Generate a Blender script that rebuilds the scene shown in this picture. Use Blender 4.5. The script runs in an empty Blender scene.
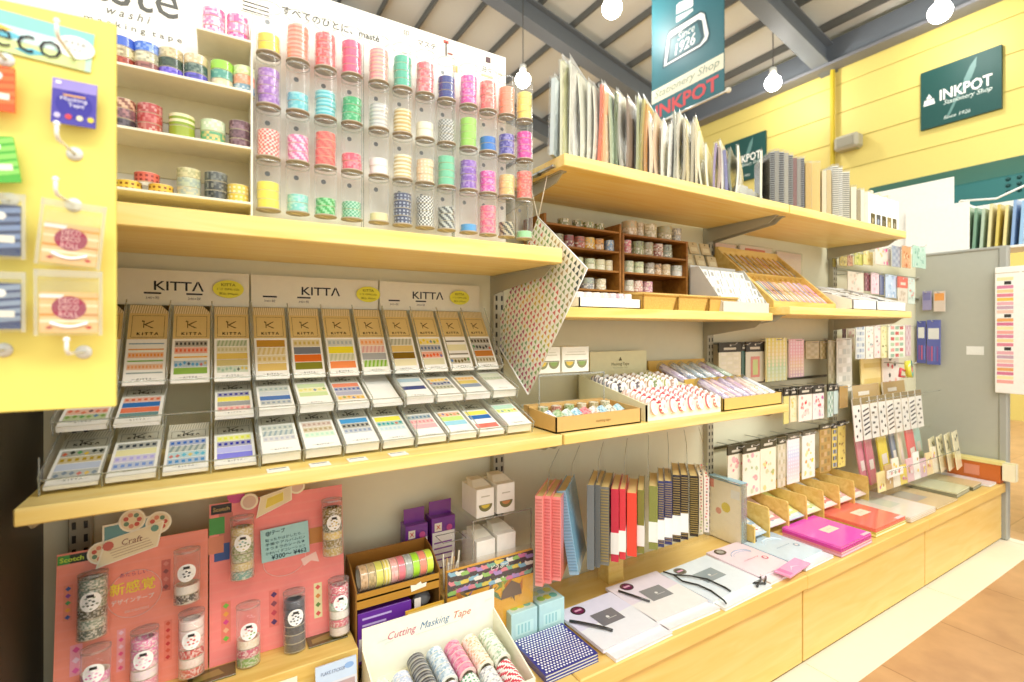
import bpy, math, random
from mathutils import Matrix, Vector
R = random.Random(7)
H = 1.055                       # eye height; all z below are relative to the eye, lifted by H when linked
SC = bpy.context.scene
COL = SC.collection
TAU = 2 * math.pi
F = 494.0
YAW = math.radians(31)
CS, SN = math.cos(YAW), math.sin(YAW)

def ray(u, v, Y=None, X=None, Z=None):
    """Point of the place seen at photo coordinate (u, v) on a real plane Y=, X= or Z=."""
    a = (u - 512) / F; b = (330 - v) / F
    dx, dy = SN + a * CS, CS - a * SN
    t = Y / dy if Y is not None else (X / dx if X is not None else Z / b)
    return Vector((dx * t, dy * t, b * t))

# ---------------------------------------------------------------- colours and materials
def s2l(c):
    return c / 12.92 if c <= 0.04045 else ((c + 0.055) / 1.055) ** 2.4
_hc = {}
def hx(h):
    if not isinstance(h, str): return h
    if h not in _hc:
        _hc[h] = tuple(s2l(int(h[i:i + 2], 16) / 255) for i in (0, 2, 4)) + (1.0,)
    return _hc[h]
def nm(name):
    m = bpy.data.materials.new(name); m.use_nodes = True
    return m, m.node_tree.nodes, m.node_tree.links
MATS = {}
def attr_mat(name, rough, spec=0.4, metal=0.0, coat=0.0, bump=0.0, scale=60, vary=0.06):
    m, n, l = nm(name)
    p = n['Principled BSDF']
    a = n.new('ShaderNodeAttribute'); a.attribute_name = 'Col'
    tc = n.new('ShaderNodeTexCoord')
    nz = n.new('ShaderNodeTexNoise'); nz.inputs['Scale'].default_value = scale
    nz.inputs['Detail'].default_value = 3
    l.new(tc.outputs['Object'], nz.inputs['Vector'])
    hs = n.new('ShaderNodeHueSaturation')
    mr = n.new('ShaderNodeMapRange')
    mr.inputs['To Min'].default_value = 1 - vary; mr.inputs['To Max'].default_value = 1 + vary
    l.new(nz.outputs['Fac'], mr.inputs['Value']); l.new(mr.outputs['Result'], hs.inputs['Value'])
    l.new(a.outputs['Color'], hs.inputs['Color']); l.new(hs.outputs['Color'], p.inputs['Base Color'])
    p.inputs['Roughness'].default_value = rough
    p.inputs['Specular IOR Level'].default_value = spec
    p.inputs['Metallic'].default_value = metal
    p.inputs['Coat Weight'].default_value = coat
    p.inputs['Coat Roughness'].default_value = 0.08
    if bump:
        b = n.new('ShaderNodeBump'); b.inputs['Strength'].default_value = bump
        b.inputs['Distance'].default_value = 0.002
        l.new(nz.outputs['Fac'], b.inputs['Height']); l.new(b.outputs['Normal'], p.inputs['Normal'])
    MATS[name] = m
attr_mat('paper', 0.65, 0.3)
attr_mat('card', 0.45, 0.4)
attr_mat('gloss', 0.22, 0.5, coat=0.5)
attr_mat('paint', 0.5, 0.3, bump=0.15, scale=35, vary=0.03)
attr_mat('metal', 0.32, 0.5, metal=0.9, vary=0.04)
attr_mat('wicker', 0.7, 0.3, bump=0.9, scale=220, vary=0.18)

def wood_mat(name, c1, c2, sc=(1.2, 14, 14), rough=0.38):
    m, n, l = nm(name); p = n['Principled BSDF']
    tc = n.new('ShaderNodeTexCoord'); mp = n.new('ShaderNodeMapping')
    mp.inputs['Scale'].default_value = sc
    l.new(tc.outputs['Object'], mp.inputs['Vector'])
    nz = n.new('ShaderNodeTexNoise'); nz.inputs['Scale'].default_value = 3.0
    nz.inputs['Detail'].default_value = 6; nz.inputs['Distortion'].default_value = 0.8
    l.new(mp.outputs['Vector'], nz.inputs['Vector'])
    cr = n.new('ShaderNodeValToRGB')
    cr.color_ramp.elements[0].position = 0.34; cr.color_ramp.elements[0].color = hx(c1)
    cr.color_ramp.elements[1].position = 0.66; cr.color_ramp.elements[1].color = hx(c2)
    l.new(nz.outputs['Fac'], cr.inputs['Fac']); l.new(cr.outputs['Color'], p.inputs['Base Color'])
    p.inputs['Roughness'].default_value = rough
    p.inputs['Specular IOR Level'].default_value = 0.35
    MATS[name] = m
wood_mat('wood', 'edcb6c', 'f5dd92')
wood_mat('wood_bench', 'e5be68', 'ecca7e', (1.0, 9, 9))
wood_mat('wood_dark', '83541c', 'a06c2a', (2, 20, 20), 0.45)
wood_mat('wood_box', 'd8b25a', 'e8c878', (2, 16, 16), 0.5)

def clear_mat(name, tint='ffffff', gloss=0.55, base=0.03, rough=0.03, haze=0.0, blend=.32, painted_rim=0.0):
    """Clear plastic: see-through with a Fresnel sheen; haze adds a milky share."""
    m, n, l = nm(name); n.remove(n['Principled BSDF']); out = n['Material Output']
    tr = n.new('ShaderNodeBsdfTransparent'); tr.inputs['Color'].default_value = hx(tint)
    gl = n.new('ShaderNodeBsdfGlossy'); gl.inputs['Roughness'].default_value = rough
    lw = n.new('ShaderNodeLayerWeight'); lw.inputs['Blend'].default_value = blend
    mr = n.new('ShaderNodeMapRange'); mr.inputs['To Min'].default_value = base; mr.inputs['To Max'].default_value = gloss
    nz = n.new('ShaderNodeTexNoise'); nz.inputs['Scale'].default_value = 40
    mx = n.new('ShaderNodeMixShader')
    l.new(lw.outputs['Facing'], mr.inputs['Value']); l.new(mr.outputs['Result'], mx.inputs['Fac'])
    last = tr.outputs[0]
    if haze:
        df = n.new('ShaderNodeBsdfTranslucent'); df.inputs['Color'].default_value = (0.9, 0.9, 0.88, 1)
        d2 = n.new('ShaderNodeBsdfDiffuse'); d2.inputs['Color'].default_value = (0.9, 0.9, 0.88, 1)
        m2 = n.new('ShaderNodeMixShader'); m2.inputs['Fac'].default_value = 0.5
        l.new(df.outputs[0], m2.inputs[1]); l.new(d2.outputs[0], m2.inputs[2])
        m3 = n.new('ShaderNodeMixShader'); m3.inputs['Fac'].default_value = haze
        l.new(tr.outputs[0], m3.inputs[1]); l.new(m2.outputs[0], m3.inputs[2]); last = m3.outputs[0]
    b = n.new('ShaderNodeBump'); b.inputs['Strength'].default_value = 0.05 if not haze else 0.3
    l.new(nz.outputs['Fac'], b.inputs['Height']); l.new(b.outputs['Normal'], gl.inputs['Normal'])
    sheen = gl.outputs[0]
    if painted_rim:
        dw = n.new('ShaderNodeBsdfDiffuse'); dw.inputs['Color'].default_value = (0.95, 0.95, 0.93, 1)
        mk = n.new('ShaderNodeMixShader'); mk.inputs['Fac'].default_value = painted_rim
        l.new(sheen, mk.inputs[1]); l.new(dw.outputs[0], mk.inputs[2]); sheen = mk.outputs[0]
    l.new(last, mx.inputs[1]); l.new(sheen, mx.inputs[2]); l.new(mx.outputs[0], out.inputs['Surface'])
    MATS[name] = m
clear_mat('clear', 'ffffff', 0.18, 0.003, blend=.14)
clear_mat('tube', 'ffffff', 0.5, 0.01, 0.04, blend=.26, painted_rim=.6)  # white diffuse at grazing angles stands in for the tubes' bright highlights
clear_mat('film', 'fefefc', 0.38, 0.03, 0.12, 0.05)
clear_mat('frost', 'f2f4f0', 0.5, 0.05, 0.2, 0.45)
clear_mat('edge', 'e2e8e2', 0.4, 0.1, 0.1, 0.25)

def emit_mat(name, col, st):
    m, n, l = nm(name); p = n['Principled BSDF']
    p.inputs['Base Color'].default_value = hx(col)
    p.inputs['Emission Color'].default_value = hx(col); p.inputs['Emission Strength'].default_value = st
    MATS[name] = m
emit_mat('bulb', 'fffaf0', 22)

# ---------------------------------------------------------------- mesh builder
W = {}                                   # object -> its matrix in eye-relative space
_txt = {}
def text_geo(s, shear=0.0, offset=0.0):
    k = (s, shear, offset)
    if k not in _txt:
        cu = bpy.data.curves.new('t', 'FONT'); cu.body = s; cu.size = 1; cu.resolution_u = 2
        cu.align_x = 'CENTER'; cu.align_y = 'CENTER'; cu.shear = shear; cu.offset = offset
        o = bpy.data.objects.new('t', cu); COL.objects.link(o)
        dg = bpy.context.evaluated_depsgraph_get()
        me = bpy.data.meshes.new_from_object(o.evaluated_get(dg))
        vs = [v.co.to_2d() for v in me.vertices]; fs = [tuple(p.vertices) for p in me.polygons]
        bpy.data.objects.remove(o); bpy.data.curves.remove(cu); bpy.data.meshes.remove(me)
        if vs:
            x0 = min(v.x for v in vs); x1 = max(v.x for v in vs); y0 = min(v.y for v in vs); y1 = max(v.y for v in vs)
            vs = [((v.x - (x0 + x1) / 2), (v.y - (y0 + y1) / 2)) for v in vs]
            _txt[k] = (vs, fs, x1 - x0, y1 - y0)
        else: _txt[k] = ([], [], 1, 1)
    return _txt[k]

class MB:
    def __init__(s, mat='paper', col='ffffff'):
        s.v = []; s.f = []; s.c = []; s.m = []; s.sm = []
        s.M = Matrix(); s.mat = mat; s.col = col
    def add(s, vs, fs, col=None, mat=None, smooth=False):
        b = len(s.v)
        s.v += [s.M @ Vector(p) for p in vs]
        c = hx(col or s.col); m = mat or s.mat
        for i, f in enumerate(fs):
            s.f.append([b + k for k in f]); s.c.append(c); s.m.append(m); s.sm.append(smooth)
    def quad(s, a, b, c, d, col=None, mat=None):
        s.add([a, b, c, d], [(0, 1, 2, 3)], col, mat)
    def poly(s, pts, col=None, mat=None):
        s.add(pts, [tuple(range(len(pts)))], col, mat)
    def box(s, x0, x1, y0, y1, z0, z1, col=None, mat=None, ch=0.0):
        if x0 > x1: x0, x1 = x1, x0
        if y0 > y1: y0, y1 = y1, y0
        if z0 > z1: z0, z1 = z1, z0
        if ch <= 0:
            s.add([(x0, y0, z0), (x1, y0, z0), (x1, y1, z0), (x0, y1, z0), (x0, y0, z1), (x1, y0, z1), (x1, y1, z1), (x0, y1, z1)],
                  [(0, 3, 2, 1), (4, 5, 6, 7), (0, 1, 5, 4), (1, 2, 6, 5), (2, 3, 7, 6), (3, 0, 4, 7)], col, mat)
            return
        ch = min(ch, (x1 - x0) / 2.1, (y1 - y0) / 2.1, (z1 - z0) / 2.1)
        lo = (x0, y0, z0); hi = (x1, y1, z1); vs = []; idx = {}
        for cx in (0, 1):
            for cy in (0, 1):
                for cz in (0, 1):
                    for ax in range(3):
                        p = []
                        for k, cc in enumerate((cx, cy, cz)):
                            q = hi[k] if cc else lo[k]
                            if k != ax: q += -ch if cc else ch
                            p.append(q)
                        idx[(cx, cy, cz, ax)] = len(vs); vs.append(tuple(p))
        fs = []
        def orient(f, n):
            a, b, c = (Vector(vs[f[0]]), Vector(vs[f[1]]), Vector(vs[f[2]]))
            return f if (b - a).cross(c - a).dot(Vector(n)) > 0 else tuple(reversed(f))
        for ax in range(3):
            o = [k for k in range(3) if k != ax]
            for sd in (0, 1):
                f = []
                for p, q in ((0, 0), (1, 0), (1, 1), (0, 1)):
                    c = [0, 0, 0]; c[ax] = sd; c[o[0]] = p; c[o[1]] = q
                    f.append(idx[(*c, ax)])
                n = [0, 0, 0]; n[ax] = 1 if sd else -1
                fs.append(orient(tuple(f), n))
            for p in (0, 1):
                for q in (0, 1):
                    c0 = [0, 0, 0]; c1 = [0, 0, 0]
                    c0[o[0]] = c1[o[0]] = p; c0[o[1]] = c1[o[1]] = q; c0[ax] = 0; c1[ax] = 1
                    f = (idx[(*c0, o[0])], idx[(*c1, o[0])], idx[(*c1, o[1])], idx[(*c0, o[1])])
                    n = [0, 0, 0]; n[o[0]] = 1 if p else -1; n[o[1]] = 1 if q else -1
                    fs.append(orient(f, n))
        for cx in (0, 1):
            for cy in (0, 1):
                for cz in (0, 1):
                    f = tuple(idx[(cx, cy, cz, k)] for k in range(3))
                    fs.append(orient(f, (1 if cx else -1, 1 if cy else -1, 1 if cz else -1)))
        s.add(vs, fs, col, mat)
    def prism(s, pts, d, col=None, mat=None):
        """Extrude the closed planar outline pts by vector d."""
        n = len(pts); d = Vector(d); a = [Vector(p) for p in pts]
        vs = a + [p + d for p in a]
        nrm = Vector((0, 0, 0))
        for i in range(n): nrm += a[i].cross(a[(i + 1) % n])
        fs = [tuple(range(n)), tuple(range(2 * n - 1, n - 1, -1))]
        fs += [(i, i + n, (i + 1) % n + n, (i + 1) % n) for i in range(n)]
        if nrm.dot(d) > 0: fs = [tuple(reversed(f)) for f in fs]
        s.add([tuple(p) for p in vs], fs, col, mat)
    def lathe(s, prof, n=24, c=(0, 0, 0), ax=(0, 0, 1), cols=None, mat=None, col=None, smooth=True, arc=None, pat=None):
        """Revolve prof [(r, h), ...] round axis ax through c. pat(i_seg, j_band) -> colour."""
        ax = Vector(ax).normalized(); c = Vector(c)
        u = ax.orthogonal().normalized(); w = ax.cross(u)
        vs = []
        for r, h in prof:
            for i in range(n):
                t = TAU * i / n
                vs.append(tuple(c + ax * h + (u * math.cos(t) + w * math.sin(t)) * r))
        for j in range(len(prof) - 1):
            fs = []; cc = []
            for i in range(n):
                k = (i + 1) % n
                fs.append((j * n + i, j * n + k, (j + 1) * n + k, (j + 1) * n + i))
                cc.append(pat(i, j) if pat else (cols[j] if cols else col))
            b = len(s.v) - 0
            for f, q in zip(fs, cc): s._defer(vs, f, q, mat, smooth)
        s._flush(vs)
    _pend = None
    def _defer(s, vs, f, q, mat, smooth):
        if s._pend is None: s._pend = []
        s._pend.append((f, q, mat, smooth))
    def _flush(s, vs):
        b = len(s.v); s.v += [s.M @ Vector(p) for p in vs]
        for f, q, mat, sm in s._pend or []:
            s.f.append([b + k for k in f]); s.c.append(hx(q or s.col)); s.m.append(mat or s.mat); s.sm.append(sm)
        s._pend = None
    def disc(s, c, r, ax=(0, 0, 1), n=20, col=None, mat=None, sx=1.0, up=None):
        ax = Vector(ax).normalized(); c = Vector(c)
        u = (Vector(up) if up else ax.orthogonal()).normalized(); w = u.cross(ax) if up else ax.cross(u)
        pts = [tuple(c + u * r * math.cos(TAU * i / n) + w * r * sx * math.sin(TAU * i / n)) for i in range(n)]
        a, b, d = Vector(pts[0]), Vector(pts[1]), Vector(pts[2])
        if (b - a).cross(d - a).dot(ax) < 0: pts.reverse()
        s.poly(pts, col, mat)
    def tube(s, pts, r, n=8, col=None, mat=None, closed=False):
        pts = [Vector(p) for p in pts]; vs = []; m = len(pts)
        prev = None
        for i, p in enumerate(pts):
            a = pts[i - 1] if (i or closed) else p; b = pts[(i + 1) % m] if (i < m - 1 or closed) else p
            t = (b - a).normalized()
            u = t.orthogonal().normalized() if prev is None else (prev - t * prev.dot(t)).normalized()
            prev = u; w = t.cross(u)
            for k in range(n):
                q = TAU * k / n
                vs.append(tuple(p + (u * math.cos(q) + w * math.sin(q)) * r))
        fs = []
        for i in range(m if closed else m - 1):
            j = (i + 1) % m
            fs += [(i * n + k, i * n + (k + 1) % n, j * n + (k + 1) % n, j * n + k) for k in range(n)]
        if not closed:
            fs += [tuple(range(n - 1, -1, -1)), tuple((m - 1) * n + k for k in range(n))]
        s.add(vs, fs, col, mat, True)
    def ball(s, c, r, col=None, mat=None, n=14, m=8, sc=(1, 1, 1)):
        c = Vector(c); vs = []; fs = []
        for j in range(m + 1):
            p = math.pi * j / m
            for i in range(n):
                t = TAU * i / n
                vs.append((c.x + r * sc[0] * math.sin(p) * math.cos(t), c.y + r * sc[1] * math.sin(p) * math.sin(t), c.z - r * sc[2] * math.cos(p)))
        for j in range(m):
            fs += [(j * n + i, j * n + (i + 1) % n, (j + 1) * n + (i + 1) % n, (j + 1) * n + i) for i in range(n)]
        s.add(vs, fs, col, mat, True)
    def text(s, t, c, ux, uy, h=None, w=None, col='202020', mat=None, eps=0.0005, shear=0.0, offset=0.0):
        """Flat lettering centred at c, reading along ux with up uy; h = height and/or w = width."""
        vs, fs, tw, th = text_geo(t, shear, offset)
        if not vs: return
        ux = Vector(ux).normalized(); uy = Vector(uy).normalized(); n = ux.cross(uy).normalized(); c = Vector(c)
        if h is None: sx = sy = w / tw
        elif w is None: sx = sy = h / th
        else: sx = w / tw; sy = h / th
        s.add([tuple(c + ux * x * sx + uy * y * sy + n * eps) for x, y in vs], fs, col, mat)
    def build(s, name, parent=None, loc=None, W0=None):
        """Link as ONE mesh object. With a parent the vertices become local to it, else to loc."""
        if parent is not None: inv = W[parent].inverted(); wm = W[parent]
        else:
            wm = Matrix.Translation(Vector(loc)) if loc is not None else Matrix(); inv = wm.inverted()
        vs = [inv @ p for p in s.v]
        me = bpy.data.meshes.new(name)
        me.from_pydata([tuple(p) for p in vs], [], s.f)
        keys = []
        for k in s.m:
            if k not in keys: keys.append(k)
        for k in keys: me.materials.append(MATS[k])
        ki = {k: i for i, k in enumerate(keys)}
        me.polygons.foreach_set('material_index', [ki[k] for k in s.m])
        me.polygons.foreach_set('use_smooth', s.sm)
        at = me.color_attributes.new('Col', 'FLOAT_COLOR', 'CORNER')
        buf = []
        for f, c in zip(s.f, s.c): buf += list(c) * len(f)
        at.data.foreach_set('color', buf)
        me.update()
        o = bpy.data.objects.new(name, me); COL.objects.link(o)
        W[o] = wm
        if parent is not None: o.parent = parent
        else:
            o.location = wm.translation + Vector((0, 0, H))
        return o

def tag(o, label, cat, group=None, kind=None):
    o['label'] = label; o['category'] = cat
    if group: o['group'] = group
    if kind: o['kind'] = kind
    return o
def struct(o, label=None, cat=None):
    o['kind'] = 'structure'
    if label: o['label'] = label
    if cat: o['category'] = cat
    return o
def thing(name, label, cat, loc=(0, 0, 0), rot=None, group=None):
    o = bpy.data.objects.new(name, None); COL.objects.link(o)
    m = Matrix.Translation(Vector(loc))
    if rot is not None: m = m @ rot.to_4x4()
    o.empty_display_size = 0.02
    W[o] = m
    a = Matrix.Translation((0, 0, H)) @ m
    o.location = a.translation; o.rotation_euler = a.to_euler()
    return tag(o, label, cat, group)
def dup(o, loc, label, rot=None, group=None):
    """Copy a thing with its parts and sub-parts (mesh data shared)."""
    r = o.copy(); COL.objects.link(r); r['label'] = label
    if group: r['group'] = group
    m = Matrix.Translation(Vector(loc))
    if rot is not None: m = m @ rot.to_4x4()
    W[r] = m; r.location = m.translation + Vector((0, 0, H)); r.rotation_euler = m.to_euler()
    for ch in list(o.children):
        c = ch.copy(); COL.objects.link(c); c.parent = r; W[c] = m
        for g in ch.children:
            d = g.copy(); COL.objects.link(d); d.parent = c; W[d] = m
    return r
def rx(a): return Matrix.Rotation(a, 3, 'X')
def rz(a): return Matrix.Rotation(a, 3, 'Z')
ORD = ['first', 'second', 'third', 'fourth', 'fifth', 'sixth', 'seventh', 'eighth', 'ninth', 'tenth', 'eleventh', 'twelfth', 'thirteenth', 'fourteenth', 'fifteenth', 'sixteenth']
XV, YV, ZV = Vector((1, 0, 0)), Vector((0, 1, 0)), Vector((0, 0, 1))
# ================================================================ the room
FL = -1.055; YW = 1.22; BT = -0.764; MS = -0.235; SF = 0.89
m, n, l = nm('floor_tile'); p = n['Principled BSDF']
tc = n.new('ShaderNodeTexCoord'); br = n.new('ShaderNodeTexBrick'); nz = n.new('ShaderNodeTexNoise')
br.offset = 0.0; br.inputs['Scale'].default_value = 1; br.inputs['Brick Width'].default_value = 0.45; br.inputs['Row Height'].default_value = 0.45
br.inputs['Mortar Size'].default_value = 0.003
br.inputs['Color1'].default_value = hx('c09468'); br.inputs['Color2'].default_value = hx('c79e72'); br.inputs['Mortar'].default_value = hx('a98055')
nz.inputs['Scale'].default_value = 9; nz.inputs['Detail'].default_value = 5
mxn = n.new('ShaderNodeMix'); mxn.data_type = 'RGBA'; mxn.blend_type = 'OVERLAY'; mxn.inputs['Factor'].default_value = 0.35
l.new(tc.outputs['Object'], br.inputs['Vector']); l.new(tc.outputs['Object'], nz.inputs['Vector'])
l.new(br.outputs['Color'], mxn.inputs['A']); l.new(nz.outputs['Fac'], mxn.inputs['B'])
l.new(mxn.outputs['Result'], p.inputs['Base Color']); p.inputs['Roughness'].default_value = 0.35
MATS['floor_tile'] = m
fl = MB('floor_tile'); fl.box(-3, 9, -4, 0.735, FL - .05, FL); fl.box(-3, 9, 1.3, 14, FL - .05, FL); fl.box(3.46, 9, .735, 1.3, FL - .05, FL)
fl.box(-3, 3.46, 0.735, 1.3, FL - .05, FL, 'f3ead2', 'paint')
for i in range(8): fl.box(-2 + i * .9, -1.997 + i * .9, .735, .86, FL, FL + .0006, 'd9cdb0', 'paint')
struct(fl.build('floor'))

wl = MB('paint', 'f0dc78')
z = FL
while z < 4.5:
    wl.box(8.0, 8.2, -3, 14, z, z + .415, 'd8c670'); wl.box(8.012, 8.19, -3, 14, z + .415, z + .43, 'c2b05e'); z += .43
struct(wl.build('wall_right'))
rf = MB('paint', 'd8d6ca')
rise = .25
def roof(x): return 4.35 + rise * (8.2 - x)
rf.prism([(8.4, -3, roof(8.4)), (8.4, 14, roof(8.4)), (-2, 14, roof(-2)), (-2, -3, roof(-2))], (0, 0, .1), 'd6d5ca')
struct(rf.build('ceiling'))
for i in range(15):
    x = 7.65 - i * .64
    b = MB('paint', '64645f'); b.box(x - .018, x + .018, -3, 14, roof(x) - .12, roof(x) - .012)
    struct(b.build('trim_%d' % (i + 1)))
for i, y in enumerate((1.35, 3.95, 6.55, 9.15)):
    b = MB('paint', '70767c')
    for (a, c, w) in ((-.17, -.19, .12), (-.5, -.53, .12), (-.18, -.51, .025)):
        b.prism([(8.0, y - w, roof(8.0) + a), (8.0, y + w, roof(8.0) + a), (-2, y + w, roof(-2) + a), (-2, y - w, roof(-2) + a)], (0, 0, c - a))
    struct(b.build('trim_%d' % (i + 40)))
b = MB('paint', '6c7278'); b.box(7.86, 7.99, -3, 14, 3.93, 4.32); b.box(7.74, 7.99, -3, 14, 3.9, 3.94, '77787c')
struct(b.build('trim_60'))
b = MB('paint', 'c4ac2c'); b.lathe([(.032, FL), (.032, 3.9)], 12, (7.93, 3.87, 0))
tag(b.build('wall_pipe', loc=(7.93, 3.87, FL)), 'yellow vertical pipe running up the yellow wall', 'pipe')

# green signs on the yellow wall
def shop_sign(y0, label):
    t = thing('wall_sign', label, 'sign', (7.97, y0 - .39, 2.62))
    b = MB('paint', '1d4a45'); b.box(7.95, 7.995, y0 - .78, y0, 2.62, 3.37)
    b.build('panel', t)
    x = 7.949; cy = y0 - .39; ux = (0, -1, 0)
    g = MB('card', 'f4f4ee')
    # quill feather behind the lettering
    q = [(-.12, -.28), (-.09, -.28), (-.02, -.12), (.05, .0), (.12, .1), (.16, .22), (.17, .34), (.11, .26), (.05, .12), (.03, .02), (-.05, -.12)]
    g.poly([(x + .0004, cy - a, 2.995 + b2) for a, b2 in reversed(q)], '5f8580')
    g.build('feather_mark', t)
    g = MB('card', 'f4f4ee')
    g.text('INKPOT', (x - .0004, cy - .06, 3.0), ux, ZV, w=.50, h=.14, col='f6f4ea', offset=.02); g.build('name_lettering', t); g = MB('card')
    g.text('Stationery Shop', (x - .0008, cy - .08, 2.885), ux, ZV, w=.46, h=.075, col='dfe8df', shear=.3); g.build('tagline_lettering', t); g = MB('card')
    g.text('Since 1926', (x - .0004, cy + .02, 2.70), ux, ZV, w=.26, col='dfe8df', shear=.2)
    g.build('date_lettering', t)
    g = MB('card', 'f4f4ee')
    for pts in ([(-.36, -.07), (-.24, -.07), (-.25, .0), (-.35, .0)], [(-.33, .01), (-.27, .01), (-.28, .04), (-.32, .04)], [(-.315, .045), (-.285, .045), (-.3, .075)]):
        g.poly([(x, cy - a, 2.99 + b2) for a, b2 in pts])
    g.build('bottle_mark', t)
shop_sign(2.8, 'square green shop sign high on the yellow wall at the far right')
shop_sign(5.72, 'green wall sign half hidden behind the files on the top shelf')
t = thing('wall_speaker', 'small grey box mounted on the yellow wall beside the pipe', 'speaker', (7.95, 3.62, 2.6))
b = MB('paint', 'a9a48f'); b.box(7.8, 7.99, 3.48, 3.8, 2.62, 2.83, ch=.03); b.build('housing', t)
b = MB('paint', '8e8a78'); b.box(7.79, 7.81, 3.53, 3.75, 2.66, 2.79, ch=.005); b.build('grille', t)
t = thing('green_awning', 'dark green fabric awning low on the yellow wall', 'awning', (7.6, 2, 1.5))
b = MB('paint', '155450'); b.prism([(7.99, 3.4, 2.02), (7.99, 3.4, 1.5), (7.55, 3.4, 1.5), (7.55, 3.4, 1.72)], (0, -4, 0)); b.build('canopy', t)
b = MB('paint', '24605e'); b.box(7.53, 7.56, -.6, 3.4, 1.42, 1.70); b.build('valance', t)
b = MB('paint', '0f3d3b')
for k in range(9):
    for j in range(3): b.ball((7.53, 1.86 - k * .09, 1.53 + j * .07), .022)
b.build('rivet', t)['kind'] = 'stuff'

# hanging banner
X0 = 4.5; yl, yr = 4.22, 3.24; ux = (0, -1, 0); x = X0 - .008
t = thing('hanging_banner', 'teal shop banner hanging from the ceiling, drawn ink bottle over red lettering', 'banner', (X0, 3.73, 2.44))
b = MB('card', '377079'); b.box(X0 - .006, X0 + .006, yr, yl, 2.47, 4.3); b.build('cloth', t)
g = MB('card', 'f1edd2'); g.quad((x, yl, 2.70), (x, yr, 2.70), (x, yr, 2.86), (x, yl, 2.86)); g.text('Stationery Shop', (x - .001, 3.73, 2.78), ux, ZV, w=.88, h=.11, col='9aa88e', shear=.25)
g.build('cream_band', t)
g = MB('card', 'd8575a'); g.text('INKPOT', (x, 3.73, 2.585), ux, ZV, w=.86, h=.16, col='d8575a', offset=.03); g.build('lettering', t)
g = MB('card', 'f2f4ee')
def bp(u, v, e=0.0): q = ray(640 + u / 5.68, v / 5.68, X=X0 - .008 - e); return tuple(q)
o1 = [(128, 392), (128, 350), (150, 200), (165, 172), (345, 60), (375, 70), (400, 190), (390, 232), (350, 270)]
g.poly([bp(*q) for q in o1], '1c4a52')
g.poly([bp(*q, .001) for q in [(136, 380), (140, 340), (158, 205), (172, 180), (345, 70), (366, 78), (390, 190), (380, 225), (345, 262)]], 'f2f4ee')
g.poly([bp(*q, .002) for q in [(150, 362), (154, 335), (168, 215), (330, 110), (352, 115), (366, 210), (340, 252)]], '1c4a52')
g.poly([bp(*q, .003) for q in [(164, 345), (180, 225), (325, 128), (348, 205), (335, 240)]], '377079')
g.poly([bp(*q, .001) for q in [(205, 110), (205, 95), (300, 45), (302, 62), (255, 100), (205, 130)]], 'd9e4e0')
g.poly([bp(*q, .001) for q in [(205, 82), (207, 30), (222, 14), (300, -20), (303, 30), (290, 42)]], 'e8efec')
g.build('bottle_emblem', t)
g = MB('card', 'f2f4ee')
c1 = ray(640 + 262 / 5.68, 182 / 5.68, X=X0 - .012); c2 = ray(640 + 255 / 5.68, 250 / 5.68, X=X0 - .012)
g.text('Since', c1, ux, ZV, w=.23, h=.085, col='f2f4ee', shear=.25); g.text('1926', c2, ux, ZV, w=.28, h=.13, col='f2f4ee', shear=.2, offset=.02)
g.build('year_lettering', t)
b = MB('metal', 'd8d8d0'); b.tube([(X0, yl + .05, 2.455), (X0, yr - .05, 2.455)], .014, 8); b.ball((X0, yr - .05, 2.455), .028, 'f3efdc', 'card'); b.build('bottom_rod', t)

# pendant bulbs
PENDANTS = [(523, 80, 4.0), (612, 8, 4.0), (773, 83, 7.2), (940, 12, 7.2)]
PL = ['bare pendant bulb glowing just right of the tape rack top', 'bare pendant bulb glowing left of the hanging teal banner', 'bare pendant bulb glowing right of the hanging teal banner', 'bare pendant bulb glowing above the large green wall sign']
for (u, v, xx), lb in zip(PENDANTS, PL):
    q = ray(u, v, X=xx)
    t = thing('pendant_lamp', lb, 'lamp', q, group='pendant bulbs')
    b = MB('bulb'); b.ball(q, .115, n=20, m=12); b.build('bulb', t)
    b = MB('paint', 'e8e8e0'); b.lathe([(.035, .1), (.05, .13), (.05, .22), (.02, .24), (.0, .24)], 14, q); b.build('socket', t)
    b = MB('paint', '5a5955'); b.tube([q + Vector((0, 0, .22)), (q.x, q.y, roof(q.x) - .05)], .008, 6); b.build('cord', t)

# ================================================================ gondola
b = MB('paint', 'dedabc'); b.box(-.6, 3.45, YW, YW + .04, FL, .425)
struct(b.build('wall_back'))
t = thing('end_partition', 'tall grey partition panel closing the shelving at the far right', 'partition', (3.42, 1.02, FL))
b = MB('paint', 'b2b2a4'); b.box(3.40, 3.43, .875, YW, FL, .41); b.build('panel', t)
b = MB('paint', 'a6a69c'); b.box(3.392, 3.438, .84, .875, FL, .42, ch=.006); b.box(3.392, 3.438, .84, YW, .41, .425, ch=.004); b.build('frame', t)
b = MB('card', 'e8e8e0'); b.quad((3.3985, 1.0, -.13), (3.3985, .93, -.13), (3.3985, .93, -.085), (3.3985, 1.0, -.085)); b.build('torn_label', t)
b = MB('paint', '40382a'); b.box(-.3, -.27, .74, YW, FL, .42)
tag(b.build('end_panel', loc=(-.285, .86, FL)), 'dark brown end panel left of the lower shelves', 'panel')
UX = (-.215, .678, 1.585, 2.478)
UL = ['slotted metal upright above the left pink hang card', 'slotted metal upright behind the hanging patterned sheet', 'slotted metal upright left of the black header packs', 'slotted metal upright right of the slanted washi display']
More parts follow.
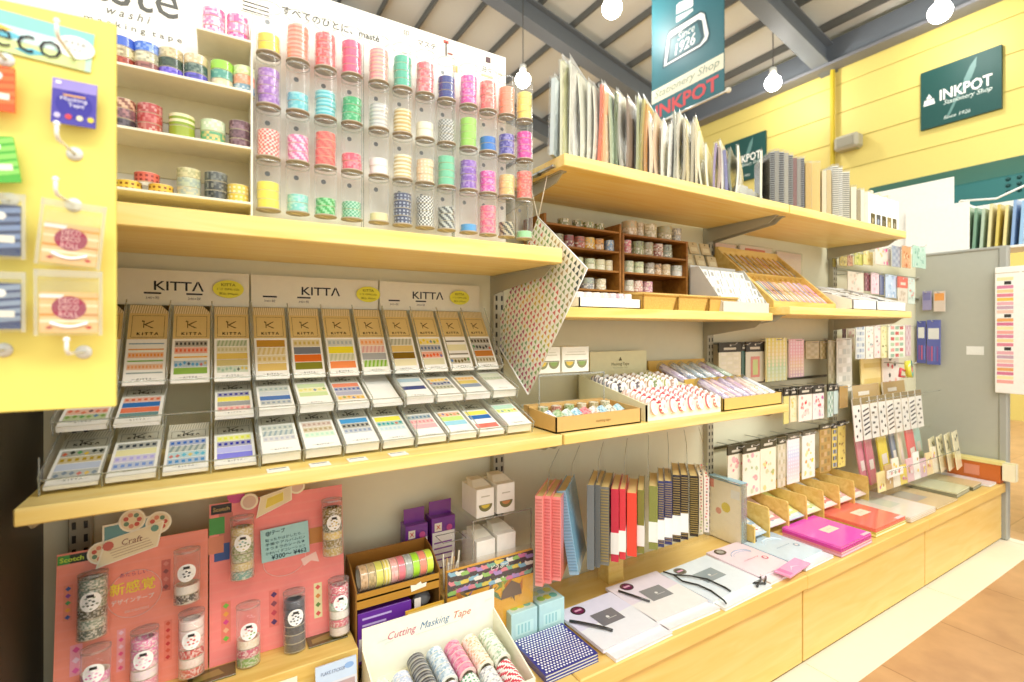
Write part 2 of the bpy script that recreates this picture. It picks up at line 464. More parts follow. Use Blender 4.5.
for x, lb in zip(UX, UL):
    b = MB('paint', 'aca68e'); b.box(x - .017, x + .017, YW - .022, YW, BT, .42, 'aca68e', 'paint', .002)
    z = BT + .02
    while z < .4:
        for s in (-.0085, .0085): b.quad((x + s - .003, YW - .0225, z), (x + s + .003, YW - .0225, z), (x + s + .003, YW - .0225, z + .014), (x + s - .003, YW - .0225, z + .014), '2c2a22')
        z += .025
    tag(b.build('slotted_upright', loc=(x, YW - .01, BT)), lb, 'upright', 'shelving uprights')

def shelf(label, x0, x1, yf, zb, zt, bx, strip=False, bev=.002):
    t = thing('shelf', label, 'shelf', ((x0 + x1) / 2, YW, zb))
    b = MB('wood'); b.box(x0, x1, yf, YW - .024, zb, zt, ch=bev); b.build('board', t)
    for x in bx:
        b = MB('paint', 'a9a590'); y1 = YW - .02
        b.prism([(x - .002, y1, zb - .001), (x - .002, y1, zb - .052), (x - .002, y1 - .05, zb - .044), (x - .002, yf + .06, zb - .022), (x - .002, yf + .03, zb - .001)], (.004, 0, 0))
        b.box(x - .009, x + .009, yf + .03, y1, zb - .003, zb - .0005)
        b.build('bracket', t)
    if strip:
        b = MB('clear'); b.box(x0, x1, yf - .0025, yf - .0006, zb - .014, zt + .002); b.build('price_strip', t)
    return t
S1 = shelf('wooden shelf carrying the masking tape tubes', -.235, .667, .89, .149, .183, (-.229, .662))
S2 = shelf('wooden shelf carrying the clear trays of flat packs', -.227, .667, .89, -.259, MS, (-.222, .662), True)
S3 = shelf('wooden shelf carrying the open tape boxes, right of the clear trays', .672, 1.56, .89, -.259, MS, (.69, 1.55), True)
S4 = shelf('high wooden shelf loaded with plastic sleeved paper sheets', .68, 1.578, .90, .374, .403, (.70, 1.565))
S5 = shelf('high wooden shelf loaded with notebooks and photo box at right', 1.584, 2.42, .90, .374, .403, (1.60, 2.41))
S6 = shelf('wooden shelf under the brown jar cabinets and baskets', .69, 1.572, .95, .030, .056, (.72, 1.565))
S7 = shelf('wooden shelf under the slanted washi display and white tray', 1.584, 2.47, .90, .050, .076, (1.6, 2.465))
b = MB('clear'); b.box(.669, .671, .885, 1.0, -.275, -.21); tag(b.build('shelf_divider', loc=(.67, .94, -.27)), 'small clear divider between the two middle shelves', 'divider')

def bench(label, x0, x1, zt, col_mat):
    t = thing('bench_cabinet', label, 'cabinet', ((x0 + x1) / 2, 1.03, FL))
    b = MB(col_mat); b.box(x0, x1, .875, YW - .001, FL + .02, zt - .046); b.build('body', t)
    b = MB(col_mat); b.box(x0 + .003, x1 - .003, .860, .873, FL + .012, zt - .054, ch=.0015); b.build('front_panel', t)
    b = MB(col_mat); b.box(x0, x1, .845, YW - .001, zt - .044, zt, ch=.003); b.build('top', t)
    b = MB('paint', '8f7a45'); b.box(x0, x1, .868, .9, FL, FL + .012); b.build('kick_strip', t)  # dark strip, its colour standing for the thin shadow along the bench foot
bench('low wooden bench cabinet under the cutting tape box', -.22, .68, BT, 'wood_bench')
bench('low wooden bench cabinet under the white notebooks', .682, 1.582, BT, 'wood_bench')
bench('low wooden bench cabinet under the pink and red folders', 1.584, 2.482, BT - .002, 'wood_bench')
bench('low wooden bench cabinet at the far right beside the grey partition', 2.484, 3.385, BT - .002, 'wood_bench')
# ================================================================ helpers for printed goods
def frame(o, ux, uy, n=None):
    ux = Vector(ux).normalized(); uy = Vector(uy).normalized(); n = Vector(n) if n else ux.cross(uy)
    m = Matrix((( ux.x, uy.x, n.x, o[0]), (ux.y, uy.y, n.y, o[1]), (ux.z, uy.z, n.z, o[2]), (0, 0, 0, 1)))
    return m
def rayp(u, v, o, n):
    a = (u - 512) / F; b = (330 - v) / F
    d = Vector((SN + a * CS, CS - a * SN, b)); n = Vector(n)
    return d * (Vector(o).dot(n) / d.dot(n))
def mixc(a, b, t):
    a, b = hx(a), hx(b); return tuple(a[i] * (1 - t) + b[i] * t for i in range(3)) + (1.0,)
def rect(mb, x0, x1, y0, y1, z, col, mat=None):
    mb.quad((x0, y0, z), (x1, y0, z), (x1, y1, z), (x0, y1, z), col, mat)
def stripe(mb, x0, x1, y0, y1, z, col, sty, rnd):
    """One printed tape strip: s solid, d dotted, h hatched, w wandering motif, l thin line."""
    if sty == 's': rect(mb, x0, x1, y0, y1, z, col); return
    h = y1 - y0; ym = (y0 + y1) / 2
    if sty == 'l': rect(mb, x0, x1, ym - h * .12, ym + h * .12, z, col); return
    rect(mb, x0, x1, y0, y1, z, mixc(col, 'f4eed8', .42)); z += .0002
    nx = max(5, int((x1 - x0) / h * 2.3)); dx = (x1 - x0) / nx
    for i in range(nx):
        x = x0 + (i + .5) * dx
        if sty == 'd':
            rect(mb, x - dx * .27, x + dx * .27, ym - h * .22, ym + h * .22, z, col)
        elif sty == 'h':
            mb.quad((x - dx * .5, y0, z), (x - dx * .05, y0, z), (x + dx * .45, y1, z), (x, y1, z), col)
        else:
            c = mixc(col, R.choice(('e8c040', 'd86a4a', '4a7ab0', '5a9a5a', '444444')), rnd.choice((0, 0, .8)))
            o = rnd.uniform(-.2, .2) * h
            mb.poly([(x - dx * .4, ym + o, z), (x, ym + o - h * .3, z), (x + dx * .45, ym + o, z), (x, ym + o + h * .32, z)], c)

# ================================================================ yellow board, left foreground
a = math.radians(5.5)
BO = Vector((-.0925, .68, 0)); bx = Vector((math.cos(a), -math.sin(a), 0)); bn = Vector((-math.sin(a), -math.cos(a), 0))
BMx = frame(BO, bx, ZV, bn)
def bl(u, v, off=0.0):
    q = rayp(u, v, BO + bn * off, bn) - BO
    return q.dot(bx), q.z
t = thing('display_board', 'yellow hanging display board with tape packs, near left edge', 'board', (-.19, .69, -.085))
b = MB('paint', 'f2e485'); b.M = BMx; b.box(-.3, 0, -.083, .332, -.006, 0, 'f0df74', 'paint', .001); b.build('panel', t)
b = MB('paint', '8a8674'); b.box(-.296, -.274, .712, .742, .1, .13); b.build('mounting_arm', t)
g = MB('card', 'fdfdf6'); g.M = BMx
x1, z1 = bl(93, 56); 
g.M = BMx @ Matrix.Translation((x1, z1, .001)) @ Matrix.Rotation(math.radians(-5), 4, 'Z')
g.box(-.2, 0, -.019, .022, 0, .001, 'bfe3cf')
rect(g, -.2, -.0, .008, .022, .0012, '8fd6c8'); rect(g, -.2, -.005, -.019, -.006, .0012, 'd9e8a0'); rect(g, -.2, -.03, -.005, .008, .0013, 'd3ecea')
for k in range(26):
    x = R.uniform(-.19, -.01); y = R.uniform(-.016, .017)
    c = R.choice(['f2c75a', '9bd05a', '6fc3d8', 'c58ab8', 'f0a0a0', 'cfe89a', '5aa8a0'])
    g.poly([(x - .012, y, .0014 + k * .00001), (x, y - .0035, .0014 + k * .00001), (x + .014, y + .001, .0014 + k * .00001), (x + .002, y + .004, .0014 + k * .00001)], c)
g.text('Deco', (-.0655, -.0015, .0022), XV, YV, w=.082, h=.026, col='2e2a26', offset=-.014)
g.build('header_card', t)
g = MB('card', 'fdfdf6'); g.M = BMx @ Matrix.Translation((x1 - .014, z1 + .004, .003)) @ Matrix.Rotation(math.radians(-5), 4, 'Z')
g.disc((0, 0, 0), .0165, (0, 0, 1), 20, 'f7f8f0', sx=.72, up=(1, 0, 0))
g.text('おすすめ', (0, .004, .0004), XV, YV, w=.018, col='555555'); g.text('マステ', (0, -.003, .0004), XV, YV, w=.012, col='555555')
g.build('round_note', t)
for (u, v) in ((75, 60), (75, 154), (74, 205), (84, 352), (6, 60), (4, 350), (10, 200)):
    x, zz = bl(u, v)
    h = MB('gloss', 'eceade'); h.M = BMx @ Matrix.Translation((x, zz, 0))
    h.lathe([(0, 0), (.0072, 0), (.0072, .0012), (.003, .002), (0, .002)], 16, (0, 0, 0), (0, 0, 1), col='d9dad2')
    h.tube([(0, 0, .002), (0, 0, .044), (0, .004, .048), (0, .014, .048)], .0018, 8, 'f2f2ec')
    h.ball((0, .014, .048), .0028, 'ffffff')
    h.build('peg_hook', t)

def hang_card(u, v, w, h, label, draw, off, tilt=0, cat='tape pack', name='tape_pack', bag=False):
    x, zz = bl(u, v, off)
    t = thing(name, label, cat, BO + bx * x + Vector((0, 0, zz)) + bn * off)
    M = BMx @ Matrix.Translation((x, zz, off)) @ Matrix.Rotation(tilt, 4, 'Z')
    g = MB('gloss'); g.M = M; draw(g, w, h); g.build('printed_card', t)
    if bag:
        f = MB('film'); f.M = M
        W2, n = w / 2 + .004, 7
        for sgn, zz in ((1, .0028), (-1, -.002)):
            for i in range(n):
                y0 = -h / 2 - .003 + (h + .014) * i / n; y1 = -h / 2 - .003 + (h + .014) * (i + 1) / n
                d0 = .0012 * math.sin(i * 2.1) * sgn; d1 = .0012 * math.sin((i + 1) * 2.1) * sgn
                f.quad((-W2, y0, zz + d0), (W2, y0, zz - d0), (W2, y1, zz - d1), (-W2, y1, zz + d1))
        for sx in (-W2, W2 - .003):
            rect(f, sx, sx + .003, -h / 2 - .003, h / 2 + .011, .0034, 'ffffff', 'frost')
        rect(f, -W2, W2, h / 2 + .004, h / 2 + .011, .0036, 'ffffff', 'frost')
        f.build('clear_bag', t)
    return t
def d_purple(g, w, h):
    g.box(-w / 2, w / 2, -h / 2, h / 2, 0, .002, '4a3fa8')
    rect(g, -w / 2, w / 2, h * .26, h / 2, .0022, '9c8fd8')
    g.disc((0, -.002, .0023), w * .42, (0, 0, 1), 20, '33289a', sx=.9, up=(1, 0, 0))
    rect(g, -w * .25, w * .25, h * .13, h * .17, .0026, 'e0a860')
    g.text('Masking', (0, h * .05, .0027), XV, YV, w=w * .6, h=.005, col='f4f0ff'); g.text('Tape', (.002, -h * .07, .0027), XV, YV, w=w * .36, h=.005, col='f4f0ff')
    for k, c in enumerate(('c8c0e8', 'd8404a', 'e8e0c0', 'e8d040')): g.disc((-.013 + k * .009, -h * .33, .0027), .0028, (0, 0, 1), 10, c)
    rect(g, -w * .42, -w * .3, h * .38, h * .44, .0026, 'ffffff')
hang_card(75, 104, .036, .0455, 'purple masking tape card hanging on the yellow board', d_purple, .012, math.radians(-2))
def d_deco(g, w, h):
    g.box(-w / 2, w / 2, -h / 2, h * .28, 0, .002, 'eec384')
    for y, c in ((.14, 'd8a04a'), (-.0, 'f6dfae'), (-.18, 'cf8f3e'), (-.3, 'f8e6c0')): rect(g, -w / 2, w / 2, h * y, h * (y + .05), .0021, c)
    rect(g, -w / 2, w / 2, h * .28, h / 2, .0021, 'b9a3a0', 'film')
    rect(g, -w / 2, -w * .1, h * .17, h * .24, .0023, 'f6f4ee')
    g.disc((0, -.001, .0024), w * .30, (0, 0, 1), 22, 'a02c46', sx=.86, up=(1, 0, 0))
    for k, tx in enumerate(('DECO', 'DECO', 'ROLL')): g.text(tx, (0, .006 - k * .0068, .0027), XV, YV, w=w * .34, h=.0052, col='f0c0b8')
    pts = [(-w * .32 + i * w * .064, -h * .31 - .004 * math.sin(math.pi * i / 10)) for i in range(11)]
    g.tube([(x, y, .0026) for x, y in pts], .0016, 6, 'ffffff')
    for sx in (-.34, .34): g.poly([(w * sx - .003, -h * .4, .0025), (w * sx, -h * .43, .0025), (w * sx + .003, -h * .4, .0025), (w * sx, -h * .37, .0025)], 'c04038')
hang_card(72, 239, .044, .052, 'upper bagged peach tape roll card with maroon circle', d_deco, .022, math.radians(-5), bag=True)
hang_card(70, 307, .046, .052, 'lower bagged peach tape roll card with maroon circle', d_deco, .022, 0, bag=True)
def d_plain(c, c2):
    def f(g, w, h):
        g.box(-w / 2, w / 2, -h / 2, h / 2, 0, .002, c)
        for k in range(5):
            y = -h * .4 + k * h * .17
            g.quad((-w / 2, y, .0022), (w / 2, y + .004, .0022), (w / 2, y + .009, .0022), (-w / 2, y + .004, .0022), c2)
        g.disc((w * .1, h * .28, .0024), .004, (0, 0, 1), 12, 'f6f6f0')
        rect(g, -w * .1, w * .38, -h * .24, -h * .1, .0024, 'f0ead8')
    return f
hang_card(-6, 88, .032, .044, 'orange card cut by the left edge, top of the yellow board', d_plain('e8581e', 'f0783a'), .012)
hang_card(-6, 160, .036, .045, 'green leafy card cut by the left edge, yellow board', d_plain('52b43a', '8fd860'), .012, math.radians(8))
hang_card(-3, 230, .036, .05, 'upper dark blue bagged pack at the left edge', d_plain('2f3d62', '7a90b8'), .02, 0, bag=True)
hang_card(-3, 306, .036, .045, 'lower dark blue bagged pack at the left edge', d_plain('34406a', '8a9ab0'), .02, 0, bag=True)

# ================================================================ tape rolls
def roll_pat(kind, c1, c2, seed):
    rnd = random.Random(seed)
    A, B = hx(c1), hx(c2)
    tab = {}
    def f(i, j):
        if kind == 's': return A
        if kind == 'd': return B if (i + j) % 2 == 0 and i % 2 == 0 else A
        if kind == 'k': return B if (i // 1 + j) % 2 == 0 else A
        if kind == 't': return B if j % 2 else A
        if kind == 'h': return B if (i + j) % 4 < 2 else A
        k = (i, j)
        if k not in tab: tab[k] = rnd.choice((A, A, A, mixc(c1, c2, .35), mixc(c1, c2, .6), mixc(c1, c2, .8)))
        return tab[k]
    return f
_rolls = {}
def roll_mesh(kind, c1, c2, r=.0175, h=.0152, ri=.0128, n=28, core='e9e2cc', bands=4):
    """Roll lying flat: printed wrap, pale sides, paper core."""
    b = MB('gloss')
    e = h * .05; prof = [(r, e + (h - 2 * e) * j / bands) for j in range(bands + 1)]
    b.lathe(prof, n, pat=roll_pat(kind, c1, c2, sum(map(ord, kind + c1 + c2))))
    side = mixc(c1, 'efe6cc', .55)
    b.lathe([(ri, 0), (r - e, 0), (r, e)], n, col=side, smooth=False); b.lathe([(r, h - e), (r - e, h), (ri, h)], n, col=side, smooth=False)
    b.lathe([(ri, h), (ri, 0)], n, col=core, mat='card')
    return b
def place_roll(key, loc, label, name='tape_roll', rot=None, group=None, cat='tape', **kw):
    """One roll as its own object, mesh shared by look."""
    k = (key, tuple(sorted(kw.items())))
    if k not in _rolls:
        o = roll_mesh(*key, **kw).build(name); _rolls[k] = o
    else:
        o = _rolls[k].copy(); COL.objects.link(o)
    m = Matrix.Translation(Vector(loc)) @ (rot.to_4x4() if rot is not None else Matrix.Rotation(R.uniform(0, 6.28), 4, 'Z'))
    a = Matrix.Translation((0, 0, H)) @ m
    o.location = a.translation; o.rotation_euler = a.to_euler(); W[o] = m
    tag(o, label, cat, group)
    return o

# ================================================================ tape wall: printed board, small shelves, tube racks
PY = 1.03
t = thing('tape_display', 'cream printed display board standing behind the tape tubes', 'display', (.18, PY, .183))
b = MB('card', 'f3efe0'); b.box(-.26, .602, PY, PY + .008, .184, .658, 'f3efe2', 'card', .001)
ux = XV; uy = ZV; y = PY - .0002
def onb(u, v): return ray(u, v, Y=PY)
def bt_(s, u, v, w=None, h=None, col='5a574e', **k): b.text(s, onb(u, v), XV, ZV, h=h, w=w, col=col, eps=.0006, **k)
b.text('masté', onb(110, -15) , XV, ZV, w=.186, h=.058, col='55534b', eps=.0006)
b.text('w a s h i', onb(129, 15), XV, ZV, w=.058, h=.013, col='6a675c', eps=.0006, shear=.3)
b.text('m a s k i n g  t a p e', onb(135, 30), XV, ZV, w=.13, h=.012, col='6a675c', eps=.0006)
b.text('すべてのひとに、masté', onb(333, 25), XV, ZV, w=.186, col='3a382f', eps=.0006, offset=.012)
for (u, v, s) in ((406, 33, '印'), (427, 45, 'マステ'), (487, 70, '日々')): bt_(s, u, v, h=.012)
rect_ = lambda u, v, w, h, c: b.box(onb(u, v).x - w / 2, onb(u, v).x + w / 2, y - .0012, y - .0004, onb(u, v).z - h / 2, onb(u, v).z + h / 2, c)
rect_(407, 49, .022, .020, 'fbf7ec'); bt_('IST', 407, 49, w=.016, col='d88a5a')
rect_(256, 8, .05, .024, 'f7f3e6')
for k in range(3): rect_(256, 5 + k * 4, .044, .0022, 'd88a7a'); 
rect_(455, 69, .012, .014, 'f0a860'); rect_(446, 49, .003, .03, '5a4a3a'); rect_(450, 54, .012, .003, 'a8584a'); rect_(446, 42, .012, .006, 'd85a4a')
rect_(488, 60, .012, .012, '5a3a3a'); rect_(487, 76, .03, .004, 'e8e0a0'); rect_(500, 74, .012, .004, 'f0c8b0')
b.build('printed_board', t)
b = MB('card', 'efe6c4')
for z, x0 in ((.404, -.25), (.309, -.25), (.216, -.25), (.489, -.026)):
    b = MB('card', 'f0e8cc'); b.box(x0, .052, .942, PY, z - .0045, z, 'f1e9cf', 'card', .0008)
    b.box(x0, .052, PY - .004, PY, z - .05 if x0 < -.1 else z - .05, z - .0045, 'e9dfb8')
    b.build('mini_shelf', t)
b = MB('card', 'f2ecd6'); b.box(.052, .055, .95, PY, .184, .52); b.build('side_panel', t)

TS = [(-.121, 'top'), ]
rows = [
 (.404, 'top', [(122, [('s', '4a6ac8', '7f9be0'), ('x', 'd8c9a0', '7a6a4a'), ('x', '8a3a2a', 'b8503a')]),
        (147, [('x', '4f78d0', 'a8c0f0'), ('x', 'e0d8b8', '8a8a70'), ('x', 'a06a60', '6a4440')]),
        (171, [('x', 'd8c8a0', 'a89870'), ('x', '4a5a48', '2f3a34'), ('x', '5a48b8', '8a78d8')]),
        (196, [('x', 'd8c098', 'f0e4c8'), ('x', '4a6058', '88988a'), ('x', '6a60c0', '40408a')]),
        (222, [('s', '9ad04a', 'b8e068'), ('x', '5a9a8a', '88c0a8'), ('x', 'd8c8a0', 'f0d8c0')]),
        (244, [('x', 'c8d898', 'e8e8c0'), ('x', 'e89a78', 'f0c0a8'), ('x', '7a98a8', 'c8d0d0')])]),
 (.309, 'middle', [(123, [('h', 'd8b090', '8a5a48'), ('x', 'a87878', '5a4048'), ('x', '3a3238', '6a6068')]),
        (150, [('x', 'b04a48', 'e0a098'), ('x', 'b84a48', 'd88880'), ('x', 'b05048', 'e0b0a0')]),
        (182, [('t', '8aa030', 'e8e0b0'), ('s', '9aa838', 'c0c870')]),
        (213, [('x', 'c8d8b0', 'f0f0dc'), ('x', '6aa878', 'f0c878')]),
        (240, [('x', '6a4a50', 'a08088'), ('x', '7a5a60', '503840'), ('x', '6a4a50', '98787c')])]),
 (.216, 'bottom', [(129, [('d', 'e8c048', '8a5a20')]), (161, [('d', 'e8b848', '8a5a20')]),
        (189, [('x', 'd8d0a0', 'a8a878'), ('x', 'c0c8a8', '98a8a0'), ('x', 'd0c8a0', 'a0b0a8')]),
        (216, [('x', '585c58', '888c84'), ('x', '4a4c4a', '8a8a80'), ('x', '3f4240', '707068')]),
        (238, [('d', 'e8c860', 'f4e8b0'), ('d', 'e0c050', 'f0e0a0')])]),
 (.489, 'small raised', [(214, [('x', 'e07aa8', 'f8d8e4'), ('x', 'e88ab0', 'f4f0f0'), ('x', 'd85a94', 'f8e0ea')]),
        (238, [('x', 'e06aa0', 'f8e0ea'), ('x', 'f090b8', 'f8f0f4'), ('x', 'e05a98', 'f4d0e0')])])]
LOOK = {'s': 'plain', 'd': 'dotted', 'k': 'checked', 't': 'banded', 'h': 'striped', 'x': 'patterned'}
def cname(h):
    r, g, b_ = (int(h[i:i + 2], 16) / 255 for i in (0, 2, 4))
    import colorsys
    hh, s, v = colorsys.rgb_to_hsv(r, g, b_); d = hh * 360
    if v < .36: return 'black'
    if s < .12: return 'white' if v > .85 else 'grey'
    if s < .34 and 20 < d < 75: return 'cream' if v > .8 else 'taupe'
    base = ('red' if d < 14 or d > 350 else 'orange' if d < 38 else 'yellow' if d < 64 else 'green' if d < 160 else 'teal' if d < 190 else 'blue' if d < 245 else 'purple' if d < 295 else 'pink')
    if base == 'red' and s < .6 and v > .75: base = 'coral'
    if base in ('orange', 'yellow') and v < .75: base = 'ochre'
    return ('pale ' if s < .35 and v > .75 and base != 'coral' else 'dark ' if v < .55 else '') + base
POS = {1: [''], 2: ['upper', 'lower'], 3: ['topmost', 'middle', 'lowest'], 4: ['topmost', 'second', 'third', 'lowest'], 5: ['topmost', 'second', 'third', 'fourth', 'lowest']}
for z, rn, stacks in rows:
    for k, (u, ls) in enumerate(stacks):
        q = ray(u, 100, Y=.972)
        n = len(ls)
        for j, key in enumerate(ls):
            up = n - 1 - j
            pos = ('%s roll of the %s stack' % (POS[n][j], ORD[k])) if n > 1 else 'single roll, %s from left' % ORD[k]
            lab = '%s %s tape, %s, %s board shelf' % (cname(key[1]), LOOK[key[0]], pos, rn)
            hh_, rr_ = (.0198, .0182) if (n == 2 and rn == 'middle') else (.0155, .0168)
            place_roll(key, (q.x, .972, z + .0003 + up * (hh_ + .0003)), lab, group='tape rolls on the small board shelves', r=rr_, h=hh_)
q = ray(147, 190, Y=.972); place_roll(('d', 'd86a58', '8a3a30'), (q.x, .972, .216 + .0163), 'red dotted tape resting on two yellow rolls, bottom board shelf', group='tape rolls on the small board shelves', r=.0168, h=.0155)
TCOL = [[('s', 'f0d850', 'f8e890', 3), ('t', 'f08068', 'f4a890', 5), ('x', 'e85a58', 'f4a0a0', 5), ('s', 'e85a80', 'f090a8', 5), ('t', 'e8b8a0', 'e8989a', 5), ('s', '58b898', '90d8c0', 5), ('x', 'e86a70', 'f4b0b0', 5), ('s', '3a4488', '6a70b0', 4), ('x', 'f05aa8', 'f8a8d0', 5), ('x', 'f07870', 'f8b8a8', 5), ('s', 'f09878', 'f8c0a0', 5), ('s', 'f0e078', 'f8f0b0', 5)],
 [('x', '9a6ab8', 'd0b0dc', 5), ('x', '68c0c8', 'a8e0e0', 3), ('t', '58b8c0', '98d8d8', 4), ('x', '3aa868', '88d0a0', 4), ('t', 'd8d8d0', 'b8b8b4', 4), ('t', 'c8a860', 'e8dcb0', 4), ('s', 'ece8d0', 'd8d0b8', 3), ('k', '6a6e68', 'd0d0c8', 4), ('s', 'a0d860', 'c0e890', 5), ('s', '3a7ac8', '78a8e0', 3), ('x', '50489a', 'a098d0', 4), ('x', 'e84aa0', 'f890c8', 5)],
 [('k', 'e86a68', 'f8d8cc', 4), ('h', 'e078a8', 'f8c8dc', 4), ('h', 'f08070', 'e86058', 5), ('x', 'e85a70', 'f4a0a8', 3), ('s', 'f0f0ea', 'e0e0dc', 2), ('t', 'd0b880', 'f0e8c8', 4), ('d', 'e8c8a0', 'f4e4cc', 4), ('s', '78c8a0', 'a0e0c0', 5), ('x', '8a60b8', 'c0a0dc', 5), ('x', 'e85aa8', 'f8b0d8', 4), ('x', 'e0c078', 'f0dca0', 4), ('x', 'f07068', 'f8a898', 5)],
 [('s', 'f0e058', 'f8f0a0', 4), ('x', '88d0c8', 'c0ecdc', 3), ('h', '48a858', '98d8a0', 3), ('k', '5aa880', 'b0d8c0', 3), ('s', 'e8dcA8', 'f4ecd0', 1), ('d', '4a5068', 'a8b0c0', 5), ('k', '505450', 'e8e8e0', 5), ('h', '585c58', 'c0c4bc', 4), ('s', '58a0d8', '90c8f0', 1), ('x', 'f06a88', 'f8a8b0', 5), ('h', '4a4a40', 'c0b898', 3), ('s', 'a0d8a0', 'c8ecc0', 1)]]
TZ = [.4955, .403, .3105, .218]
RN = ['top', 'second', 'third', 'bottom']
KN = ['left', 'middle', 'right']
tx = [.082 + .04865 * c + (.004 if c > 3 else 0) + (.004 if c > 7 else 0) for c in range(12)]
for p_ in range(3):
    xs = tx[p_ * 4:p_ * 4 + 4]
    t = thing('tube_rack', '%s of three clear racks of tape tubes on the board' % ['left', 'middle', 'right'][p_], 'rack', ((xs[0] + xs[3]) / 2, 1.01, .184), group='tape tube racks')
    b = MB('clear'); b.box(xs[0] - .025, xs[3] + .025, 1.006, 1.009, .1845, .575)
    for ex in (xs[0] - .025, xs[3] + .024): b.box(ex, ex + .001, 1.0045, 1.010, .1845, .575, 'ffffff', 'edge')
    b.build('back_plate', t)
    for r_ in range(4):
        for c in range(4):
            x = xs[c]; z = TZ[r_]
            tb = MB('tube'); tb.lathe([(.0198, -.004), (.0198, .082)], 20, (x, .984, z)); tb.lathe([(.0205, .080), (.0205, .083), (.0193, .083)], 20, (x, .984, z), mat='edge')
            tb.lathe([(0, -.0045), (.0203, -.0045), (.0203, -.002), (0, -.002)], 20, (x, .984, z), mat='card', col='b4a692'); tb.quad((x - .014, .976, z - .0048), (x - .011, .972, z - .0048), (x + .014, .992, z - .0048), (x + .011, .996, z - .0048), 'd8cdb8', 'card')
            tb.build('tube', t)
            s_ = MB('metal', '77787a'); s_.disc((x, 1.0052, z + .068), .0045, (0, -1, 0), 12, '6a6a68'); s_.build('screw', t)
for r_ in range(4):
    for c in range(12):
        kd, c1, c2, n = TCOL[r_][c]
        n = n - 1 if n >= 3 else n
        col = cname(c1)
        for j in range(n):
            pos = POS[n][j]
            pp = (pos + ' of %d, ' % n) if n > 1 else 'only roll, '
            lab = '%s %s tape, %s%s tube of the %s row' % (col, LOOK[kd], pp, ORD[c], RN[r_])
            place_roll((kd, c1, c2), (tx[c] + R.uniform(-.0008, .0008), .984, TZ[r_] - .0018 + (n - 1 - j) * .0155), lab, group='tape rolls in the clear tubes', r=.0178, h=.0153)

# ================================================================ clear trays of flat packs
TX = [-.214, .0645, .343, .6215]
TIER = [('front', .945, -.229, 20, .15), ('middle', 1.012, -.158, 20, .15), ('back', 1.093, -.099, 55, .178)]
DES = {
 'back': ['e8d9a0s 333333d 88a098s 444444d', '8aa7b8l e8a24dl f0923ad 7ab648l e9a06ad 9aa8a0l', '444444d e86a4ad f0b848l 5a9fc8w 88b04as', '9fb08ah c8c090d e0c060s c9b878s 9ab59aw',
          'b8862as d8c080h d9bc70d d9b86as', 'c9b060d 6b7480s e06a20s 7a7a20s', 'a8b4b0d f2e030s c8c8a0h f08a50s', 'f0a060d e0a8a0h a8aaa8s 7fb030h',
          'a8a890h e0c070s 7a5a10s e8dcb0s', 'e8c830w 5a6a8ad e86030w d8d0a8s', '77705al e8e0b0s 88806al 6a5a30w', '4a4030d 444444w c07830s 8a7a50d'],
 'middle': ['c8ccc8l d8d0b0l d87a5aw 7aa04aw', 'd86a4ad 2f6fb0s e0704as 5f8a8as', '', '2b2f8ad f0e060s 9a9a98s e58a8ad', '9aa8a0d c8ccc8s 3a6aa8s 8a98a0d', 'c8d8a8s e0d87aw c8d898s', 'e88a6as 445a9ad a8a8b8s d8a030w', '',
          'a8c0c8s dfe4e0s 2f3f78s', 'e8b840w 3a4a78w 8a8a70d', 'e8a848d d8c060s 8a98a8s', 'd8dcc0s a8b898d'],
 'front': ['333a30w a88a20d c0c8d8s 7a8a98w', '2a3a48d e8e0a8s b0a8e0d 6a8ac8d', '3a6ab8d 8a9a98h 5ab0c8w 4a8ac0d', 'e8e850d 2a2f9ad b8b8e8s 7a78d8s', 'a0a8a0d 9aa8a8h b8b8c0d', 'b89888d b09a70d b8dcc0d', '4a98c8s 444444d 8a98b0d', 'f0e050s 2a9a9aw b8d0d8d',
          '5a7a90d e88a90d e8b0b0s', 'f0905aw c8e080s 9ad0e0s', 'f0e060s 2a6ab0s f4f4f4s e86a5as', 'b8d8c0s d0e060w f0f4f0s']}
NST = {'back': [1] * 12, 'middle': [3, 2, 0, 2, 4, 5, 4, 2, 5, 4, 4, 6], 'front': [2, 3, 2, 2, 6, 6, 6, 5, 4, 4, 3, 6]}
PT = .0031
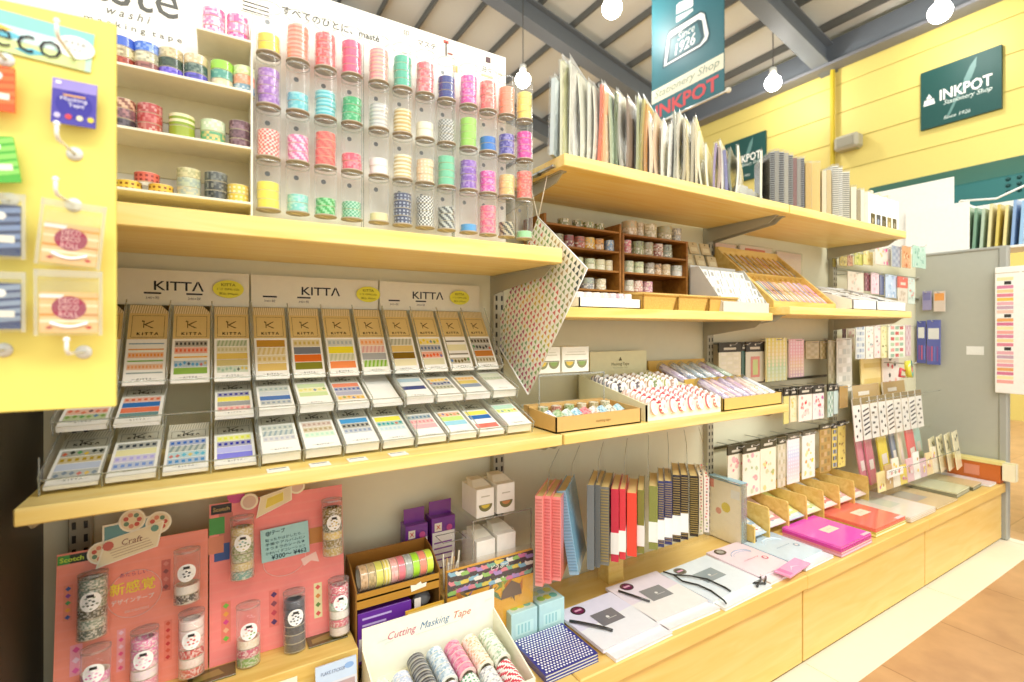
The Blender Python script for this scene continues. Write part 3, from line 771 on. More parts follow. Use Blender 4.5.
def pack_mesh(des, L, kraft, seed, plain=False, tri=False):
    rnd = random.Random(seed); g = MB('gloss', 'f6f4ec'); w = .0305
    g.box(-w, w, 0, L, 0, PT - .0004, 'f3f0e6', 'gloss')
    z = PT - .0003
    if plain: return g
    k = 'd6ba7a' if kraft else 'c8c4b0'
    hs = .098
    rect(g, -w, w, hs, L, z, k); z += .0001
    # hatched band at the top of the header
    rect(g, -w, w, L - .020, L, z, mixc(k, 'f4ecd0', .4))
    for i in range(16):
        x = -w + i * .0039; g.quad((x, L - .020, z + .0001), (x + .0012, L - .020, z + .0001), (x + .0040, L - .0, z + .0001), (x + .0028, L, z + .0001), mixc(k, '5a4a28', .45))
    if tri: g.poly([(w - .012, L, z + .0004), (w, L - .016, z + .0004), (w, L, z + .0004)], '1e1a18')
    ink = '55462a' if kraft else '55524a'
    for (x0, x1, y0, y1) in ((-w + .005, w - .005, hs + .004, hs + .0048), (-w + .005, w - .005, L - .026, L - .0252), (-w + .005, -w + .0057, hs + .004, L - .0252), (w - .0057, w - .005, hs + .004, L - .0252)):
        rect(g, x0, x1, y0, y1, z, ink)
    cy = hs + (L - .026 - hs) * .62; e = z + .0001
    for a_, b_ in (((-.007, -.008), (-.007, .008)), ((-.006, .0), (.006, .008)), ((-.006, .0), (.006, -.008)), ((-.004, .0), (.008, .009)), ((-.004, -.001), (.008, -.008)), ((-.0105, .008), (-.006, .008)), ((-.009, .006), (-.009, .010))):
        p0 = Vector((a_[0], cy + a_[1], e)); p1 = Vector((b_[0], cy + b_[1], e)); d = (p1 - p0).normalized(); q = Vector((-d.y, d.x, 0)) * .0008
        g.quad(p0 - q, p1 - q, p1 + q, p0 + q, ink)
    g.text('K I T T Λ', (0, hs + .012, e), XV, YV, w=.033, h=.0066, col='2a2114', offset=.035)
    # printed strips
    items = des.split()
    y1 = .094; y0 = .018; hgt = (y1 - y0) / max(4, len(items))
    for i, it in enumerate(items):
        yb = y1 - (i + 1) * hgt
        stripe(g, -w + .004, w - .004, yb + hgt * .04, yb + hgt * .96, e, it[:6], it[6], rnd)
    g.text('─ K I T T Λ ─', (0, .011, e), XV, YV, w=.036, h=.0042, col='3a3a3a', offset=.02)
    return g
under = {}
for ti in range(3):
    x0, x1 = TX[ti], TX[ti + 1]; sw = (x1 - x0) / 4
    nmx = ['left', 'middle', 'right'][ti]
    t = thing('tiered_tray', '%s clear stepped tray of flat packs on the middle shelf' % nmx, 'tray', ((x0 + x1) / 2, 1.07, MS), group='clear stepped trays')
    for tn, yf, zf, ang, L in TIER:
        c_, s_ = math.cos(math.radians(ang)), math.sin(math.radians(ang))
        M = frame((0, yf, zf), (1, 0, 0), (0, c_, s_))
        b = MB('clear'); b.M = M; b.box(x0 + .001, x1 - .001, -.001, L, -.003, -.0005); b.build('tier_floor', t)
        b = MB('clear'); b.M = M; b.box(x0 + .001, x1 - .001, -.0035, -.001, -.003, .019)
        b.box(x0 + .001, x1 - .001, -.0036, -.0009, .0185, .0197, 'ffffff', 'edge'); b.build('front_lip', t)
        for k in range(5):
            xx = x0 + .0012 + (x1 - x0 - .0024) * k / 4
            b = MB('clear'); b.M = M; b.box(xx - .0009, xx + .0009, -.003, L * (.98 if ang > 30 else 1), -.001, .024 if ang < 30 else .02)
            b.box(xx - .001, xx + .001, -.0036, -.0012, -.003, .0245, 'ffffff', 'edge')
            b.box(xx - .0011, xx + .0011, 0, L, .0235 if ang < 30 else .0195, .0247 if ang < 30 else .0207, 'ffffff', 'edge')
            b.build('slot_divider', t)
    for xx in (x0 + .0006, x1 - .0018):
        b = MB('clear'); pr = [(xx, .94, MS + .001), (xx, .94, -.20), (xx, 1.0, -.17), (xx, 1.01, -.125), (xx, 1.088, -.09), (xx, 1.088, -.06), (xx, 1.196, .075), (xx, 1.2, MS + .001)]
        b.prism(pr, (.0012, 0, 0)); b.build('side_wall', t)
    b = MB('edge'); b.box(x0 + .0003, x0 + .0018, .9395, .9415, MS, -.18); b.build('dark_edge', t)
    for xx in (x0 + .01, x1 - .02):
        b = MB('clear'); b.box(xx, xx + .01, .96, 1.19, MS, MS + .006); b.build('foot', t)
    # header card with wordmark, price bars and yellow oval
    hy = 1.2035
    b = MB('card', 'e9e5d2'); b.box(x0 + .002, x1 - .002, hy, hy + .001, .05, .12, 'e2deC8')
    cxm = x0 + (.152, .145, .128)[ti]
    b.text('KITTΛ', (cxm, hy, .089), XV, ZV, w=.084, h=.0195, col='141414', offset=.012)
    for k in (1, 2) if ti == 0 else (0, 1):
        xx = x0 + sw * (k + .55) + (.0 if ti == 0 else .0)
        b.box(xx - .014, xx + .014, hy - .001, hy - .0004, .0715, .075, '241f1c'); b.text('340+税', (xx, hy, .064), XV, ZV, w=.022, h=.006, col='55504a')
    b.build('header_card', t)
    b = MB('paper', 'e4e04a'); xo = x0 + (.238, .252, .215)[ti]
    b.disc((xo, hy - .0046, .086), .0285, (0, -1, 0), 26, 'e2de48', sx=.66, up=(1, 0, 0))
    for k, s in enumerate(('KITTA', '1コ GM(-)込', '税込 395yen')): b.text(s, (xo, hy - .0049, .095 - k * .0095), XV, ZV, w=(.026, .040, .034)[k], h=.0058, col='4a4a1a')
    b.build('yellow_price_oval', t)
    b = MB('clear'); b.box(x0 + .002, x1 - .002, hy - .004, hy - .003, .045, .122); b.build('header_sleeve', t)
    for tn, yf, zf, ang, L in TIER:
        c_, s_ = math.cos(math.radians(ang)), math.sin(math.radians(ang))
        RM = frame((0, 0, 0), (1, 0, 0), (0, c_, s_)).to_3x3(); nrm = Vector((0, -s_, c_))
        for k in range(4):
            i = ti * 4 + k; des = DES[tn][i]; n = NST[tn][i]
            if n == 0: continue
            xc = x0 + sw * (k + .5)
            base = Vector((xc, yf, zf))
            lk = '%s row, %s slot, %s clear tray' % (tn, ORD[k], nmx)
            for j in range(n):
                loc = base + nrm * (j * PT) + Vector((R.uniform(-.0006, .0006), 0, 0))
                Mm = Matrix.Translation(loc) @ RM.to_4x4()
                top = j == n - 1
                if top and des:
                    g = pack_mesh(des, L, tn == 'back', i * 7 + len(tn), tri=(tn == 'back' and i in (0, 1, 2)))
                    o = g.build('washi_strip_pack')
                    cs = [cname(q[:6]) for q in des.split()]
                    us = []
                    for q in cs:
                        if q not in us: us.append(q)
                    lab = 'pack of %s strips, %s' % (' and '.join(us[:2]), lk)
                else:
                    if L not in under: under[L] = pack_mesh('', L, False, 1, plain=True).build('washi_strip_pack'); o = under[L]
                    else: o = under[L].copy(); COL.objects.link(o)
                    lab = ('white packs under the top one, ' if des else 'plain white packs, ') + lk
                a_ = Matrix.Translation((0, 0, H)) @ Mm
                o.location = a_.translation; o.rotation_euler = a_.to_euler(); W[o] = Mm
                tag(o, lab, 'tape pack', ('packs under the top one, ' + lk) if not (top and des) else 'flat packs shown on top in the clear trays')
for k, (u, v) in enumerate(((279, 472), (321, 466), (360, 462), (392, 450))):
    q = ray(u, v, Z=MS)
    b = MB('card', 'f6f6f0'); b.box(q.x - .017, q.x + .017, .9, .925, MS + .0003, MS + .001, 'f4f3ec'); b.box(q.x - .013, q.x + .013, .918, .921, MS + .001, MS + .0013, '6a6a66')
    tag(b.build('price_label', loc=(q.x, .91, MS)), 'small white price slip on the shelf edge, %s from left' % ORD[k], 'label', 'price slips on the middle shelf')
# ================================================================ shelf with cabinets, baskets, slanted displays
def cabinet(label, x0, x1, top, levels, yf=1.085):
    t = thing('jar_cabinet', label, 'cabinet', ((x0 + x1) / 2, 1.14, .056), group='brown tape cabinets')
    yb = 1.19
    b = MB('wood_dark'); b.box(x0, x0 + .008, yf, yb, .0565, top, ch=.001); b.build('side_panel', t)
    b = MB('wood_dark'); b.box(x1 - .008, x1, yf, yb, .0565, top, ch=.001); b.build('side_panel', t)
    b = MB('wood_dark'); b.box(x0 + .008, x1 - .008, yb - .005, yb, .0565, top); b.build('back_panel', t)
    for z in levels:
        b = MB('wood_dark'); b.box(x0 + .008, x1 - .008, yf + .002, yb - .005, z - .006, z, ch=.0008); b.build('shelf_board', t)
    return t
cabinet('dark brown shelved cabinet of tape rolls, behind the hanging patterned sheet', .752, 1.030, .313, (.064, .117, .174, .232, .290))
cabinet('dark brown shelved cabinet of tape rolls, behind the straw baskets', 1.034, 1.322, .288, (.064, .117, .174, .231, .288))
CJ = [('left', 'top', .290, [(566, '8a8a50', .03), (580, '7a7a48', .028), (591, '88904a', .028), (602, '8a8a4a', .026)], .022),
 ('left', 'second', .232, [(560, 'a0a080', .03), (571, '8a3a3a', .03), (582, 'b8604a', .03), (591, 'e0b040', .034), (601, 'd89a40', .03), (612, '88a8c8', .026)], .034),
 ('left', 'third', .174, [(570, 'd0c8a0', .03), (580, 'c8d0a8', .03), (592, 'd0d8b0', .03), (602, 'd8d8b0', .03), (611, 'e8dcb0', .024)], .032),
 ('left', 'fourth', .117, [(590, '8a8a88', .036), (603, 'c8b890', .03)], .032),
 ('right', 'top board', .288, [(632, 'c8b088', .042), (642, 'b8a888', .026), (652, 'c0b890', .042), (667, 'b0a880', .044), (679, 'a8a8a0', .03)], .044),
 ('right', 'second', .231, [(629, 'd87880', .028), (640, '98a070', .036), (650, 'a89a78', .034), (660, 'a86a58', .034), (669, '98a088', .034)], .042),
 ('right', 'third', .174, [(631, 'c8d0a8', .03), (641, 'd8e0b0', .03), (652, 'b8b0a0', .03), (660, 'd8b080', .024), (668, 'd8c090', .03), (679, 'd8d8cc', .034)], .036),
 ('right', 'fourth', .117, [(631, 'c8c0a8', .03), (640, 'd0a090', .03), (650, 'c88a98', .03)], .034)]
for cb, sn, z, items, hh in CJ:
    for k, (u, c, dia) in enumerate(items):
        yy = 1.105
        q = ray(u, 250, Y=yy)
        two = hh > .03
        c2 = R.choice(('f0e8d0', '6a5a48', 'e8d8b0', 'a8b090'))
        for j in range(2 if two else 1):
            cc = c if j == 0 else mixh if False else c
            lab = '%s tape, %s%s spot of the %s shelf, %s brown cabinet' % (cname(c), ('lower roll, ' if j == 0 else 'upper roll, ') if two else '', ORD[k], sn.replace(' board', ''), cb)
            place_roll(('x', c, c2 if j else 'f4ecd8'), (q.x, yy + .012, z + .0004 + j * (hh / 2 + .0004)), lab, group='tape rolls in the brown cabinets', r=dia * .56, h=hh / (2 if two else 1), ri=dia * .33)

def open_box(name, label, cat, x0, x1, y0, y1, z0, zf, zb, col, mat='card', th=.003, group=None, loc=None, back=None, flare=0.0):
    """Open-topped box whose sides rise from zf at the front to zb at the back."""
    t = thing(name, label, cat, ((x0 + x1) / 2, (y0 + y1) / 2, z0), group=group)
    b = MB(mat, col); f = flare
    b.box(x0, x1, y0, y1, z0, z0 + th)
    b.prism([(x0 - f, y0 - f, zf), (x1 + f, y0 - f, zf), (x1, y0, z0), (x0, y0, z0)], (0, th, 0))
    b.prism([(x0, y1, z0), (x1, y1, z0), (x1 + f, y1 + f, zb), (x0 - f, y1 + f, zb)], (0, -th, 0))
    b.prism([(x0, y0, z0), (x0, y1, z0), (x0 - f, y1 + f, zb), (x0 - f, y0 - f, zf)], (th, 0, 0))
    b.prism([(x1, y1, z0), (x1, y0, z0), (x1 + f, y0 - f, zf), (x1 + f, y1 + f, zb)], (-th, 0, 0))
    b.build('box_body', t)
    return t
T6 = .0565
t = open_box('white_box', 'low white open box of pale rolls left of the straw baskets', 'box', .775, .985, .965, 1.04, T6, .082, .082, 'f8f6f0')
for k in range(7):
    c = ['f4f0ea', 'f0d8d8', 'f4f0e8', 'f0e8d0', 'e8d0d4', 'd8b8c0', 'f0e8e0'][k]
    place_roll(('x', c, 'f8f4ee'), (.80 + k * .028, 1.0, T6 + .0155), 'pale patterned tape, %s from left in the low white open box' % ORD[k], group='pale rolls in the low white box', r=.0135, h=.026, ri=.008)
for k, (x0, x1) in enumerate(((1.005, 1.125), (1.145, 1.262), (1.282, 1.40))):
    nm_ = ['left', 'middle', 'right'][k]
    t = open_box('straw_basket', '%s of three small straw baskets on the cabinet shelf' % nm_, 'basket', x0, x1, .975, 1.05, T6, .098, .102, 'dab05c', 'wicker', .004, group='small straw baskets', flare=.008)
    b = MB('wicker', 'e0bb6c'); z = .1005
    b.tube([(x0 - .008, .967, z - .002), (x1 + .008, .967, z - .002), (x1 + .008, 1.058, z + .002), (x0 - .008, 1.058, z + .002)], .0042, 8, closed=True); b.build('rim', t)
# white sloped tray with packets
t = thing('white_sloped_tray', 'white sloped tray of white packets right of the straw baskets', 'tray', (1.47, 1.02, T6))
xa, xb = 1.33, 1.565
b = MB('card', 'cfcdc2')
prof = lambda x: [(x, .962, T6), (x, .962, .084), (x, 1.05, .205), (x, 1.085, .205), (x, 1.085, T6)]
b.prism(prof(xa), (.003, 0, 0)); b.build('side_panel', t)
b = MB('card', 'cfcdc2'); b.prism(prof(xb - .003), (.003, 0, 0)); b.build('side_panel', t)
b = MB('card', 'd2d0c6'); b.box(xa, xb, .96, .963, T6, .088); b.box(xa, xb, 1.083, 1.086, T6, .213); b.quad((xa, .963, .068), (xb, .963, .068), (xb, 1.06, .190), (xa, 1.06, .190)); b.build('front_panel', t)
sl = math.atan2(.122, .097)
for r_ in range(4):
    for k in range(7):
        M = frame((xa + .022 + k * .0315, .968 + r_ * .023, .076 + r_ * .0288), (1, 0, 0), (0, .35, .94)) @ Matrix.Rotation(R.uniform(-.1, .1), 4, 'Z')
        g = MB('gloss'); g.M = M; g.box(-.0135, .0135, 0, .034, 0, .004, R.choice(('eeeeea', 'e4e4de', 'e8e6da')), 'gloss', .0008)
        rect(g, -.0138, .0138, -.0004, .002, .0042, 'a8a69a'); rect(g, -.007, .005, .012, .026, .0043, R.choice(('a8a8a0', 'c0b8a8', 'd0d0c8', 'f8f8f4')))
        tag(g.build('small_packet', loc=M.translation), 'small white packet, %s from left, %s row of the white sloped tray' % (ORD[k], ORD[r_]), 'packet', 'white packets in the sloped tray')
# kraft tags pinned behind it
for k in range(6):
    c, r_ = k % 3, k // 3
    x = 1.375 + c * .062 - r_ * .012; z = .215 + r_ * .048
    g = MB('card', 'cbb98c'); M = frame((x, 1.125 + r_ * .02, z), (1, 0, 0), (0, .3, .95)); g.M = M
    g.box(-.024, .024, 0, .044, 0, .006, 'cdbb90', 'card', .001); rect(g, -.016, .016, .008, .024, .0063, 'e0d4ae'); g.disc((0, .036, .0064), .003, (0, 0, 1), 10, '6a5a38')
    tag(g.build('kraft_tag', loc=M.translation), 'kraft paper tag pack, %s row, %s from left behind the white sloped tray' % (['lower', 'upper'][r_], ORD[c]), 'tag', 'kraft tags')
b = MB('card', 'c2b48c'); b.box(1.335, 1.56, 1.115, 1.185, T6, .214, 'bfb08a'); tag(b.build('kraft_riser', loc=(1.45, 1.15, T6)), 'kraft cardboard step holding the paper tags', 'box')
# slanted wooden display
T7 = .0765
t = thing('slanted_display', 'slanted wooden display box of slim colourful tape sticks', 'display', (1.8, 1.09, T7))
x0, x1, yA, yB = 1.6, 2.0, .965, 1.192
zA, zB = .098, .312
prof = lambda x: [(x, yA, T7), (x, yA, zA), (x, yB, zB), (x, yB, T7)]
for x in (x0, x1 - .01):
    b = MB('wood_box'); b.prism(prof(x), (.01, 0, 0)); b.build('side_panel', t)
b = MB('wood_box'); b.box(x0 + .01, x1 - .01, yA, yA + .009, T7, zA); b.build('front_rail', t)
b = MB('wood_box'); b.box(x0 + .01, x1 - .01, yB - .008, yB, T7, zB); b.build('back_panel', t)
sd = Vector((0, yB - yA, zB - zA)).normalized(); sn = Vector((0, -sd.z, sd.y)); SLn = (Vector((0, yB, zB)) - Vector((0, yA, zA))).length
MS_ = frame((x0 + .01, yA, zA), (1, 0, 0), sd)
b = MB('wood_box'); b.M = MS_; b.box(0, .38, .01, SLn - .01, -.034, -.028); b.build('slope_board', t)
b = MB('wood_box'); b.M = MS_; b.box(0, .38, SLn * .5, SLn * .5 + .006, -.028, -.004); b.build('middle_rail', t)
NS = 11
for r_ in range(2):
    ya = .012 + r_ * (SLn * .5 + .004)
    for k in range(1, NS):
        x = .38 * k / NS
        b = MB('wood_box'); b.M = MS_; b.box(x - .0012, x + .0012, ya, ya + SLn * .46, -.028, -.008 if r_ else -.012); b.build('slot_divider', t)
    cols = [['c86a8a', '8a4a3a', 'd8a848', 'e8b8c8', '5a6a98', 'b85a58', '78a0a0', 'd0b080', 'a87898', '6a4a3a', 'c89a58'], ['d88aa0', 'f0a0c0', 'c8a8d8', 'b060a8', 'e878b8', '6a5a78', '58a098', 'a04858', '48506a', 'e0b070', 'd8c0a0']][1 - r_]
    for k in range(NS):
        for j in range(2):
            x = .38 * (k + .28 + .44 * j) / NS; c = cols[(k + j * 5) % NS]
            g = MB('gloss'); g.M = MS_ @ Matrix.Translation((x, ya + .004, -.021 + (.002 if j else 0)))
            Lk = SLn * .40 - R.uniform(0, .012)
            g.box(-.0066, .0066, 0, Lk, -.0055, .0055, mixc(c, 'f4e6cc', .38), 'gloss', .0016)
            rect(g, -.0058, .0058, Lk * .1, Lk * .34, .0058, 'f2ece0'); rect(g, -.0058, .0058, Lk * .5, Lk * .56, .0058, mixc(c, '2a2020', .45)); rect(g, -.0058, .0058, Lk * .7, Lk * .9, .0058, mixc(c, 'ffffff', .4))
            tag(g.build('tape_stick', loc=g.M.translation), '%s tape stick, %s in the %s slot, %s row, slanted wooden display' % (cname(c), ['left', 'right'][j], ORD[k], ['lower', 'upper'][r_]), 'tape', 'tape sticks in the slanted display')
# white trays of small stamps at the end of that shelf
for n_, (xa, xb) in enumerate(((2.02, 2.2), (2.204, 2.455))):
    lb = ['left', 'right'][n_]
    t = open_box('white_stamp_tray', '%s white sloped tray of small black and white stamps' % lb, 'tray', xa, xb, .915, 1.15, T7, .112, .188, 'f4f2ec', group='white stamp trays')
    b = MB('card', 'e8e6e0'); b.quad((xa + .004, .92, .095), (xb - .004, .92, .095), (xb - .004, 1.145, .168), (xa + .004, 1.145, .168)); b.build('slope_board', t)
    nx = int((xb - xa - .01) / .03)
    for r_ in range(6):
        for k in range(nx):
            M = frame((xa + .02 + k * .0305, .93 + r_ * .036, .0995 + r_ * .0117), (1, 0, 0), (0, .955, .296)) @ Matrix.Rotation(R.uniform(-.2, .2), 4, 'Z')
            g = MB('gloss'); g.M = M; c = R.choice(('f6f4ee', 'f6f4ee', '3a3836', 'e8e0d0', '5a5450'))
            g.box(-.012, .012, 0, .028, 0, .012, c, 'gloss', .0015); g.disc((0, .014, .0122), .006, (0, 0, 1), 10, R.choice(('2f2e2c', 'f8f8f4', 'c0584a', '4a4a48')))
            tag(g.build('small_stamp', loc=M.translation), 'small %s stamp, %s from left, %s row, %s white stamp tray' % ('pale' if c[0] > 'd' else 'dark', ORD[k], ORD[r_], lb), 'stamp', 'small stamps in the white trays')

# ---------------------------------------------------------------- hanging patterned sheet
SX = .682
C0 = Vector((SX, 1.010, .278)); cr = Vector((SX, .822, .131)); cl = Vector((SX, 1.19, -.050))
exx = (cr - C0); ey = (cl - C0); Lx, Ly = exx.length, ey.length
ex_, ey_ = exx.normalized(), (ey - exx.normalized() * ey.dot(exx.normalized())).normalized(); nn = Vector((-1, 0, 0))
t = thing('hanging_sheet', 'patterned sticker sheet hanging by one corner between the shelf bays', 'sheet', (SX, 1.0, .28))
b = MB('gloss', 'f3f0dc')
M = Matrix(((nn.x, 0, 0, 0), (0, 0, 0, 0), (0, 0, 0, 0), (0, 0, 0, 1)))
def sp(x, y, o=0.0): return C0 + ex_ * (x * Lx) + ey_ * (y * Ly) + nn * o
N = 12
vs = []; fs = []
for j in range(N + 1):
    for o in (.0006, -.0006): vs += [tuple(sp(0, j / N, o)), tuple(sp(1, j / N, o))]
for j in range(N):
    a_ = j * 4; fs += [(a_, a_ + 1, a_ + 5, a_ + 4), (a_ + 2, a_ + 6, a_ + 7, a_ + 3), (a_, a_ + 4, a_ + 6, a_ + 2), (a_ + 1, a_ + 3, a_ + 7, a_ + 5)]
b.add(vs, fs, 'fffcec')
pal = [['5a6a4a', '7a8a5a', '4a5a58', '8a9a6a'], ['9aa870', '7a9a6a', 'c0a878'], ['d87868', 'c0c070', '98b070'], ['e0c050', 'a8c068', 'd88870'], ['d86a68', 'c85a70', 'e8b858', '98b868'], ['b85a78', 'd87a80', '8ab080'], ['9ab888', 'd8b060', 'c87888'], ['a898b8', '98b0a8', 'c8d0b0']]
NR, NC = 25, 15
for j in range(NR):
    for i in range(NC):
        cx, cy = (i + .5 + (.12 if j % 2 else -.12)) / NC, (j + .6) / (NR + .2)
        f_ = (cy * .72 + (1 - cx) * .28) * len(pal); c = R.choice(pal[min(len(pal) - 1, int(f_))])
        dx, dy = .36 / NC, .42 / NR
        b.poly([tuple(sp(cx - dx, cy + dy, .0009)), tuple(sp(cx, cy - dy, .0009)), tuple(sp(cx + dx, cy + dy, .0009))], c)
b.build('printed_sheet', t)
b = MB('gloss', 'fbfaf4'); b.tube([sp(0, 1.0, .002), sp(1, 1.0, .002)], .0022, 8); b.tube([sp(0, 0, 0), sp(1, 0, 0)], .0016, 8); b.tube([sp(1, 0, 0), sp(1, 1, 0)], .001, 6); b.build('rim', t)
b = MB('card', 'f4f0e0'); b.tube([C0 + Vector((0, 0, -.004)), (.676, 1.035, .36), (.676, 1.03, .373)], .0014, 6); b.tube([C0 + Vector((0, 0, -.004)), (.688, .985, .36), (.688, .98, .373)], .0014, 6); b.build('string', t)
t = thing('metal_clip', 'metal clip with yellow knob at the left end of the high shelf', 'clip', (.672, 1.0, .385))
b = MB('metal', 'b8b8b0'); b.box(.668, .677, .93, 1.05, .377, .383, ch=.001); b.lathe([(.006, -.01), (.006, .01)], 12, (.672, 1.0, .378), (0, 1, 0)); b.build('body', t)
b = MB('gloss', 'e0a830'); b.ball((.672, 1.05, .385), .012); b.build('knob', t)

# ================================================================ middle shelf, right bay
Z3 = MS + .0006
t = thing('clear_riser', 'clear acrylic riser holding two pale cartons on the middle shelf', 'stand', (.785, 1.09, Z3))
b = MB('clear'); b.box(.69, .905, 1.02, 1.15, -.116, -.1125); b.box(.69, .905, 1.0195, 1.0210, -.1165, -.112, 'ffffff', 'edge'); b.build('top', t)
for x in (.69, .902):
    b = MB('clear'); b.box(x, x + .003, 1.02, 1.15, Z3, -.116); b.box(x, x + .003, 1.0185, 1.0205, Z3, -.112, 'ffffff', 'edge'); b.build('side', t)
for k, (x0, x1) in enumerate(((.695, .772), (.778, .868))):
    t = thing('bowl_carton', ['left pale carton with one bowl picture behind the hanging sheet', 'right pale carton with two bowl pictures on the clear riser'][k], 'box', ((x0 + x1) / 2, 1.075, -.112), group='pale cartons on the clear riser')
    b = MB('card', 'f1eed8'); b.box(x0, x1, 1.04, 1.11, -.112, -.044, 'f3f0de', 'card', .001); b.build('carton', t)
    g = MB('card')
    for j in range(2):
        cx = x0 + (x1 - x0) * (.27 + .46 * j); g.poly([(cx + .017 * math.cos(q), 1.0395, -.083 + .018 * math.sin(q)) for q in [math.pi + i * math.pi / 10 for i in range(11)]], '8a8a60')
        g.poly([(cx + .012 * math.cos(q), 1.0392, -.083 + .011 * math.sin(q)) for q in [math.pi + i * math.pi / 8 for i in range(9)]], ['d8b850', '88a058'][j])
        rect_w = .018; g.quad((cx - .018, 1.0395, -.082), (cx + .018, 1.0395, -.082), (cx + .018, 1.0395, -.080), (cx - .018, 1.0395, -.080), '6a6a4a')
    g.quad((x0 + .01, 1.0395, -.066), (x1 - .01, 1.0395, -.066), (x1 - .01, 1.0395, -.064), (x0 + .01, 1.0395, -.064), 'c8c4a8'); g.quad((x0 + .015, 1.0395, -.059), (x1 - .015, 1.0395, -.059), (x1 - .015, 1.0395, -.0575), (x0 + .015, 1.0395, -.0575), 'd0ccb0')
    g.build('bowl_print', t)
for k in range(4):
    x = .70 + k * .05
    g = MB('gloss'); g.box(x, x + .045, 1.04, 1.12, Z3, -.199, 'f4f4ec', 'gloss', .002); g.box(x + .006, x + .039, 1.0395, 1.042, -.228, -.207, 'e4e8dc'); 
    tag(g.build('white_pack', loc=(x + .022, 1.08, Z3)), 'white wrapped pack under the clear riser, %s from left' % ORD[k], 'packet', 'white packs under the riser')
t = open_box('kraft_tray', 'low kraft cardboard tray of wrapped tapes right of the clear trays', 'tray', .66, .925, .905, 1.02, Z3, -.198, -.190, 'd9b06a')
b = MB('card', 'd6ae6c'); b.box(.665, .92, 1.024, 1.05, Z3, -.188); b.build('rear_rail', t)
g = MB('card'); g.text('masking tape', (.80, .9045, -.217), XV, ZV, w=.045, col='8a6a38'); g.build('print', t)
for k in range(9):
    c, c2 = [('f0f4f4', '5a78b8'), ('b8c8a0', '6a9a58'), ('d8e0d8', '98b8a8'), ('c8e0e8', '68a8c0'), ('e87078', 'f0a8a8'), ('e8e8e0', 'c8a080'), ('b8d8e0', '6a98b8'), ('f0e8d0', '4a5a68'), ('c0dce0', '78b0c0')][k]
    place_roll(('x', c, c2), (.683 + k * .0275, .955, -.2185), '%s patterned tape standing in the kraft tray, %s from left' % (cname(c2), ORD[k]), rot=(rz(.3) @ rx(-1.0)), group='wrapped tapes in the kraft tray', r=.0175, h=.024)
for k in range(6):
    c, c2 = [('98a878', 'e8e0c0'), ('b87868', 'e8d8c0'), ('88a868', 'd8e0b8'), ('c8b088', 'f0e8d0'), ('d8c8a0', 'a89868'), ('e0d8b8', '98a888')][k]
    place_roll(('x', c, c2), (.69 + k * .04, 1.0, -.208), '%s patterned tape in the rear row of the kraft tray, %s from left' % (cname(c), ORD[k]), rot=rz(k), group='rear tapes in the kraft tray', r=.013, h=.02, ri=.008)

def labelled_roll(kind, c1, c2, face='f6f4ec', dot=None, r=.0185, h=.0155):
    """Boxed roll with a paper label closing its face; axis along +Z, face on top."""
    b = MB('gloss'); b.lathe([(r, h * j / 3) for j in range(4)], 22, pat=roll_pat(kind, c1, c2, 5))
    b.disc((0, 0, h), r, (0, 0, 1), 22, face, 'card'); b.disc((0, 0, 0), r, (0, 0, -1), 22, mixc(c1, 'efe6cc', .4))
    b.disc((0, 0, h + .0004), r * .3, (0, 0, 1), 14, dot or mixc(c1, face, .55), 'card')
    return b
_lr = {}
def place_lab(key, M, label, group, name='labelled_tape'):
    if key not in _lr: o = labelled_roll(*key).build(name); _lr[key] = o
    else: o = _lr[key].copy(); COL.objects.link(o)
    a_ = Matrix.Translation((0, 0, H)) @ M; o.location = a_.translation; o.rotation_euler = a_.to_euler(); W[o] = M
    return tag(o, label, 'tape', group)
# cream counter box of labelled rolls
t = thing('cream_display_box', 'cream counter box of labelled tapes with a printed backboard', 'box', (1.1, 1.06, Z3))
x0, x1, y0, y1 = .945, 1.245, .905, 1.185
b = MB('card', 'f6f2cf'); b.box(x0, x1, y0, y0 + .004, Z3, -.192, 'f9f6d8'); b.build('front_panel', t)
for x in (x0, x1 - .004):
    b = MB('card', 'efebc6'); b.prism([(x, y0, Z3), (x, y0, -.192), (x, y1, -.135), (x, y1, Z3)], (.004, 0, 0)); b.build('side_panel', t)
b = MB('card', 'e9e3b4'); b.box(x0 + .045, x1 - .012, y1 - .004, y1, Z3, -.068, 'e8e2b2'); b.box(x0, x1, y1 - .0045, y1 - .0005, Z3, -.135)
b.text('▲', (1.115, y1 - .005, -.092), XV, ZV, w=.014, col='6a6240'); b.text('Masking Tape', (1.115, y1 - .005, -.110), XV, ZV, w=.075, col='8a8258'); b.text('C o l l e c t i o n', (1.115, y1 - .005, -.120), XV, ZV, w=.06, h=.004, col='a09a70')
b.build('backboard', t)
sl = math.radians(12)
b = MB('card', 'e2dcb4'); b.quad((x0 + .004, y0 + .004, -.222), (x1 - .004, y0 + .004, -.222), (x1 - .004, y1 - .005, -.175), (x0 + .004, y1 - .005, -.175)); b.build('slope_floor', t)
CB = {'front': ['e8c8b8', 'd8485a', 'e8a0a0', 'e86070', 'd87888', 'e8b0a8', 'e07078', 'd89088'], 'back': ['8a8a90', '50505a', 'a89888', '787078', 'c8a078', '90a878', 'b8c070', 'c8a898']}
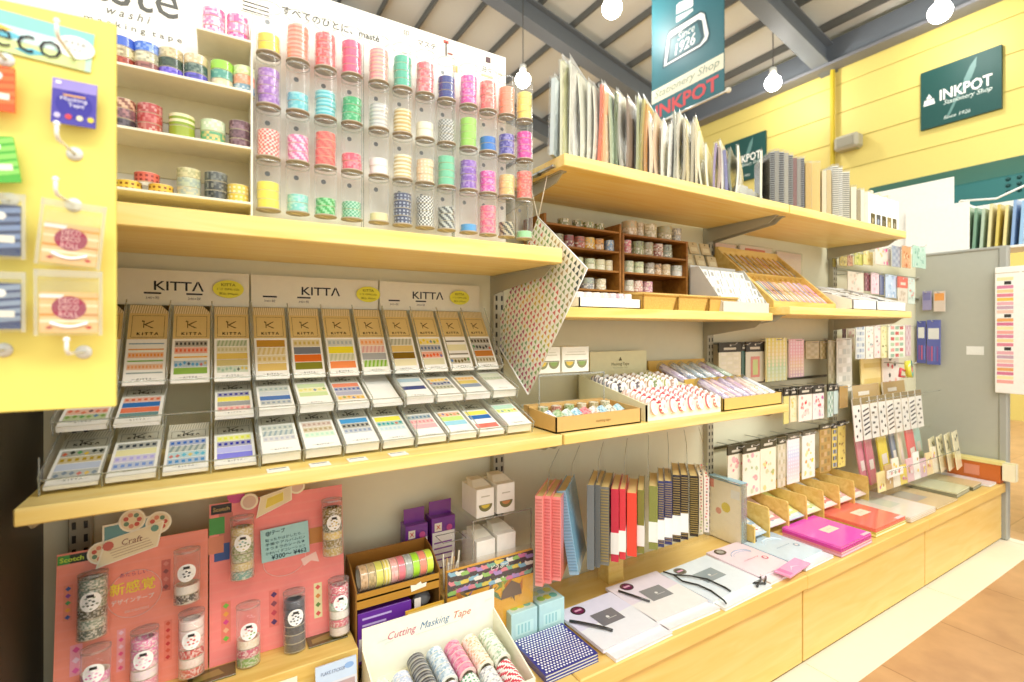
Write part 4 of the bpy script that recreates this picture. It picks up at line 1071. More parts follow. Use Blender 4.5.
for tier, yb, zb, nd in (('front', .918, -.204, 6), ('back', 1.065, -.171, 5)):
    for k in range(8):
        c = CB[tier][k]
        for j in range(nd):
            o = Vector((x0 + .023 + k * .0362, yb + j * .0175, zb + j * .0042))
            axis = Vector((.28, -.88, .22)).normalized()
            M = Matrix.Translation(o) @ axis.to_track_quat('Z', 'Y').to_matrix().to_4x4()
            place_lab((('d' if k % 2 else 't'), c, 'f4e8e0' if j % 2 else mixc(c, 'ffffff', .5) and 'f6ece4'), M, '%s labelled tape, %s from front, %s column, %s tier, cream box' % (cname(c), ORD[j], ORD[k], tier), 'labelled tapes in the cream box')
# ochre cardboard tray of clear tubes
t = open_box('ochre_tray', 'ochre cardboard tray of clear tape tubes at the shelf end', 'tray', 1.255, 1.545, .905, 1.185, Z3, -.198, -.19, 'e3be6a')
b = MB('card', 'd8b050'); b.prism([(1.255, 1.18, Z3), (1.545, 1.18, Z3), (1.545, 1.195, -.105), (1.255, 1.195, -.105)], (0, .004, 0)); b.build('back_panel', t)
b = MB('card', 'dcb65a'); b.box(1.258, 1.542, 1.045, 1.049, Z3, -.155); b.build('middle_rail', t)
for tier, ya, za, n_ in (('lower', .918, -.207, 8), ('upper', 1.062, -.168, 6)):
    for k in range(n_):
        c, c2 = R.choice([('f0d8dc', 'c8a8d8'), ('e8e0f0', 'a890c8'), ('f4f0e8', 'd8b070'), ('d8e8d8', '88b898'), ('f0f0f0', '88a0c8'), ('f4e8e0', 'e0a8a0'), ('e8f0f4', '98c0d8')])
        x = 1.285 + k * (.235 / (n_ - 1)) + R.uniform(-.003, .003)
        d = Vector((R.uniform(-.25, .02), .86, .42)).normalized(); o = Vector((x, ya, za))
        M = Matrix.Translation(o) @ d.to_track_quat('Z', 'Y').to_matrix().to_4x4()
        t = thing('tape_tube', '%s tape in clear tube, %s from left, %s row, ochre tray' % (cname(c2), ORD[k], tier), 'tape tube', o, d.to_track_quat('Z', 'Y').to_matrix(), 'clear tape tubes in the ochre tray')
        g = MB('gloss'); g.M = M; g.lathe([(0, .001), (.0135, .001)] + [(.0135, .001 + .0145 * j) for j in range(1, 8)] + [(0, .1025)], 18, pat=roll_pat('x', c, c2, k)); g.build('tape_stack', t)
        g = MB('film'); g.M = M; g.lathe([(0, -.001), (.0148, -.001), (.0148, .112), (0, .112)], 18); g.build('clear_tube', t)
# ================================================================ bench: left riser with two pink hang cards
ZR = -.64
b = MB('wood_box'); b.box(-.235, .247, 1.012, 1.212, BT + .0005, ZR, ch=.0015); tag(b.build('wooden_riser', loc=(0, 1.1, BT)), 'wooden riser block under the two pink hang cards', 'riser')
for k, (u, v) in enumerate(((327, 638), (212, 676))):
    q = ray(u, v, Z=ZR); b = MB('gloss'); b.box(q.x - .038, q.x + .038, q.y - .02, q.y + .02, ZR + .0003, ZR + .003, '5a5228', 'gloss', .0005)
    b.quad((q.x - .03, q.y - .012, ZR + .0033), (q.x + .02, q.y - .008, ZR + .0033), (q.x + .01, q.y + .012, ZR + .0033), (q.x - .03, q.y + .004, ZR + .0033), '8a7c40')
    tag(b.build('dark_plate', loc=(q.x, q.y, ZR)), ['small dark olive plate on the riser, below the right pink card', 'small dark olive plate on the riser, below the left pink card'][k], 'plate')
CO = Vector((0, 1.095, ZR + .0005)); cs = Vector((0, .036, .305)).normalized(); cn = Vector((0, -cs.z, cs.y))
CM = frame(CO, XV, cs, cn)
def cl_(u, v): q = rayp(u, v, CO, cn) - CO; return q.x, q.dot(cs)
def hang_board(label, x0, x1, h, base):
    t = thing('hang_card', label, 'card', ((x0 + x1) / 2, 1.095, ZR))
    g = MB('card'); g.M = CM; g.box(x0, x1, 0, h, -.002, 0, base, 'card')
    n = 34
    for i in range(n):
        if i % 2: rect(g, x0, x1, h * i / n, h * (i + .5) / n, .0003, mixc(base, 'f4a090', .25))
    return t, g
t, g = hang_board('left pink hang card with yellow lettering and boxed tape tubes', -.232, -.012, .256, 'f2937c')
def strip(g, u, v, w, h, cols, z=.0006):
    x, y = cl_(u, v); rect(g, x - w / 2, x + w / 2, y - h / 2, y + h / 2, z, cols[0]); n = int(h / w * 1.1)
    for i in range(n):
        yy = y - h / 2 + h * (i + .5) / n; s = w * .33
        g.poly([(x - s, yy, z + .0003), (x, yy - s, z + .0003), (x + s, yy, z + .0003), (x, yy + s, z + .0003)], cols[1 + i % (len(cols) - 1)])
x, y = cl_(72, 562); rect(g, -.231, x + .022, .238, .253, .0006, '2f3a28'); rect(g, -.231, -.215, .238, .253, .0008, '4a9a48'); g.text('Scotch', (x, .2455, .0009), XV, YV, w=.032, h=.008, col='c8e048', offset=.02)
x, y = cl_(133, 586); g.text('新感覚', (x, y, .0012), XV, YV, w=.066, h=.021, col='f4dc48', offset=.012)
x2, y2 = cl_(133, 599); g.text('デザインテープ', (x2, y2, .0012), XV, YV, w=.062, h=.009, col='f8e8e0', offset=.012)
x2, y2 = cl_(134, 573); g.text('あたらしい', (x2, y2, .0012), XV, YV, w=.04, h=.007, col='a84a78')
x2, y2 = cl_(135, 593); g.tube([(x2 + .040 * math.cos(q), y2 + .040 * math.sin(q), .001) for q in [i * TAU / 40 for i in range(40)]], .0006, 4, 'f6cfc4', closed=True)
x2, y2 = cl_(137, 609); g.text('DECORATION', (x2, y2, .0012), XV, YV, w=.034, h=.004, col='f8e0d8')
strip(g, 68, 603, .012, .058, ['e88a70', '3a5a98', 'e8a040', '4a9a58', '8a4a98'])
strip(g, 76, 660, .016, .05, ['f0a0b0', 'e868a8', 'f4d0e0', 'e05a98'])
strip(g, 121, 650, .012, .07, ['f0a0a0', 'e85a88', 'f4c8d4'])
strip(g, 168, 640, .012, .07, ['e8826c', 'c83a38', 'd85a40'])
strip(g, 166, 575, .014, .055, ['c8685a', '8a4a48', 'd8887a'])
g.build('printed_card', t)
g = MB('card'); x, y = cl_(133, 540)
g.M = CM @ Matrix.Translation((x, y, .006)) @ Matrix.Rotation(math.radians(4), 4, 'Z')
def plate(pts, z, col, rim='f4ecd2'):
    g.poly([(px * 1.07, py * 1.10, z) for px, py in pts], rim); g.poly([(px, py, z + .0003) for px, py in pts], col)
plate([(-.04, -.006), (.03, -.006), (.028, .034), (-.038, .034)], 0, '6a9a9a')
for cx, cy, r in ((.002, .036, .02), (.04, .022, .02), (-.045, -.008, .019)):
    g.disc((cx, cy, .001), r, (0, 0, 1), 20, 'f4ecd2'); g.disc((cx, cy, .0014), r * .84, (0, 0, 1), 20, 'ead8b0')
    for k in range(7): q = k * TAU / 7; g.disc((cx + r * .5 * math.cos(q), cy + r * .5 * math.sin(q), .0017), r * .2, (0, 0, 1), 8, ['c85a48', '6a8a6a', 'd88a6a'][k % 3])
plate([(-.05, -.03), (.034, -.018), (.046, .022), (-.036, .010)], .002, 'ecdfb8')
g.text('Craft', (0, .002, .0028), XV, YV, w=.03, h=.010, col='8a5a48', shear=.2)
for k in range(4): g.quad((-.034 + k * .002, -.008 - k * .0045, .0028), (.024 + k * .002, -.001 - k * .0045, .0028), (.024 + k * .002, .0 - k * .0045, .0028), (-.034 + k * .002, -.007 - k * .0045, .0028), 'b89a78')
g.disc((-.034, .001, .0029), .008, (0, 0, 1), 10, 'c86858'); g.disc((.034, .014, .0029), .006, (0, 0, 1), 10, '6a9a88')
g.build('diecut_header', t)
t2, g = hang_board('right pink hang card with blue handwritten note and boxed tape tubes', -.0095, .240, .300, 'f48c84')
x, y = cl_(214, 511); rect(g, -.007, .028, .280, .298, .0006, '2a2620'); g.text('Scotch', (.0105, .289, .0009), XV, YV, w=.028, h=.008, col='b89a58', offset=.02)
for (u, v, c) in ((217, 526, '4a9a48'), (222, 552, '3a5a98'), (216, 545, 'd88a6a'), (316, 535, 'c88a48')):
    x, y = cl_(u, v); rect(g, x - .013, x + .013, y - .016, y + .016, .0006, c)
x, y = cl_(222, 530); rect(g, .006, .03, .20, .28, .0004, 'c8786a')
strip(g, 226, 622, .016, .075, ['e8806c', '78b848', 'f0b890', 'd84a88', 'e8a048'])
strip(g, 274, 608, .018, .07, ['e87a70', '5a3a68', 'c84a58', '8a4a58'])
strip(g, 318, 600, .016, .07, ['e8dca8', 'd85a58', '6a8a48', 'd88a48'])
x, y = cl_(285, 560); g.tube([(x + .040 * math.cos(q), y + .030 * math.sin(q), .001) for q in [i * TAU / 40 for i in range(40)]], .0006, 4, 'f6cfc4', closed=True)
g.poly([(x + .03, y - .005, .0008), (x + .06, y + .004, .0008), (x + .066, y - .018, .0008), (x + .05, y - .012, .0008), (x + .036, y - .02, .0008)], 'f6cfc4')
x, y = cl_(236, 495); g.disc((x, y, .001), .016, (0, 0, 1), 12, 'c84a88')
g.build('printed_card', t2)
g = MB('card'); x, y = cl_(274, 500); g.M = CM @ Matrix.Translation((x, y, .006)) @ Matrix.Rotation(math.radians(8), 4, 'Z')
plate([(-.035, -.022), (.03, -.008), (.034, .018), (-.022, .014)], .002, 'e6d8ae'); plate([(-.018, -.010), (.016, -.004), (.018, .012), (-.012, .008)], .0024, 'e0cc50', 'f0e8a0')
for cx, cy in ((-.044, .012), (.046, .016)): g.disc((cx, cy, .001), .016, (0, 0, 1), 18, 'f0e4c4'); g.disc((cx, cy, .0014), .012, (0, 0, 1), 18, 'd8b8a0')
g.build('diecut_header', t2)
g = MB('paper'); x, y = cl_(285, 540.5); g.M = CM @ Matrix.Translation((x, y, .007)) @ Matrix.Rotation(math.radians(2), 4, 'Z')
g.box(-.045, .045, -.032, .032, 0, .0008, 'a4cfcf')
g.text('@!テープ', (-.018, .023, .0012), XV, YV, w=.036, h=.010, col='1d3a44', offset=.01)
for k, s in enumerate(('貼ったりはがしたり…', '手帳やアルバムに♪', 'キラキラのシール★', 'かわいくデコレーション')):
    g.text(s, (.0, .010 - k * .0085, .0012), XV, YV, w=.074, h=.006, col='2a4a54')
g.text('¥300〜 ¥462', (.006, -.025, .0012), XV, YV, w=.066, h=.009, col='1d3a44', offset=.008)
g.build('handwritten_note', t2)
TUBES = [('left', 94.5, 631, 569, ['5a6a60', '8a9a88', '5a5a48', '7a8a68'], 'grey green', 'upper left'), ('left', 187.5, 597, 546, ['3a3a38', 'e8e4dc'], 'clear and black', 'upper right'),
 ('left', 97.5, 694, 642, ['e8a8c8', 'f0d8e4', 'e08ab8'], 'white and pink', 'lower left'), ('left', 145.5, 689, 624, ['f0c8d4', 'e88ab0', 'f4e0e8', 'e898b8'], 'pink', 'lower middle'), ('left', 192, 668, 607, ['d85a50', 'f0d8d0', 'c84a48', 'e8a098'], 'red', 'lower right'),
 ('right', 242, 574, 514, ['78b0a8', 'd8c890', '98a878', '8a9a58'], 'mint and yellow', 'upper left'), ('right', 331, 551, 497, ['c8b060', '8a7a40', 'e0c878', '687050'], 'golden', 'upper right'),
 ('right', 248, 658, 600, ['78a858', 'c85a78', 'e8d8c0'], 'green and pink', 'lower left'), ('right', 293.5, 644, 587, ['4a4c52', '585a60', '484a50', '505258'], 'dark grey', 'lower middle'), ('right', 337.5, 628, 575, ['f0e0d8', 'd87080', 'e8e4d8', 'b0d0b8'], 'white and rose', 'lower right')]
for cd, u, vb, vt, cols, look, pos in TUBES:
    x, y0 = cl_(u, vb); _, y1 = cl_(u, vt); r = .0195
    L = y1 - y0
    q = CM @ Vector((x, y0, .022))
    t = thing('tape_tube', '%s tape tube with round sticker, %s of the %s pink card' % (look, pos, cd), 'tape tube', q, CM.to_3x3(), 'tape tubes on the pink cards')
    Mt = CM @ Matrix.Translation((x, y0, .022)) @ Matrix.Rotation(-math.pi / 2, 4, 'X') @ Matrix.Rotation(math.pi, 4, 'Y')
    Mt = CM @ Matrix.Translation((x, y0, .022)); ax = (0, 1, 0)
    g = MB('gloss'); g.M = Mt
    empt = look.startswith('clear') or cd == 'left' and pos == 'lower left' or look == 'green and pink'
    nfull = len(cols); hh = .016
    for k in range(nfull):
        y = .001 + k * hh; c = cols[k]
        g.lathe([(r * .72, y), (r, y), (r, y + .001)], 24, (0, 0, 0), ax, col='ded8c4')
        g.lathe([(r, y + .001 + j * .00235) for j in range(7)], 44, (0, 0, 0), ax, pat=roll_pat('x' if look != 'dark grey' else 's', c, mixc(c, 'f6efe4', .8), k + int(u)))
        g.lathe([(r, y + .0151), (r * .72, y + .0155), (r * .72, y)], 24, (0, 0, 0), ax, col='ded8c4')
    if not empt:
        y = .001 + nfull * hh
        while y + hh < L - .006:
            c = cols[0] if look != 'dark grey' else '4c4e54'
            g.lathe([(r * .72, y), (r, y + .0005), (r, y + .003), (r, y + .0055), (r, y + .008), (r, y + .0105), (r, y + .0125), (r, y + .0151), (r * .72, y + .0155)], 44, (0, 0, 0), ax, pat=roll_pat('x' if look != 'dark grey' else 's', cols[int(y * 1000) % nfull], 'f0e8dc', 3)); y += hh
    g.build('tape_stack', t)
    g = MB('tube'); g.M = Mt; g.lathe([(0, -.0005), (r + .0012, -.0005), (r + .0012, L), (0, L)], 24, (0, 0, 0), ax); g.lathe([(r + .0015, L - .004), (r + .0015, L)], 24, (0, 0, 0), ax, mat='edge'); g.build('clear_tube', t)
    g = MB('card'); g.M = Mt; yc = L * .60; R0 = r + .0018; rs = .0155
    vs = []; n = 22
    for i in range(n):
        q_ = TAU * i / n; a_ = rs * math.cos(q_) / R0; vs.append((R0 * math.sin(a_), yc + rs * math.sin(q_), R0 * math.cos(a_)))
    vs.append((0, yc, R0)); g.add(vs, [(i, (i + 1) % n, n) for i in range(n)], 'fbfaf6')
    for k in range(11):
        q_ = k * 1.9 + .3; rr_ = rs * (.62 if k % 2 else .3); a_ = rr_ * math.cos(q_) / R0; R1 = R0 + .0004; cx, cyy = R1 * math.sin(a_), yc + rr_ * math.sin(q_) - .002
        g.poly([(cx - .0026, cyy, R1 * math.cos(a_ - .0026 / R1)), (cx, cyy - .0016, R1 * math.cos(a_)), (cx + .0026, cyy, R1 * math.cos(a_ + .0026 / R1)), (cx, cyy + .0016, R1 * math.cos(a_))], cols[k % len(cols)])
    g.quad((-.005, yc + .007, R0 + .0003), (.005, yc + .007, R0 + .0003), (.005, yc + .0115, R0 + .0003), (-.005, yc + .0115, R0 + .0003), '2a2622')
    g.build('round_sticker', t)
# small printed pack in front of the riser
t = thing('flat_pack', 'small blue headed sticker pack leaning on the riser front', 'packet', (.20, .985, BT))
g = MB('gloss'); M = frame((.20, .972, BT + .001), XV, (0, .16, .98)); g.M = M
g.box(-.038, .038, 0, .125, -.003, 0, 'd8dce4', 'gloss'); rect(g, -.038, .038, .092, .125, .0003, 'c4d8ee'); g.text('FLAKE STICKER', (-.006, .110, .0006), XV, YV, w=.044, h=.006, col='6a7a98'); g.disc((.024, .112, .0006), .009, (0, 0, 1), 14, '8ab0e0', sx=.6, up=(1, 0, 0))
rect(g, -.034, .034, .006, .088, .0006, 'b8a0a0')
for k in range(9):
    x, y = -.022 + (k % 3) * .022, .02 + (k // 3) * .026; g.disc((x, y, .0009 + k * .00004), .011, (0, 0, 1), 12, ['e0a0a8', 'c8485a', 'f0e8c0', 'a88a68', 'e8c0c8', 'd8d8a0'][k % 6], sx=.8, up=(1, 0, 0))
g.build('printed_pack', t)
g = MB('paper'); M = frame((.105, 1.006, BT + .002), XV, (0, .03, 1)); g.M = M; g.box(-.028, .028, .0, .108, -.001, 0, 'f4f0d8'); 
for k in range(5): rect(g, -.02, .018, .062 + k * .008, .0635 + k * .008, .0004, '9a9a78')
tag(g.build('price_note', loc=(.105, 1.006, BT)), 'small cream price note stuck to the riser front', 'note')

# ================================================================ cutting tape counter box
x0, x1, yb, yf = .256, .562, 1.02, .842
t = thing('counter_box', 'cream counter box of tape rolls with coloured script on its backboard', 'box', (.41, .93, BT))
b = MB('card', 'f8f5df'); b.box(x0, x1, yb - .003, yb, BT + .0005, -.609, 'faf7e4')
ch = [('Cutting', .062, 'c8607a', .340), ('Masking', .070, '5a88a8', .414), ('Tape', .042, 'c87a60', .480)]
for s, w, c, xx in ch: b.text(s, (xx, yb - .0032, -.642), XV, ZV, w=w, h=.020, col=c, shear=.35)
b.quad((.37, yb - .0036, -.655), (.47, yb - .0036, -.655), (.47, yb - .0036, -.6545), (.37, yb - .0036, -.6545), 'c0b890')
for xx, zz in ((.285, -.648), (.30, -.655), (.535, -.632)): b.quad((xx, yb - .0036, zz), (xx + .02, yb - .0036, zz + .002), (xx + .024, yb - .0036, zz + .006), (xx + .004, yb - .0036, zz + .005), 'dfe4d8')
b.build('backboard', t)
for x in (x0, x1 - .003):
    b = MB('card', 'f6f2da'); b.prism([(x, yf, BT + .0005), (x, yf, -.712), (x, yb - .003, -.652), (x, yb - .003, BT + .0005)], (.003, 0, 0)); b.build('side_panel', t)
b = MB('card', 'f8f5df'); b.box(x0 + .003, x1 - .003, yf, yf + .003, BT + .0005, -.712); b.build('front_panel', t)
b = MB('card', 'eee9cc'); b.quad((x0 + .003, yf + .003, -.745), (x1 - .003, yf + .003, -.745), (x1 - .003, yb - .003, -.718), (x0 + .003, yb - .003, -.718)); b.build('slope_floor', t)
CBX = [('x', 'd8ead0', 'f4f6ee', 'white and green'), ('x', 'c8d4ec', 'f6f6f4', 'white and blue'), ('t', '4a4a4c', '8a8a8a', 'dark grey'), ('x', 'dce8ee', '8ab0c8', 'white and sky blue'), ('x', 'f0a0b8', 'e0688a', 'pink floral'), ('x', 'f4f0dc', 'e0a868', 'white and orange'), ('x', 'eef2e4', '98c098', 'white and leaf green')]
CBF = [None, None, None, ('x', 'f0f0ec', 'c0b0c8', 'white and lilac'), ('d', 'f2f6ec', '68b088', 'green dotted'), ('x', 'f2f0ee', '9aa0a8', 'white and grey'), ('h', 'f6f2ec', 'd8485a', 'red striped')]
Rx = rx(math.radians(98))
for k in range(7):
    xx = .279 + .0418 * k
    for tier in range(2):
        key = (CBX if tier == 0 else CBF)[k]
        if key is None: continue
        n = 5 if tier == 0 else 4
        for j in range(n):
            if tier == 0:
                yy = 1.0 - j * .0165; zz = -.699 - j * .0028
                if k < 2: yy -= .028; zz -= .006
            else: yy = .916 - j * .0165; zz = -.722 - j * .0024
            if yy - .016 < yf + .002: continue
            lab = '%s tape, %s from back, %s column, %s tier of the script box' % (key[3], ORD[j], ORD[k], ['rear', 'front'][tier])
            place_roll(key[:3], (xx, yy, zz), lab, rot=Rx @ rz(j), group='tape rolls in the script counter box', r=.0192, h=.0158)

# ================================================================ cardboard dispenser of rolls with purple boxes
t = thing('roll_dispenser', 'brown cardboard dispenser holding a row of tape rolls', 'dispenser', (.345, 1.11, BT))
x0, x1, yf, yb = .252, .442, 1.055, 1.15
b = MB('card', 'a8742e'); b.box(x0, x1, yb - .003, yb, BT + .0005, -.508, 'a06c28'); b.build('back_panel', t)
for x in (x0, x1 - .003):
    b = MB('card', '8a6028'); b.prism([(x, yf, BT + .0005), (x, yf, -.548), (x, yb - .04, -.515), (x, yb - .003, -.508), (x, yb - .003, BT + .0005)], (.003, 0, 0)); b.build('side_panel', t)
b = MB('card', 'b8842e'); b.box(x0 + .003, x1 - .003, yf, yf + .003, -.588, -.556, 'b5842f'); b.box(x0 + .003, x1 - .003, yf, yb - .003, -.5715, -.5675, '8a8078'); b.build('roll_tray', t)
b = MB('card', 'f2ecdc'); b.poly([(.385 + a, yf - .001, -.572 + c) for a, c in ((-.012, -.009), (.022, -.005), (.024, .004), (.012, .003), (.010, .009), (-.002, .004), (-.014, .006))]); b.build('cloud_tag', t)
RC = [('x', 'd0b088', 'a88860', 'tan'), ('x', 'c8b080', '98885a', 'beige'), ('s', 'd8d868', 'e8e890', 'yellow green'), ('t', 'e0d060', 'f0e8b0', 'yellow'), ('x', 'e8a8a0', 'f0c8c0', 'pale pink'), ('s', 'e8808a', 'f0a0a8', 'rose'), ('x', 'a8b0a8', 'c8ccc4', 'grey'), ('s', 'a8e038', 'c0f060', 'lime'), ('s', 'f09078', 'f4b0a0', 'salmon'), ('s', 'd0e848', 'e0f080', 'bright yellow green')]
for k, key in enumerate(RC):
    place_roll(key[:3], (.266 + k * .0166, 1.092, -.5405), '%s tape roll in the cardboard dispenser, %s from left' % (key[3], ORD[k]), rot=Matrix.Rotation(math.pi / 2, 3, 'Y'), group='rolls in the cardboard dispenser', r=.0265, h=.0155, ri=.0195)
def purple_box(label, x0, x1, y0, y1, z0, z1, tab):
    t = thing('purple_carton', label, 'box', ((x0 + x1) / 2, (y0 + y1) / 2, z0), group='purple cartons')
    b = MB('gloss'); b.box(x0, x1, y0, y1, z0, z1, '6a2a8a', 'gloss', .001); b.build('carton', t)
    g = MB('card'); w = x1 - x0; h = z1 - z0; y = y0 - .0006
    def q(a, b2, c, d, col, e=0): g.quad((x0 + a * w, y - e, z0 + c * h), (x0 + b2 * w, y - e, z0 + c * h), (x0 + b2 * w, y - e, z0 + d * h), (x0 + a * w, y - e, z0 + d * h), col)
    if tab:
        q(.03, .97, .04, .72, 'ece4dc'); q(.12, .42, .74, .90, 'e8dcc8', .0003); g.text('X', (x0 + .27 * w, y - .0006, z0 + .82 * h), XV, ZV, h=.01, col='c84a38', offset=.03)
        for k in range(4): q(.1, .85, .5 - k * .11, .53 - k * .11, '8a4a98', .0003)
        g.disc((x0 + .74 * w, y - .0004, z0 + .78 * h), .008, (0, -1, 0), 14, 'c04a88')
    else:
        q(0, 1, 0, 1, '6a2f9a'); q(.02, .22, .06, .50, 'e8e4e0', .0003); g.text('X.', (x0 + .12 * w, y - .0006, z0 + .28 * h), XV, ZV, h=.012, col='d8552a', offset=.03)
        for k in range(3): q(.08, .62 - k * .1, .86 - k * .13, .9 - k * .13, 'cdb8e8', .0003)
        q(.24, 1, .04, .4, '8a1f5a', .0003); g.disc((x0 + .84 * w, y - .0006, z0 + .42 * h), .010, (0, -1, 0), 14, 'b03a88')
    g.build('print', t)
    if tab:
        b = MB('gloss'); b.box(x0 + .002, x1 - .002, (y0 + y1) / 2, (y0 + y1) / 2 + .0015, z1, z1 + .035, '6d2384'); b.build('hang_tab', t)
purple_box('long purple carton lying in the lower opening of the dispenser', .258, .375, 1.062, 1.12, BT + .056, -.602, False)
b = MB('card', '57402a'); b.box(.256, .438, 1.06, 1.146, BT + .05, BT + .055); tag(b.build('inner_step', loc=(.35, 1.1, BT + .05)), 'dark cardboard step inside the dispenser', 'step')
g = MB('film'); g.ball((.41, 1.09, -.622), .02, 'ffffff', 'frost', 14, 8, (1.1, .7, .8)); g.box(.383, .398, 1.062, 1.064, -.632, -.604, 'e8dcd0', 'card')
tag(g.build('bagged_charm', loc=(.41, 1.09, -.64)), 'small bagged white charm in the dispenser, right of the long purple carton', 'charm')
b = MB('wood_box'); b.box(.445, .53, 1.13, 1.215, BT + .0005, -.60); b.box(.395, .445, 1.155, 1.215, BT + .0005, -.60)
tag(b.build('wooden_step', loc=(.47, 1.17, BT)), 'wooden step hidden behind the dispenser, under the upright purple cartons', 'riser')
purple_box('left upright purple carton with hang tab, behind the dispenser', .396, .453, 1.16, 1.20, -.5995, -.478, True)
purple_box('right upright purple carton with hang tab, behind the clear cup', .461, .525, 1.155, 1.20, -.5995, -.470, True)
t = thing('clear_cup', 'clear plastic cup of twine and tags beside the purple cartons', 'cup', (.487, 1.10, -.62))
b = MB('clear'); b.box(.458, .518, 1.075, 1.0762, -.622, -.50); b.box(.458, .518, 1.1208, 1.122, -.622, -.50); b.box(.458, .4592, 1.0762, 1.1208, -.622, -.5); b.box(.5168, .518, 1.0762, 1.1208, -.622, -.5); b.box(.459, .517, 1.076, 1.121, -.622, -.619); b.tube([(.458, 1.075, -.5), (.518, 1.075, -.5), (.518, 1.122, -.5), (.458, 1.122, -.5)], .0012, 6, 'ffffff', 'edge', closed=True); b.build('cup', t)
b = MB('paper'); 
for k in range(7): b.tube([(.466 + k * .007, 1.09 + (k % 3) * .01, -.618), (.47 + k * .006, 1.1, -.59 + (k % 2) * .01), (.466 + k * .007 + .004 * (k % 2), 1.095, -.535 - (k % 3) * .012)], .0022, 6, ['e8e0c8', 'c8a878', 'f0ece0'][k % 3])
b.build('twine', t)
b = MB('wood_box'); b.box(.455, .525, 1.07, 1.125, BT + .0005, -.6225); tag(b.build('small_block', loc=(.49, 1.1, BT)), 'wooden block under the clear cup', 'riser')
# clear two level stand with white boxes
t = thing('clear_stand', 'clear two level stand of white boxes below the upright', 'stand', (.62, 1.13, BT))
for z in (-.463, -.602): b = MB('clear'); b.box(.535, .705, 1.075, 1.2, z - .003, z); b.box(.535, .705, 1.074, 1.0755, z - .003, z, 'ffffff', 'edge'); b.build('plate', t)
for x in (.535, .702): b = MB('clear'); b.box(x, x + .003, 1.075, 1.2, BT + .0005, -.463); b.box(x, x + .003, 1.0735, 1.0755, BT + .0005, -.463, 'ffffff', 'edge'); b.build('side', t)
for k, (x0, x1, z0, z1, lv) in enumerate(((.548, .597, -.4625, -.392, 1), (.606, .657, -.4625, -.388, 1), (.548, .600, -.6015, -.520, 0), (.606, .660, -.6015, -.515, 0))):
    lab = ['left white box with a bowl print on top of the clear stand', 'right white box with a bowl print on top of the clear stand', 'left plain white box on the lower level of the clear stand', 'right plain white box with cord loop, lower level of the clear stand'][k]
    t = thing('white_carton', lab, 'box', ((x0 + x1) / 2, 1.13, z0), group='white boxes on the clear stand')
    b = MB('card'); b.box(x0, x1, 1.08, 1.165, z0, z1, 'f6f4ea', 'card', .001); b.prism([(x0, 1.10, z1), (x1, 1.10, z1), (x1 - .008, 1.125, z1 + .012), (x0 + .008, 1.125, z1 + .012)], (0, .03, 0), 'ece8d6'); b.build('carton', t)
    if lv:
        g = MB('card'); cx = (x0 + x1) / 2
        g.poly([(cx + .019 * math.cos(q), 1.0795, z0 + .032 + .018 * math.sin(q)) for q in [math.pi + i * math.pi / 10 for i in range(11)]], '77764a')
        g.poly([(cx + .012 * math.cos(q), 1.0792, z0 + .031 + .009 * math.sin(q)) for q in [math.pi + i * math.pi / 8 for i in range(9)]], ['d8c048', 'c88a58'][k])
        g.quad((cx - .012, 1.0795, z0 + .05), (cx + .012, 1.0795, z0 + .05), (cx + .012, 1.0795, z0 + .053), (cx - .012, 1.0795, z0 + .053), 'c8c4b0'); g.build('bowl_print', t)
    elif k == 3:
        g = MB('paper', 'e8e2cc'); g.tube([(x1 - .006, 1.12, z1), (x1 + .010, 1.11, z1 - .004), (x1 + .014, 1.105, z1 - .022), (x1 + .004, 1.10, z1 - .028)], .0016, 6); g.build('cord_loop', t)
# yellow dinosaur pad
t = thing('picture_pad', 'orange picture pad with colourful dinosaurs along its top, in clear wrap', 'pad', (.56, 1.045, BT))
x0, x1 = .455, .69; zt = -.556
b = MB('card'); b.box(x0, x1, 1.045, 1.055, BT + .0005, zt, 'f2b22c'); b.build('pad', t)
g = MB('card'); y = 1.0444
g.quad((x0, y, zt - .058), (x1, y, zt - .058), (x1, y, zt), (x0, y, zt), '3f3a40')
for k in range(39):
    cx = x0 + .014 + (k % 13) * .0172 + R.uniform(-.003, .003); cz = zt - .010 - (k // 13) * .019 + R.uniform(-.004, .004); c = ['8ac0d8', 'e88a98', '98c868', 'e8d058', 'b090d0', 'f4f0e4', '78b8a0', 'd878a8'][(k * 5) % 8]; s = R.choice((-1, 1)) * .0105; yy = y - .0003 - k * .00002
    g.poly([(cx - s, yy, cz - .005), (cx - s * 1.3, yy, cz + .002), (cx - s * .4, yy, cz + .005), (cx + s * .5, yy, cz + .004), (cx + s * 1.1, yy, cz + .008), (cx + s * 1.3, yy, cz + .003), (cx + s * .7, yy, cz - .005)][::(1 if s > 0 else -1)], c)
g.text('どうぶつ', ((x0 + x1) / 2 + .02, y - .0012, zt - .016), XV, ZV, w=.05, h=.012, col='f6f2e4', offset=.02)
for k in range(16):
    cx = R.uniform(x0 + .02, x1 - .02); cz = R.uniform(zt - .10, zt - .045); c = R.choice(('8a9a48', '6a8a58', 'c8742a', '9a70b0', 'd8c048', '7a6a40')); yy = y - .0003 - k * .00003
    a_ = R.uniform(.4, 2.7); d = Vector((math.cos(a_), 0, math.sin(a_))) * .024; q = Vector((-d.z, 0, d.x)) * .22; o = Vector((cx, yy, cz))
    g.poly([o - d, o + q, o + d, o - q], c)
g.poly([(x0 + .14, y - .002, zt - .10), (x0 + .20, y - .002, zt - .10), (x0 + .195, y - .002, zt - .075), (x0 + .17, y - .002, zt - .06), (x0 + .145, y - .002, zt - .08)], '7a6858')
g.build('picture', t)
b = MB('film'); b.box(x0 - .003, x1 + .003, 1.0425, 1.0570, BT + .0008, zt + .012); b.build('clear_wrap', t)
